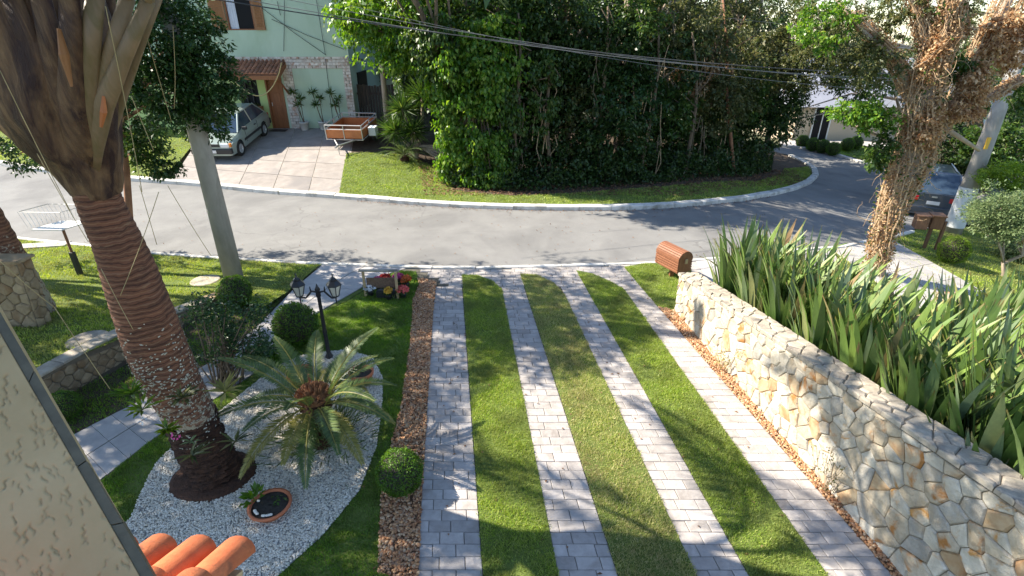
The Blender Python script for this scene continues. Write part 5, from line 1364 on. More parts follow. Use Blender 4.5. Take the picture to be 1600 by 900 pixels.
# second palm at the very left edge
p2b = AtY(58, 500, 8.75); p2b.z = TL(0, 8.7); t = thing('ringed_palm', 'reddish ringed palm trunk at the far left edge behind the stone pier', 'palm', p2b)
_q = AtY(-12, 372, 8.75); top = p2b+(_q-p2b)*(5.9/(_q.z-p2b.z)); V = []; n = 16; rows = 60
for i in range(rows):
    f = i/(rows-1); c = p2b.lerp(top, f); r = lerp(.34, .2, f)*(1+.05*(i % 2))
    for q in range(n): V.append((c.x+math.cos(2*math.pi*q/n)*r, c.y+math.sin(2*math.pi*q/n)*r, c.z))
F = [(i*n+q, i*n+(q+1) % n, (i+1)*n+(q+1) % n, (i+1)*n+q) for i in range(rows-1) for q in range(n)]
meshobj('trunk', V, F, 'palm_ringed', t)
for k in range(14):
    ext = arc(top, k*.449, random.uniform(.5, 1.2), 3.2, 1.9, 10)
    V, F = frond_mesh(ext, 0, .6, 46, .15, leafw=.05, droopl=.4, start=.1); o = npmesh('frond', V, F, 'leaf_palm', t)
    put('rachis', MB().tube(ext, [.04]*5+[.03, .025, .02, .015, .01, .006], 6), 'palm_petiole', o)
# unseen palm added beyond the left edge to shade the white gravel
gp = thing('shading_palm', 'feather palm beside the path left of the picture, shading the white gravel', 'palm', (-9.6, 5.2, .4))
gt = Vector((-9.5, 5.1, 5.6)); put('trunk', MB().tube([(-9.6, 5.2, .1), (-9.6, 5.2, 3), gt], [.2, .14, .12], 10), 'palm_ringed', gp, smooth=True)
for k in range(17):
    ext = arc(gt, k*2.399, random.uniform(.35, 1.25), 3.0, 1.8, 10)
    V, F = frond_mesh(ext, 0, .6, 52, .15, leafw=.055, droopl=.4, start=.1); o = npmesh('frond', V, F, 'leaf_palm', gp)
    put('rachis', MB().tube(ext, [.04]*5+[.03, .025, .02, .015, .01, .006], 6), 'palm_petiole', o)
# pale slender palm by the plank gate
b = G(607, 216); tp = AtY(588, 0, b.y); t = thing('slender_palm', 'pale slender palm trunk beside the plank gate', 'palm', b)
put('trunk', MB().tube([b-Vector((0,0,.1)), b.lerp(tp, .3), b.lerp(tp, .7), tp, tp+Vector((-.1, 0, 1.6))], [.13, .11, .1, .09, .08], 10), 'bark_pale', t, smooth=True)
for k in range(9):
    ext = arc(tp+Vector((-.1, 0, 1.6)), k*.7, .9, 2.4, 1.9, 8); V, F = frond_mesh(ext, 0, .5, 34, .15, leafw=.05, droopl=.4, start=.1); npmesh('frond', V, F, 'leaf_palm', t)

# --- vine-smothered tree at right
db = G(1368, 428); t = thing('vine_smothered_tree', 'leaning tree smothered in dry tan vines and brown leaves behind the sword plants', 'tree', db)
YD = db.y
vsp = [(1368, 430, .20), (1378, 370, .20), (1400, 310, .24), (1428, 250, .30), (1440, 180, .26), (1455, 110, .22), (1480, 40, .19), (1500, -40, .15)]
main = []; 
for i, (x, y, r) in enumerate(vsp): main.append((AtY(x, y, YD+i*.05), r))
mb = MB(); mb.tube([p for p, r in main], [r*.95 for p, r in main], 12)
brs = [((1440,180),(1400,90),(1330,20),.10), ((1455,110),(1440,40),(1420,-40),.11), ((1428,250),(1500,150),(1580,-10),.14), ((1500,150),(1530,160),(1600,120),.07), ((1428,250),(1380,215),(1330,195),.05), ((1445,180),(1500,215),(1530,235),.06), ((1400,90),(1360,60),(1300,-10),.06)]
for a, b_, c, r in brs: mb.tube([AtY(a[0], a[1], YD+.2), AtY(b_[0], b_[1], YD+.3), AtY(c[0], c[1], YD+.5)], [r, r*.8, r*.55], 8)
put('trunk', mb, 'bark_pale', t, smooth=True)
mb = MB()
paths = [([AtY(x, y, YD) for x, y, r in vsp], [r for *_, r in vsp])]+[([AtY(a[0], a[1], YD+.2), AtY(b_[0], b_[1], YD+.3), AtY(c[0], c[1], YD+.5)], [r*1.4]*3) for a, b_, c, r in brs[:4]]
for P_, Rv in paths:
    m_ = len(P_)
    for _ in range(150 if m_ > 4 else 26):
        s0 = random.uniform(0, m_-1.6); ln = random.uniform(.6, 2.4); a0 = random.uniform(0, 6.28); tw = random.uniform(-1.5, 1.5); pts = []; rad_ = random.uniform(.9, 1.35)
        for i in range(9):
            s_ = min(m_-1.001, s0+ln*i/8); k = int(s_); f = s_-k; c = P_[k].lerp(P_[k+1], f); r = lerp(Rv[k], Rv[k+1], f)*rad_; a = a0+tw*i/8
            pts.append(c+Vector((math.cos(a)*r, math.sin(a)*r, random.uniform(-.03, .03)))+Vector((random.uniform(-.03,.03), random.uniform(-.03,.03), 0)))
        mb.tube(pts, random.uniform(.007, .018), 4, cap=False)
    for _ in range(120 if m_ > 4 else 16):      # free tangles looping out
        s_ = random.uniform(0, m_-1.01); k = int(s_); c = P_[k].lerp(P_[k+1], s_-k); r = Rv[k]
        d = Vector((random.uniform(-1, 1), random.uniform(-1, .4), random.uniform(-.3, .5))).normalized(); p = c+d*r; pts = [p.copy()]; L_ = random.uniform(.04, .10)
        for i in range(10):
            d = (d*.8+Vector((random.uniform(-.5, .5), random.uniform(-.5, .5), random.uniform(-.6, .28)))).normalized(); p = p+d*L_; pts.append(p.copy())
        _r = random.uniform(.004, .010); mb.tube(pts, [_r*(1-.07*i) for i in range(11)], 4, cap=False)
tag(put('dry_vines', mb, 'vine_stem', t), kind='stuff')
def sleeve(name, paths, n, L_, W_, mat, k0=.8, k1=1.6):
    C = []
    for P_, Rv in paths:
        m_ = len(P_); q = n if m_ > 4 else n//7
        for _ in range(q):
            s_ = random.uniform(.3 if m_ > 4 else .3, m_-1.01); k = int(s_); c = P_[k].lerp(P_[k+1], s_-k); r = lerp(Rv[k], Rv[k+1], s_-k)*random.uniform(k0, k1); a = random.uniform(0, 6.28)
            C.append((c.x+math.cos(a)*r, c.y+math.sin(a)*r, c.z+random.uniform(-.1, .1)))
    C = np.array(C); m_ = len(C); D = unit(m_); D[:,2] -= .4; V, F = leaves_mesh(C, D, unit(m_), L_*rng.uniform(.6, 1.3, m_), W_); return npmesh(name, V, F, mat, t)
sleeve('dry_leaves', paths, 8500, .055, .035, 'leaf_dry', .8, 1.5)
sleeve('live_leaves', paths[:1], 700, .08, .05, 'leaf_mid', .9, 1.7)
for x, y, dy, r, n, m_ in ((1522,130,.0,(.26,.25,.36),56,'leaf_dry'), (1560,60,.2,(.35,.3,.45),70,'leaf_dry'), (1590,70,.2,(.3,.3,.5),60,'leaf_dry'), (1500,175,0,(.4,.3,.25),55,'leaf_dry'), (1495,45,.2,(.2,.2,.3),24,'leaf_dry'), (1465,90,-.1,(.2,.2,.4),34,'leaf_dry'),(1445,200,-.2,(.26,.25,.4),44,'leaf_dry'),
                        (1365,185,.0,(.42,.4,.3),60,'leaf_vine'), (1330,175,.2,(.4,.4,.22),36,'leaf_vine'), (1375,240,-.1,(.25,.3,.4),44,'leaf_mid'), (1490,105,.2,(.3,.3,.3),36,'leaf_mid'), (1360,100,.3,(.6,.5,.45),60,'leaf_olive'), (1290,40,.4,(.6,.5,.5),50,'leaf_vine'), (1345,50,.5,(.7,.5,.4),34,'leaf_olive'), (1598,150,.4,(.25,.3,.4),24,'leaf_mid'), (1440,10,.5,(.9,.5,.35),34,'leaf_olive')):
    crown('crown', t, AtY(x, y, YD+dy), r, n, 26, .14, .085, .05, m_, .6, 0, .6)
# arched tree hanging over the bend, behind
b = G(1400, 246)
tree('drooping_tree', 'olive-leaved tree spreading over the bend in front of the far houses', b, 7.5, .18, (-3.0, -3.5, 0), [cr(1300, 85, 21.5, (1.7, 1.4, 1.1), 110, 'leaf_olive', per=36, rc=.35, L=.13, W=.07), cr(1350, 120, 21.5, (1.3, 1.2, .9), 80, 'leaf_mid', per=36, rc=.35, L=.13, W=.07), cr(1255, 70, 22.5, (1.5, 1.2, 1.6), 110, 'leaf_olive', per=36, rc=.4, L=.14, W=.07), cr(1240, 160, 25.5, (1.0, 1.2, 1.3), 60, 'leaf_dark', per=36, rc=.4, L=.14, W=.07)], bark='bark_pale')
# background trees to the right
for k, (x, y, Y, r, n, m_, lb) in enumerate(((1560,190,24,(2.6,1.6,2.0),170,'leaf_dark','dark tree behind the white-based pole'), (1640,120,26,(2.6,1.6,2.6),150,'leaf_mid','green tree at the right edge above the shrubs'), (1480,120,34,(3.5,2,2.2),130,'leaf_mid','distant green tree behind the vine-smothered tree'), (1590,30,34,(4,2,2.6),140,'leaf_olive','hazy olive tree high at the right edge'), (1420,30,46,(5,2,3.5),130,'leaf_mid','far tree above the grey roof'), (1290,15,42,(4.5,2,2.6),150,'leaf_olive','far olive tree above the white house'), (1180,20,40,(3.6,2,2.4),120,'leaf_mid','far green tree behind the bend, left of the white house'), (1360,-10,60,(7,3,3.5),150,'leaf_dark','farthest dark tree over the grey-roofed house'), (1530,0,52,(6,3,3.5),150,'leaf_dark','farthest dark tree behind the vine-smothered tree'), (1500,245,23.5,(1.8,1.0,.9),110,'leaf_dark','low dark tree behind the parked grey car'), (1560,235,22,(1.6,1.0,1.0),130,'leaf_mid','mid-green tree between the white-based pole and the right edge'))):
    p = AtY(x, y, Y); g = Vector((p.x, Y, T(p.x, Y)))
    tree('roadside_tree', lb, g, max(1.5, p.z-g.z), .15, (0, 0, 0), [dict(c=tuple(p), r=r, n=n, m=m_, per=36, rc=.4, L=.17, W=.09)], group='trees beyond the parked car')
# row of far trees along the horizon line (one wood)
C = []
for k in range(46):
    x = -45+k*2.6; y = 62+random.uniform(-6, 10); z = T(x, y)
    C.append((x, y, z+3+random.uniform(-1, 1.5)))
n = 420; cc = np.repeat(np.array(C), n, 0)+unit(46*n)*rng.uniform(.4, 1, (46*n, 1))*[2.6, 2.6, 3.6]
V, F = leaves_mesh(cc, unit(len(cc)), unit(len(cc)), .55, .35); tag(npmesh('distant_woods', V, F, 'leaf_dark'), kind='stuff')
# pale feathery shrubs at right edge
for k, (x, y, r, n, m_, lb) in enumerate(((1568,335,(.62,.8,.6),230,'leaf_pale','feathery pale green shrub right of the white-based pole'), (1592,395,(.5,.6,.5),170,'leaf_pale','lower pale green shrub at the right edge'), (1580,275,(.8,.7,.4),150,'leaf_lime','yellow-green shrub top above the feathery shrub'), (1610,330,(.6,.7,.9),200,'leaf_olive','olive shrub at the right edge behind the feathery one'))):
    g = G(x, 430-k*25); p = AtY(x, y, g.y)
    tree('feathery_shrub', lb, g, max(.5, p.z-g.z), .06, (0, 0, 0), [dict(c=tuple(p), r=r, n=n, m=m_, per=44, rc=.2, L=.075, W=.035, hang=0)], targets=14, bark='bark_pale', group='pale shrubs at right', lr=.02, cat='shrub')
# glossy shrub by the palm
g = G(355, 600); t = thing('glossy_shrub', 'open-branched glossy dark shrub right of the big palm trunk', 'shrub', g)
mb = MB(); tips_ = []
for i in range(40):
    tx = random.uniform(285, 418); ty = random.uniform(470, 570); Yt = g.y+random.uniform(-.5, .7); p = AtY(tx, ty, Yt); tips_.append(p); s_ = g+Vector((random.uniform(-.2, .2), random.uniform(-.15, .15), 0))
    mb.tube([s_, s_.lerp(p, .45)+Vector((0,0,.1)), p], [.016, .011, .005], 5)
put('stem', mb, 'bark', t)
for i, p in enumerate(tips_):
    pass
C = np.array([p[:] for p in tips_]); cc = np.repeat(C, 70, 0)+unit(len(C)*70)*(rng.uniform(0, 1, len(C)*70)**.5*.19)[:,None]; D = unit(len(cc)); D[:,2] = np.abs(D[:,2])*.6
V, F = leaves_mesh(cc, D, unit(len(cc))*.5+[0,0,1], .065*rng.uniform(.7, 1.3, len(cc)), .032); npmesh('leaves', V, F, 'leaf_gloss', t)

# lofty crowns of the island wood, above the picture, that shade the road towards the bend
for k, (c_, r_, n_) in enumerate((((-4.8, 18.6, 9.6), (2.0, 1.8, 1.6), 120), ((-1.6, 18.4, 10.8), (2.2, 1.8, 1.8), 150), ((1.6, 19.3, 12.0), (2.2, 1.9, 1.8), 130), ((-3.2, 17.6, 7.6), (1.6, 1.2, 1.0), 60), ((4.6, 20.0, 11.5), (2.2, 1.9, 1.8), 110))):
    gx_ = max(c_[0], -1.6)+.2*k; g = Vector((gx_, c_[1]+2.2, T(gx_, c_[1]+2.2)))
    tree('lofty_tree', ['first', 'second', 'third', 'low leaning', 'fourth'][k]+' lofty island tree with its crown above the picture', g, c_[2], .13, (c_[0]-gx_, -1.6, 0), [dict(c=c_, r=r_, n=n_, per=34, rc=.5, L=.2, W=.11, m='leaf_mid')], group='lofty trees of the island')
# --- clipped balls
def ball_proto(r, mat, n):
    t = thing('topiary_ball', None, None); 
    mb = MB(); mb.lathe([(.03, 0), (r*.5, r*.2), (r*.85, r*.6), (r*.93, r), (r*.8, r*1.45), (r*.4, r*1.82), (.02, r*1.9)], (0,0,0), 16)
    put('dark_core', mb, 'pot_soil', t, smooth=True)  # solid dark core filling the ball behind its leaf shell
    D = unit(n); lump = 1+.05*np.sin(D[:,0]*7)*np.sin(D[:,1]*6+1)+.025*np.sin(D[:,2]*9)
    lump = np.where(rng.uniform(0, 1, n) < .03, lump*1.1, lump); C = D*(r*lump*rng.uniform(.9, 1.04, n))[:,None]+[0, 0, r*.98]; C = C[C[:,2] > .02]; D = (C-[0,0,r])/r; m_ = len(C)
    V, F = leaves_mesh(C, D+rng.normal(0, .7, (m_, 3)), D+rng.normal(0, .5, (m_, 3)), .030*rng.uniform(.7, 1.3, m_), .017); npmesh('leaves', V, F, mat, t)
    return t
balls = [((467,535),33,'round clipped ball bush standing left of the twin-lantern lamp post','leaf_bush'), ((372,478),25,'clipped ball bush at the foot of the concrete pole',None), ((627,763),35,'clipped ball bush in the brown pebbles beside the driveway',None),
         ((107,652),23,'shaded clipped ball below the low retaining wall',None), ((588,955),34,'lime-topped clipped ball cut off by the bottom edge of the picture',None), ((1483,410),21,'bright clipped ball bush on the grass near the white-based pole','x')]
bp = ball_proto(.33, 'leaf_bush', 5200); bl = ball_proto(.33, 'leaf_lime', 4200)
first = {}
for i, ((x, y), pr_, lb, m_) in enumerate(balls):
    g = G(x, y); src = bl if i in (4, 5) else bp
    d = g-Vector((0,0,H)); zc = d.y*cp - d.z*sp; r = pr_/FPX*zc
    if src.name not in first: o = src; o.location = g; first[src.name] = 1; o.scale = (r/.33,)*3
    else: o = dup(src, g, None, random.uniform(0, 6), r/.33)
    tag(o, lb, 'topiary', 'clipped ball bushes')
# row of tiny balls on the far verge
C = g2((1268,236),(1284,239),(1300,243),(1322,236),(1335,233),(1252,231))
for i, p in enumerate(C):
    o = dup(bp, p, None, i, 1.1); tag(o, ['first', 'second', 'third', 'fourth', 'fifth', 'sixth'][i]+' small dark ball bush along the far kerb beyond the bend', 'topiary', 'tiny ball bushes beyond the bend')

# --- sword-leaved flax along the wall: each clump a plant, each sword a leaf
leafm = []
for v in range(10):
    n = 9; L_ = 1.0; bend_ = random.uniform(.05, .35) if v < 9 else random.uniform(.5, .7); V = []; wv = random.uniform(.022, .031)
    for i in range(n):
        f = i/(n-1); el = math.pi/2-.08-bend_*f*f*.9; x = L_*f*math.cos(math.pi/2-.08-bend_*f*f*.55); z = L_*f*math.sin(math.pi/2-.08-bend_*f*f*.55)
        w_ = wv*(.75+.25*math.sin(f*3))*(1-max(0, f-.72)/.28)**.75+.001
        tw = (f*.5+v*.1)*.6; V += [(x+math.sin(tw)*w_, -math.cos(tw)*w_, z), (x-.35*w_, 0, z-.01), (x-math.sin(tw)*w_, math.cos(tw)*w_, z)]
    F = []
    for i in range(n-1):
        a = i*3; F += [(a, a+1, a+4, a+3), (a+1, a+2, a+5, a+4)]
    me = bpy.data.meshes.new('leaf'); me.from_pydata(V, [], F); me.update(); leafm.append(me)
def M_flax():
    m, n, l, b = newmat('flax'); tc = n.new('ShaderNodeTexCoord'); sx = n.new('ShaderNodeSeparateXYZ'); l.new(tc.outputs['Object'], sx.inputs[0])
    oi = n.new('ShaderNodeObjectInfo'); r = ramp(n, [(0, (.065,.12,.026)), (.3, (.12,.20,.04)), (.6, (.20,.29,.06)), (.78, (.15,.21,.12)), (.9, (.27,.33,.12)), (.96, (.36,.36,.14)), (1, (.30,.19,.09))]); l.new(oi.outputs['Random'], r.inputs[0])
    tipr = ramp(n, [(.93, (0,0,0)), (.995, (1,1,1))]); l.new(sx.outputs[2], tipr.inputs[0])
    nz = noise(n, l, coords(n, l, 'Object', (40, 40, 2), True), 3); col = mix(n, l, .25, r.outputs[0], nz, 'OVERLAY')
    col = mix(n, l, tipr.outputs[0], col, (.25,.13,.05)); l.new(col, b.inputs['Base Color']); b.inputs['Roughness'].default_value = .5
    t = n.new('ShaderNodeBsdfTranslucent'); l.new(col, t.inputs[0]); ms = n.new('ShaderNodeMixShader'); ms.inputs[0].default_value = .22
    l.new(b.outputs[0], ms.inputs[1]); l.new(t.outputs[0], ms.inputs[2]); l.new(ms.outputs[0], n['Material Output'].inputs[0]); return m
fm = M_flax()
for me in leafm: me.materials.append(fm); me.polygons.foreach_set('use_smooth', [True]*len(me.polygons))
def flax(base, n, size, label, spread=.16, k_wall=False):
    t = thing('flax_plant', label, 'flax plant', base, 'sword-leaved flax plants along the wall')
    for i in range(n):
        o = bpy.data.objects.new('leaf', random.choice(leafm)); COL.objects.link(o); o.parent = t
        a = random.uniform(0, 6.283); r = spread*math.sqrt(random.random()); o.location = (math.cos(a)*r, math.sin(a)*r, -.05)
        q = random.uniform(.0, .36)*(.35+r/spread*.7)
        ang = a+random.uniform(-.3, .3)
        if k_wall and math.cos(ang)*Nn.x+math.sin(ang)*Nn.y > -.1: q *= .22; o.data = leafm[random.randrange(4)]
        o.rotation_euler = (0, q, ang); s_ = size*random.uniform(.6, 1.08); o.scale = (s_, s_*random.uniform(.75, 1.15), s_)
    return t
# row positions: behind the wall, following it
spots = []
names_ = ['at the street end of the stone wall, overhanging the pavement', 'second from the street along the stone wall', 'third from the street along the stone wall', 'fourth from the street along the stone wall', 'midway along the stone wall', 'just past the middle of the stone wall', 'towards the near end of the stone wall', 'nearest the camera against the stone wall']
for i in range(8):
    u = .55+i*.82; p = A+U*u-Nn*(.34+.52)
    spots.append((p, 1.95+.05*i, 'flax clump '+names_[i]))
names2 = ['behind the first wall-side clump, facing the road', 'between the vine-smothered tree and the wall', 'below the foot of the vine-smothered tree', 'in the second row behind the middle of the wall', 'beside the orange brick box', 'in front of the neighbour drive', 'in the outer row near the right edge', 'outermost at the lower right corner']
for i in range(8):
    u = .3+i*.86; p = A+U*u-Nn*(1.55+.15*math.sin(i*2)+.09*i)
    spots.append((p, 1.85+.06*i, 'flax clump '+names2[i]))
names3 = ['right of the orange brick box, tall against the neighbour drive', 'at the right edge below the pale shrubs', 'third row, low at the right edge', 'with leaning purple-grey swords at the right edge']
for (x, y), nm in zip(((1530,575),(1590,560),(1585,660),(1480,600)), names3):
    g = G(x, y); spots.append((g, 1.75, 'flax clump '+nm))
for k, (p, s_, lb) in enumerate(spots):
    p = Vector((p.x, p.y, T(p.x, p.y)-.02)); flax(p, 125 if k < 16 else 96, s_, lb, .24, k < 8)
# ================================================================== STREET FURNITURE AND SMALL THINGS
# concrete poles
pb_ = G(367, 440); t = thing('utility_pole', 'tall grey concrete utility pole behind the small ball bush, left of the path', 'utility pole', pb_)
put('pole', MB().tube([pb_-Vector((0,0,.3)), pb_+Vector((0,0,9))], [.20, .13], 20), 'pole_concrete', t, smooth=True)
put('crossarm', MB().box(pb_+Vector((0, 0, 8.2)), (1.8, .1, .12)), 'pole_concrete', t)
pq = G(1488, 362); t = thing('utility_pole', 'leaning-looking concrete pole with a white painted foot by the parked grey car', 'utility pole', pq)
d = pq-Vector((0,0,H)); zc = d.y*cp-d.z*sp; r0 = 12.5/FPX*zc
tz = Upon(1562, 120, pq)
put('pole', MB().tube([pq-Vector((0,0,.3)), Vector((pq.x, pq.y, tz+1.2))], [r0, r0*.6], 18), 'pole_concrete', t, smooth=True)
wz = Upon(1510, 292, pq)
put('painted_band', MB().lathe([(r0*1.03, .2), (r0*.96, wz-pq.z)], pq, 18, cap=False), 'painted_white', t, smooth=True)
put('yellow_mark', MB().box((pq.x-r0*.5, pq.y-r0*.75, Upon(1530, 222, pq)), (.1, .05, .35)), 'petal_yellow', t)
# overhead cables
for k, (a, b, ya, yb, lb) in enumerate((((380,-12),(1562,118),11.5,pq.y,'top black overhead cable sagging across the wood'), ((520,8),(1562,126),13,pq.y,'second overhead cable just under the top one'), ((560,6),(1562,132),14,pq.y,'third thin overhead cable across the wood'), ((700,30),(1562,150),15.5,pq.y,'lowest thin overhead cable across the wood'), ((950,0),(1562,60),22,pq.y+6,'thin pale wire near the top edge above the bend'))):
    p, q = AtY(*a, ya), AtY(*b, yb); p0 = p-(q-p)*.15; pts = []
    for i in range(25):
        f = i/24; v = p0.lerp(q, f); v.z -= .55*4*f*(1-f)*(.8 if k < 4 else .4)-.0; pts.append(v)
    tag(put('overhead_cable', MB().tube(pts, (.012, .008, .007, .006, .006)[k], 5), 'cable_grey' if k else 'cable_black'), lb, 'cable', 'overhead cables')
# twin lantern lamp post
lb_ = G(515, 560); t = thing('lamp_post', 'black garden lamp post with two lanterns behind the cycad', 'lamp post', lb_)
zt_ = Upon(496, 455, lb_)
mb = MB(); mb.lathe([(.07, 0), (.06, .06), (.035, .1), (.032, .5), (.04, .52), (.03, .56), (.027, zt_-.1), (.04, zt_-.08), (.03, zt_), (.045, zt_+.03), (.02, zt_+.08), (.004, zt_+.13)], lb_, 14)
put('post', mb, 'lamp_black', t, smooth=True)
sg = [(-1, .30), (1, .27)]
for s_, off in sg:
    pts = [lb_+Vector((0, 0, zt_-.02)), lb_+Vector((s_*.10, 0, zt_-.0)), lb_+Vector((s_*.16, 0, zt_-.07)), lb_+Vector((s_*.21, 0, zt_-.12)), lb_+Vector((s_*off, 0, zt_-.11))]
    put('arm', MB().tube(pts, .016, 8).tube([lb_+Vector((s_*.11, 0, zt_)), lb_+Vector((s_*.115, 0, zt_+.08))], [.014, .008], 6).tube([lb_+Vector((s_*off, 0, zt_-.08)), lb_+Vector((s_*off, 0, zt_-.24))], [.018, .005], 6), 'lamp_black', t, smooth=True)
    c = lb_+Vector((s_*off, 0, zt_-.09)); L_ = put('lantern', MB().lathe([(.055, 0), (.06, .015), (.06, .02)], c, 6).lathe([(.125, .20), (.12, .215), (.07, .27), (.055, .275), (.055, .30), (.02, .33), (.008, .36), (.014, .375), (.004, .40)], c, 6), 'lamp_black', t)
    mb = MB()
    for q in range(6):
        a = math.pi/3*q; mb.tube([c+Vector((math.cos(a)*.058, math.sin(a)*.058, .015)), c+Vector((math.cos(a)*.108, math.sin(a)*.108, .2))], .007, 4)
    mb.tube([c+Vector((math.cos(math.pi/3*q)*.108, math.sin(math.pi/3*q)*.108, .2)) for q in range(7)], .009, 4)
    put('frame', mb, 'lamp_black', L_); put('glass', MB().lathe([(.052, .02), (.10, .2)], c, 6, cap=False), 'lamp_glass', L_)
# bench-like wooden frame with flower boxes
f0, f1 = G(572, 463), G(622, 467); zt_ = Upon(568, 421, f0)
t = thing('wooden_rack', 'small pale wooden frame by the flowers at the street end of the garden bed', 'rack', (f0+f1)/2)
for p in (f0, f1): put('post', MB().box(p+Vector((0,0,zt_/2)), (.05, .04, zt_)), 'pale_wood', t, bevel=.004)
put('rail', MB().box((f0+f1)/2+Vector((0, 0, zt_)), ((f1-f0).length+.12, .07, .035)), 'cap_stone', t, bevel=.004)
fc = (f0+f1)/2
put('board', MB().box(fc+Vector((0, .05, zt_*.52)), ((f1-f0).length-.12, .02, zt_*.36)), 'basket_brown', t)
def flowers(name, label, p, mat, n=60, r=.13, pot='basket_brown'):
    q = thing(name, label, 'flowers', p); c = np.array(p[:])
    put('pot', MB().lathe([(.05, 0), (.075, .10), (.08, .11)], p, 10), 'black_plastic', q, smooth=True)
    C = c+[0, 0, .15]+rng.normal(0, 1, (80, 3))*[r*.7, r*.7, .04]; V, F = leaves_mesh(C, unit(80), unit(80), .05, .03); npmesh('leaves', V, F, 'leaf_mid', q)
    D = unit(n); D[:,2] = np.abs(D[:,2]); C = c+[0, 0, .18]+D*[r, r, .09]*rng.uniform(.7, 1.1, (n, 1)); V, F = leaves_mesh(C, unit(n)*.8+D, D, .06, .055); npmesh('petals', V, F, mat, q)
for x, y, m_, lb in ((592,452,'petal_pink','pink flowers at the left of the flower group'), (603,447,'petal_red','red flowers at the back of the flower group'), (610,455,'petal_white','white flowers in the middle of the flower group'), (624,446,'petal_pink','magenta flowers at the back right of the flower group'), (635,449,'petal_orange','orange flowers at the right end of the flower group'), (630,466,'petal_coral','coral flowers right of the wooden frame'), (608,468,'petal_yellow','yellow flowers in front of the wooden frame'), (580,462,'petal_white','small white flowers by the left post of the frame')):
    flowers('flower_pot', lb, G(x, y), m_, r=.125 if m_ != 'petal_yellow' else .08, n=110)
put('planter_box', MB().box(G(605, 466)+Vector((0, .05, .08)), (.42, .16, .16)), 'black_plastic', t, bevel=.01)
# barrel mailbox
mz = G(1062, 442); mt = thing('wooden_mailbox', 'arched red-brown slatted wooden mailbox at the street end of the stone wall', 'mailbox', mz)
A0 = AtY(1031, 399, mz.y+.62); A1 = AtY(1067, 420, mz.y-.05)
axm = Vector((A1.x-A0.x, A1.y-A0.y, 0)); Lm = .72; axm.normalize(); sm = Vector((-axm.y, axm.x, 0))
if sm.x < 0: sm = -sm
c1 = AtY(1071, 410, mz.y); c0_ = c1-axm*Lm; Wm, Hm = .185, .22
def arch(c, w_, h_, n=9):
    pts = [(-w_, -h_)]
    for i in range(n+1):
        a = math.pi-math.pi*i/n; pts.append((math.cos(a)*w_, h_*.25+math.sin(a)*w_*.95))
    pts.append((w_, -h_)); return pts
ar = arch(None, Wm, Hm, 14)
for k, c in enumerate((c0_+axm*.02, c1-axm*.02)):
    mb = MB(); a2 = [(u*.93, v*.96) for u, v in ar]; mb.prism(a2, lambda u, v, w_: c+sm*u+Vector((0,0,v))+axm*w_, -.02, .02); put('end_board', mb, 'box_wood', mt)
cl = [(-Wm, -Hm+.03+i*.052) for i in range(6)]
n = 13
slots = [((-Wm, -Hm+.03+i*.055), 0) for i in range(6)]+[((math.cos(math.pi-math.pi*i/12)*Wm, Hm*.25+math.sin(math.pi-math.pi*i/12)*Wm*.95), i) for i in range(0, 13)]+[((Wm, -Hm+.03+i*.055), 12) for i in range(6)]
for (u, v), i in slots:
    a = math.pi-math.pi*i/12 if v > Hm*.2 else (math.pi if u < 0 else 0)
    nrm = (sm*math.cos(a)+Vector((0,0,math.sin(a)))).normalized(); tg_ = nrm.cross(axm)
    M3 = Matrix((axm, tg_, nrm)).transposed(); put('slat', MB().box((c0_+c1)/2+sm*u+Vector((0,0,v))+nrm*.004, (Lm, .040, .022), M3), 'box_wood', mt, bevel=.003)
put('floor_board', MB().box((c0_+c1)/2+Vector((0,0,-Hm)), (Lm, Wm*2, .03), Matrix((axm, sm, Vector((0,0,1)))).transposed()), 'box_wood', mt)
put('latch', MB().box(c1+axm*.025+Vector((0,0,.03)), (.03, .06, .10), Matrix((axm, sm, Vector((0,0,1)))).transposed()), 'pale_wood', mt)
mid = (c0_+c1)/2; put('post', MB().box((mid.x, mid.y, (mid.z-Hm)/2), (.09, .09, mid.z-Hm)), 'box_wood', mt)
# street refuse basket on a post
bb = G(126, 430, TL); t = thing('refuse_basket', 'raised white metal refuse tray with a wire basket on a post in the left lawn', 'refuse basket', bb)
tzp = AtY(92, 352, bb.y); ht = tzp.z
put('post', MB().tube([bb, Vector((bb.x, bb.y, ht-.02))], .028, 8), 'bark_red', t, smooth=True)
put('sleeve', MB().box(bb+Vector((0,0,.28)), (.09, .09, .56)), 'dark_metal', t, bevel=.005)
q0, q1, q2, q3 = [AtY(*p, bb.y+o_) for p, o_ in (((58,357),-.12),((98,358),-.2),((122,347),.25),((85,345),.3))]
zz_ = ht
pts = [(bb.x-.44, bb.y-.26), (bb.x+.22, bb.y-.30), (bb.x+.42, bb.y+.28), (bb.x-.24, bb.y+.32)]
put('tray', MB().add([(x, y, ht) for x, y in pts]+[(x, y, ht-.02) for x, y in pts], [(0,1,2,3), (7,6,5,4), (0,4,5,1), (1,5,6,2), (2,6,7,3), (3,7,4,0)]), 'painted_white', t)
mb = MB(); cpts = [(x-.28*(1 if i in (0, 3) else .0)-.1, y+.25, ht+.30) for i, (x, y) in enumerate(pts)]; lo_ = [(x-.1*(1 if i in (0, 3) else 0), y+.05, ht+.02) for i, (x, y) in enumerate(pts)]
for i in range(4):
    a, b = Vector(cpts[i]), Vector(cpts[(i+1) % 4]); c, d = Vector(lo_[i]), Vector(lo_[(i+1) % 4])
    mb.tube([a, b], .006, 4)
    for k in range(9): mb.tube([a.lerp(b, k/8), c.lerp(d, k/8)], .003, 3, cap=False)
put('basket', mb, 'galvanised', t)
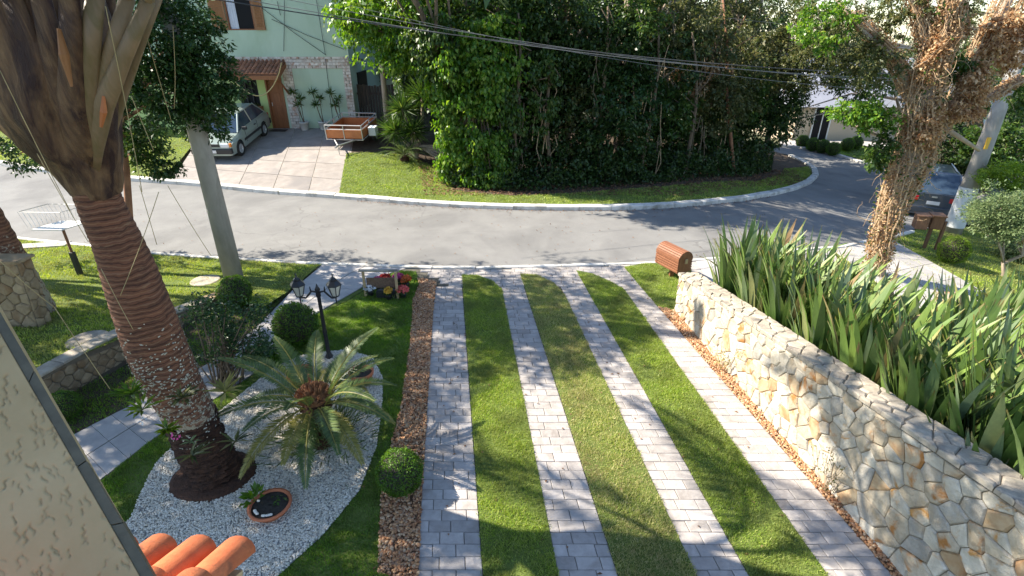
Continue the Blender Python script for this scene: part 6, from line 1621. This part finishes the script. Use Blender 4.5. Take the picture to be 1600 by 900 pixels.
# round covers and stepping slab in the left lawn
for (x, y), r, lb in (((321,440), .30, 'round concrete cover in the sunny part of the left lawn'), ((138,533), .30, 'round concrete cover in the shaded part of the left lawn')):
    g = G(x, y, TL); tag(put('manhole_cover', MB().lathe([(r, -.05), (r, .035), (r-.02, .045), (.02, .045)], g, 24), 'cap_stone', smooth=False), lb, 'cover')
g = G(62, 385, TL); tag(put('stepping_slab', MB().box(g+Vector((0,0,.02)), (1.3, .35, .05), Matrix.Rotation(.2, 3, 'Z')), 'path_concrete', bevel=.01), 'rectangular concrete slab set in the lawn at the far left kerb', 'slab')
# terracotta pots
def pot(name, label, base, r, h, mat='terracotta', cat='pot'):
    t = thing(name, label, cat, base)
    put('pot', MB().lathe([(r*.68, 0), (r*.9, h*.8), (r, h*.82), (r*1.02, h), (r*.88, h), (r*.84, h*.7), (r*.6, h*.4)], base, 22, cap=False), mat, t, smooth=True)
    put('soil', MB().lathe([(r*.86, h*.84), (.01, h*.88)], base, 16, cap=False), 'pot_soil', t)
    return t
pot('terracotta_pot', 'terracotta pot left of the lamp post, behind the cycad fronds', G(472, 600), .20, .24)
pot('terracotta_pot', 'terracotta pot at the right edge of the white gravel behind the cycad', G(567, 600), .19, .24)
bb2 = G(425, 800); t = pot('bowl_planter', 'shallow terracotta bowl with a leafy succulent on the white gravel', bb2, .235, .13, cat='planter')
n = 34; c = np.array((bb2+Vector((-.19, .06, .12)))[:]); C = c+rng.normal(0, 1, (n, 3))*[.06, .06, .05]+[0,0,.08]; V, F = leaves_mesh(C, C-c+[0,0,.02], unit(n)*.4+[0,0,1], .11, .055); npmesh('succulent', V, F, 'leaf_bush', t)
n = 14; C = np.array((bb2+Vector((.09, .02, .15)))[:])+rng.normal(0, 1, (n, 3))*[.04, .04, .02]; V, F = leaves_mesh(C, unit(n), unit(n)*.4+[0,0,1], .05, .03); npmesh('seedling', V, F, 'leaf_mid', t)
for i in range(11):
    a = random.uniform(2.6, 5.2); mb = MB(); bm_ = ICO[0] if ICO else None
    put('pebble', MB().add([(bb2.x+math.cos(a)*.16+v[0]*.022, bb2.y+math.sin(a)*.16+v[1]*.018, bb2.z+.125+v[2]*.013) for v in ICO[0]], [tuple(f) for f in ICO[1]]), 'pebble_white', t)
# garden spotlight
g = G(483, 716); t = thing('garden_spotlight', 'small dark spotlight on a stake in front of the cycad', 'spotlight', g)
put('stake', MB().tube([g, g+Vector((0,0,.1))], .008, 6), 'dark_metal', t)
put('head', MB().lathe([(.03, -.05), (.045, .02), (.05, .05), (.04, .045)], (0,0,0), 12).xf(Matrix.Translation(g+Vector((-.01,0,.13))) @ Matrix.Rotation(-.9, 4, 'Y')), 'lamp_black', t, smooth=True)
# dark gravel-edge plants below shrub
g = G(420, 560); bpl = thing('border_plant', 'low leafy border plant between the path and the lamp post', 'plant', g)
mb = MB()
for i in range(14): mb.tube([g, g+Vector((random.uniform(-.3,.3), random.uniform(-.25,.25), .12))], .006, 4)
put('stem', mb, 'leaf_bush', bpl)
n = 400; C = np.array(g[:])+rng.normal(0, 1, (n, 3))*[.22, .18, .05]+[0,0,.1]; V, F = leaves_mesh(C, unit(n)+[0,0,.4], unit(n), .10, .03); npmesh('leaves', V, F, 'leaf_bush', bpl)
# fallen leaves and litter on paving, lawns and gutters
P = np.concatenate([rng.uniform((-3, 3), (4, 11), (260, 2)), rng.uniform((-12, 11.5), (9, 16), (300, 2)), np.c_[rng.uniform(-5, 9, 500), np.interp(rng.uniform(-5, 9, 500), [p[0] for p in far], [p[1] for p in far])]])
fx = P[-500:, 0]; P[-500:, 1] = np.interp(fx, [p[0] for p in far if p[0] < 11], [p[1] for p in far if p[0] < 11])-np.abs(rng.normal(0, .12, 500))-.01
N_ = rng.normal(0, .25, (len(P), 3)); N_[:,2] = 1; D_ = rng.normal(size=(len(P), 3)); D_[:,2] *= .2
V, F = leaves_mesh(np.c_[P, np.array([T(x, y) for x, y in P])+.022], D_, N_, .05*rng.uniform(.5, 1.3, len(P)), .026); tag(npmesh('fallen_leaves', V, F, 'leaf_litter'), kind='stuff')
# weeds climbing the stone wall foot
for u, s_, lb in ((2.1, .30, 'thin yellowish weed climbing the sunlit part of the stone wall'), (4.6, .34, 'spindly weed growing at the foot of the stone wall')):
    p = A+U*u+Nn*.08; t = thing('weed', lb, 'weed', p); mb = MB(); C = []
    for i in range(12):
        q = p+U*random.uniform(-.35, .35)+Nn*random.uniform(0, .12)+Vector((0,0,random.uniform(.15, s_*2))); mb.tube([p, p.lerp(q, .5)+Nn*.03, q], .003, 4)
        for k in range(7): C.append((p.lerp(q, random.uniform(.4, 1.05))+Vector((random.uniform(-.03,.03), random.uniform(-.03,.03), random.uniform(-.03,.03))))[:])
    put('stem', mb, 'vine_stem', t); C = np.array(C); V, F = leaves_mesh(C, unit(len(C)), unit(len(C)), .035, .02); npmesh('leaves', V, F, 'leaf_cycad_yellow' if u < 3 else 'leaf_olive', t)
# potted dracaenas on the far drive
for k, ((x, y), ty, n_, lb) in enumerate((((478,203),138,3,'potted dracaena nearest the brown front door'), ((507,203),138,3,'middle one of the three potted dracaenas'), ((534,203),139,3,'potted dracaena half behind the wooden trailer'))):
    g = G(x, y); g.y = min(g.y, YF-.3); g.z = T(g.x, g.y)+.02; t = pot('potted_dracaena', lb, g, .21, .36, 'pot_white', 'potted plant'); t['group'] = 'potted dracaenas'
    ztop = AtY(x-8, ty, g.y).z; mb = MB(); hd = []
    for i in range(n_):
        tp = Vector((g.x+(-.28, .0, -.12)[i] + random.uniform(-.05, .05), g.y+random.uniform(-.05, .05), lerp(ztop-.15, g.z+.8, i/n_))); mb.tube([g+Vector((.02*i, 0, .3)), g.lerp(tp, .5), tp], [.02, .016, .014], 6); hd.append(tp)
    put('stem', mb, 'bark', t)
    C = np.repeat(np.array([p[:] for p in hd]), 46, 0); m_ = len(C); D = unit(m_); D[:,2] = D[:,2]*.8+.15; C = C+D*.14; V, F = leaves_mesh(C, D, unit(m_), .30, .035); npmesh('leaves', V, F, 'leaf_mid', t)
# signboards in the right lawn
g = G(1448, 388); gd = AtY(1443, 345, g.y); sbz = gd.z-g.z
for k, (px, lb) in enumerate(((1441, 'left one of the two brown plank boxes on posts near the white-based pole'), (1462, 'right one of the two brown plank boxes on posts near the white-based pole'))):
    p = AtY(px, 395-(k*6), g.y); p.z = T(p.x, g.y); t = thing('post_box', lb, 'mailbox', p, 'brown boxes on posts'); q = AtY(px+(-2, 0)[k], 346, g.y)
    put('post', MB().box((p.x, p.y, (p.z+q.z)/2), (.07, .07, q.z-p.z)), 'brown_wood', t); put('box', MB().box(q, (.30, .36, .38), Matrix.Rotation(-.35, 3, 'Z')), 'brown_wood', t, bevel=.02); put('lid', MB().box(q+Vector((0,0,.20)), (.35, .42, .04), Matrix.Rotation(-.35, 3, 'Z')), 'brown_wood', t, bevel=.01)
# brick-built box near the sword plants
g = G(1476, 505); t = thing('brick_box', 'small orange-tan brick meter box among the sword-leaved plants', 'box', g)
zt_ = .48
for i in range(6):
    for j in range(2): put('brick', MB().box(g+Vector((-.13+.26*j+(.05 if i % 2 else -.05), 0, .05+i*.085)), (.25, .34, .075)), 'brick_orange' if (i+j) % 2 else 'stone_cream', t, bevel=.006)
put('lid', MB().box(g+Vector((0,0,.57)), (.58, .40, .05)), 'stone_cream', t, bevel=.01)

# ================================================================== VEHICLES
def loft(sections):
    # sections: list of (x, [(y,z)...]) same count
    n = len(sections[0][1]); V = []; F = []
    for x, pr in sections:
        for y, z in pr: V.append((x, y, z))
    for i in range(len(sections)-1):
        for k in range(n-1): F.append((i*n+k, i*n+k+1, (i+1)*n+k+1, (i+1)*n+k))
    F.append(tuple(range(n))); F.append(tuple((len(sections)-1)*n+k for k in reversed(range(n))))
    return V, F
def wheel(parent, c, r, w_, Mx, rim='alloy'):
    def ringm(prof, n=24):
        mb = MB(); mb.lathe(prof, (0,0,0), n, cap=False); return mb.xf(Mx @ Matrix.Translation(c) @ Matrix.Rotation(math.pi/2, 4, 'X'))
    wh = put('wheel', ringm([(r*.62, -w_/2), (r*.93, -w_/2), (r, -w_*.35), (r, w_*.35), (r*.93, w_/2), (r*.62, w_/2)]), 'black_rubber', parent, smooth=True)
    mb = MB(); mb.lathe([(.02, 0), (r*.6, .0)], (0,0,0), 24, cap=False)
    for side in (-1, 1):
        m2 = MB(); m2.lathe([(r*.64, w_*.46*side), (r*.60, w_*.40*side), (r*.56, w_*.30*side), (r*.2, w_*.36*side), (.01, w_*.38*side)], (0,0,0), 24, cap=False)
        for q in range(6):
            a = q*math.pi/3; m2.box((math.cos(a)*r*.38, math.sin(a)*r*.38, w_*.38*side), (r*.36, r*.13, .02), Matrix.Rotation(a, 3, 'Z'))
        put('rim', m2.xf(Mx @ Matrix.Translation(c) @ Matrix.Rotation(math.pi/2, 4, 'X')), rim, wh)
    return wh
def hatchback(name, label, loc, heading, paint, L_=3.85, Wc=1.6, Hc=1.38, pitch=0.0, rear_red=True, suv=False):
    # local x forward, y left, z up; loc = ground centre
    t = thing(name, label, 'car', loc)
    Mx = Matrix.Translation(loc) @ Matrix.Rotation(heading, 4, 'Z') @ Matrix.Rotation(pitch, 4, 'Y')
    hw = Wc/2; r = .285 if not suv else .33; wb = L_*.615; xf_, xr_ = wb/2+.06, -wb/2+.06
    belt = .86 if not suv else 1.0
    def prof(x):            # half-width and upper height of the lower body
        f = (x+L_/2)/L_; nose = max(0, (x-xf_)/(L_/2-xf_)); tail = max(0, (xr_-x)/(xr_+L_/2))
        w_ = hw*(1-.10*nose**2-.05*tail**2); zt_ = belt-(.16*nose**1.5+.02 if x > .55 else 0)-(.04*tail)
        if .55 < x <= xf_: zt_ = belt-.03-.07*(x-.55)/(xf_-.55)
        if x > xf_: zt_ = belt-.10-.14*nose**1.6
        return w_, zt_
    xs_ = sorted(set([-L_/2, -L_/2+.06, -L_/2+.2]+[xr_+r*1.18*math.cos(a) for a in np.linspace(math.pi, 0, 9)]+[-.3, 0, .3, .55]+[xf_+r*1.18*math.cos(a) for a in np.linspace(math.pi, 0, 9)]+[L_/2-.15, L_/2-.05, L_/2]))
    secs = []
    for x in xs_:
        w_, zt_ = prof(x); zb_ = .22
        for cx in (xf_, xr_):
            dx = abs(x-cx)
            if dx < r*1.18: zb_ = max(zb_, .285+math.sqrt(max(0, (r*1.18)**2-dx*dx)))
        e = .06 if abs(abs(x)-L_/2) < .01 else 0
        pr = [(-w_+e+.02, zb_), (-w_+e, max(zb_+.01, .45)), (-w_+e, max(zb_+.02, .62)), (-w_+.05+e, zt_-.05), (-w_+.12+e, zt_), (0, zt_+.025), (w_-.12-e, zt_), (w_-.05-e, zt_-.05), (w_-e, max(zb_+.02, .62)), (w_-e, max(zb_+.01, .45)), (w_-e-.02, zb_)]
        secs.append((x, pr))
    V, F = loft(secs); V = [tuple(Mx @ Vector(v)) for v in V]; body = meshobj('body', V, F, paint, t, smooth=False)
    # inner filler (dark underside)
    put('underbody', MB().box((0, 0, .42), (L_*.9, Wc*.74, .38)).xf(Mx), 'black_plastic', t)
    # greenhouse
    gx = [(.98 if not suv else 1.0, -.02), (.35, 1), (-1.05 if not suv else -1.45, 1), (-1.72 if not suv else -2.0, -.02)]
    zb_, zt_ = belt-.01, Hc if not suv else 1.58
    bw_, tw_ = hw-.07, hw-.24
    base_ = [(gx[0][0], -bw_+.04, zb_-.04), (gx[0][0], bw_-.04, zb_-.04), (gx[3][0], bw_-.04, zb_), (gx[3][0], -bw_+.04, zb_)]
    top_ = [(gx[1][0], -tw_, zt_-.02), (gx[1][0], tw_, zt_-.02), (gx[2][0], tw_, zt_-.01), (gx[2][0], -tw_, zt_-.01)]
    mb = MB(); mb.add(base_+top_, [(0,1,5,4), (1,2,6,5), (2,3,7,6), (3,0,4,7)]); put('glasshouse', mb.xf(Mx), 'car_glass', t)
    rf = MB(); rf.add([(top_[0][0], top_[0][1]-.02, top_[0][2]), (top_[1][0], top_[1][1]+.02, top_[1][2]), (top_[2][0], top_[2][1]+.02, top_[2][2]), (top_[3][0], top_[3][1]-.02, top_[3][2]), (top_[0][0]-.15, -tw_+.12, zt_+.03), (top_[0][0]-.15, tw_-.12, zt_+.03), (top_[2][0]+.12, tw_-.12, zt_+.035), (top_[2][0]+.12, -tw_+.12, zt_+.035)], [(0,1,5,4), (1,2,6,5), (2,3,7,6), (3,0,4,7), (4,5,6,7), (3,2,1,0)])
    put('roof', rf.xf(Mx), paint, t)
    mb = MB()
    for i in range(4): mb.tube([Vector(base_[i]), Vector(top_[i])], .032, 6)
    for sgn in (-1, 1):
        y0_, y1_ = sgn*(bw_-.02), sgn*tw_
        for f in (.48,): xa = lerp(gx[0][0], gx[3][0], f); xb = lerp(gx[1][0], gx[2][0], .42); mb.tube([(xa, sgn*(bw_-.035), zb_), (xb, sgn*(tw_+.005), zt_-.01)], .026, 5)
        mb.tube([base_[1 if sgn > 0 else 0], base_[2 if sgn > 0 else 3]], .022, 5); mb.tube([top_[1 if sgn > 0 else 0], top_[2 if sgn > 0 else 3]], .026, 5)
    put('pillar', mb.xf(Mx), paint, t)
    for sgn in (-1, 1):
        for cx in (xf_, xr_): wheel(t, Vector((cx, sgn*(hw-.09), r)), r, .17, Mx)
    f_ = put('bumper', MB().box((L_/2-.02, 0, .40), (.16, Wc-.06, .2)).xf(Mx), 'black_plastic' if not suv else paint, t, bevel=.03)
    put('bumper', MB().box((-L_/2+.02, 0, .42), (.16, Wc-.04, .22)).xf(Mx), 'black_plastic' if not suv else paint, t, bevel=.03)
    put('side_moulding', MB().box((0, hw+.004, .48), (wb-.75, .03, .09)).box((0, -hw-.004, .48), (wb-.75, .03, .09)).xf(Mx), 'black_plastic', t, bevel=.008)
    for sgn in (-1, 1):
        put('headlight', MB().box((L_/2-.04, sgn*(hw-.27), .61), (.10, .32, .14)).xf(Mx), 'head_lamp', t, bevel=.02)
        put('indicator', MB().box((L_/2-.08, sgn*(hw-.09), .61), (.12, .08, .13)).xf(Mx), 'amber_lens', t, bevel=.01)
        put('tail_light', MB().box((-L_/2+.03, sgn*(hw-.24), .80 if suv else .68), (.09, .36, .17)).xf(Mx), 'red_lens', t, bevel=.02)
        put('mirror', MB().box((.72, sgn*(hw+.07), belt+.05), (.10, .18, .12)).xf(Mx), 'black_plastic', t, bevel=.02)
        put('door_handle', MB().box((-.35, sgn*(hw-.0), .74), (.14, .03, .03)).xf(Mx), 'black_plastic', t)
        put('door_seam', MB().box((.62, sgn*(hw-.001), .60), (.012, .012, .5)).box((-.55, sgn*(hw-.001), .62), (.012, .012, .46)).xf(Mx), 'black_plastic', t)
    put('grille', MB().box((L_/2-.0, 0, .62), (.05, Wc-.9, .11)).xf(Mx), 'black_plastic', t, bevel=.01)
    put('number_plate', MB().box((L_/2+.065, 0, .40), (.012, .38, .11)).xf(Mx), 'plate_white', t)
    put('number_plate', MB().box((-L_/2-(.065 if not suv else .065), 0, .68 if suv else .5), (.012, .38, .12)).xf(Mx), 'plate_white', t)
    if suv:
        put('badge', MB().box((-L_/2-.0, 0, .88), (.05, .16, .05)).xf(Mx), 'alloy', t)
        put('roof_rail', MB().tube([(.2, .52, 1.66), (-1.3, .52, 1.66)], .018, 5).tube([(.2, -.52, 1.66), (-1.3, -.52, 1.66)], .018, 5).xf(Mx), 'alloy', t)
    return t
slope_ = math.atan2(T(-11.3, 23.4)-T(-11.3, 21.1), 2.3)
hatchback('parked_hatchback', 'light silver-green hatchback parked on the sloping drive of the green house', Vector((-11.32, 22.35, T(-11.32, 22.35)+.02)), -math.pi/2, 'car_silver', pitch=slope_)
cg = Vector((15.9, 20.1, T(15.75, 20.4)+.0))
hatchback('parked_car', 'dark grey car seen from behind, parked beyond the vine-smothered tree', cg, R(60), 'car_grey', L_=4.2, Wc=1.72, suv=True)
# flatbed trailer
g = G(551, 226); hd = math.atan2(-1.0, -.32); hd = math.atan2(-1, -.12)
t = thing('wooden_trailer', 'small trailer with orange wooden sides and galvanised rails on the far drive', 'trailer', g); Mx = Matrix.Translation(Vector((g.x+.0, g.y+.35, T(g.x, g.y+.3)+.02))) @ Matrix.Rotation(hd, 4, 'Z') @ Matrix.Rotation(math.atan(.13), 4, 'Y')
Lt, Wt = 1.75, 1.45
put('bed', MB().box((0, 0, .42), (Lt, Wt, .04)).xf(Mx), 'trailer_wood', t)
for c, d in (((Lt/2, 0, .58), (.03, Wt, .3)), ((-Lt/2, 0, .58), (.03, Wt, .3)), ((0, Wt/2, .58), (Lt, .03, .3)), ((0, -Wt/2, .58), (Lt, .03, .3))): put('side_board', MB().box(c, d).xf(Mx), 'trailer_wood', t, bevel=.004)
mb = MB()
for z in (.36, .76, .92):
    cor = [Vector((sx*(Lt/2+.02), sy*(Wt/2+.02), z)) for sx, sy in ((1,1), (1,-1), (-1,-1), (-1,1), (1,1))]
    for a, b in zip(cor[:-1], cor[1:]): mb.tube([a, b], .019, 6)
for sx, sy in ((1,1), (1,-1), (-1,-1), (-1,1), (0,1), (0,-1), (1,0), (-1,0)): mb.tube([(sx*(Lt/2+.02), sy*(Wt/2+.02), .34), (sx*(Lt/2+.02), sy*(Wt/2+.02), .93)], .02, 6)
put('rail', mb.xf(Mx), 'galvanised', t)
put('drawbar', MB().tube([(Lt/2, .45, .36), (Lt/2+.75, 0, .36)], .03, 6).tube([(Lt/2, -.45, .36), (Lt/2+.75, 0, .36)], .03, 6).tube([(Lt/2+.7, 0, .36), (Lt/2+1.0, 0, .36)], .035, 8).tube([(Lt/2+.75, 0, .36), (Lt/2+.75, 0, .0)], .018, 6).xf(Mx), 'galvanised', t)
for sgn in (-1, 1):
    wheel(t, Vector((-.15, sgn*(Wt/2+.14), .27)), .27, .15, Mx)
    put('mudguard', MB().tube([(-.15+.33*math.cos(a), sgn*(Wt/2+.14), .27+.33*math.sin(a)) for a in np.linspace(0, math.pi, 8)], .07, 6, flat=.25).xf(Mx), 'black_plastic', t)
put('storage_box', MB().box((.25, Wt/2+.25, .55), (.34, .3, .34)).xf(Mx), 'white_plastic', t, bevel=.02)
put('tail_light', MB().box((-Lt/2-.03, .55, .48), (.04, .2, .1)).box((-Lt/2-.03, -.55, .48), (.04, .2, .1)).xf(Mx), 'red_lens', t)
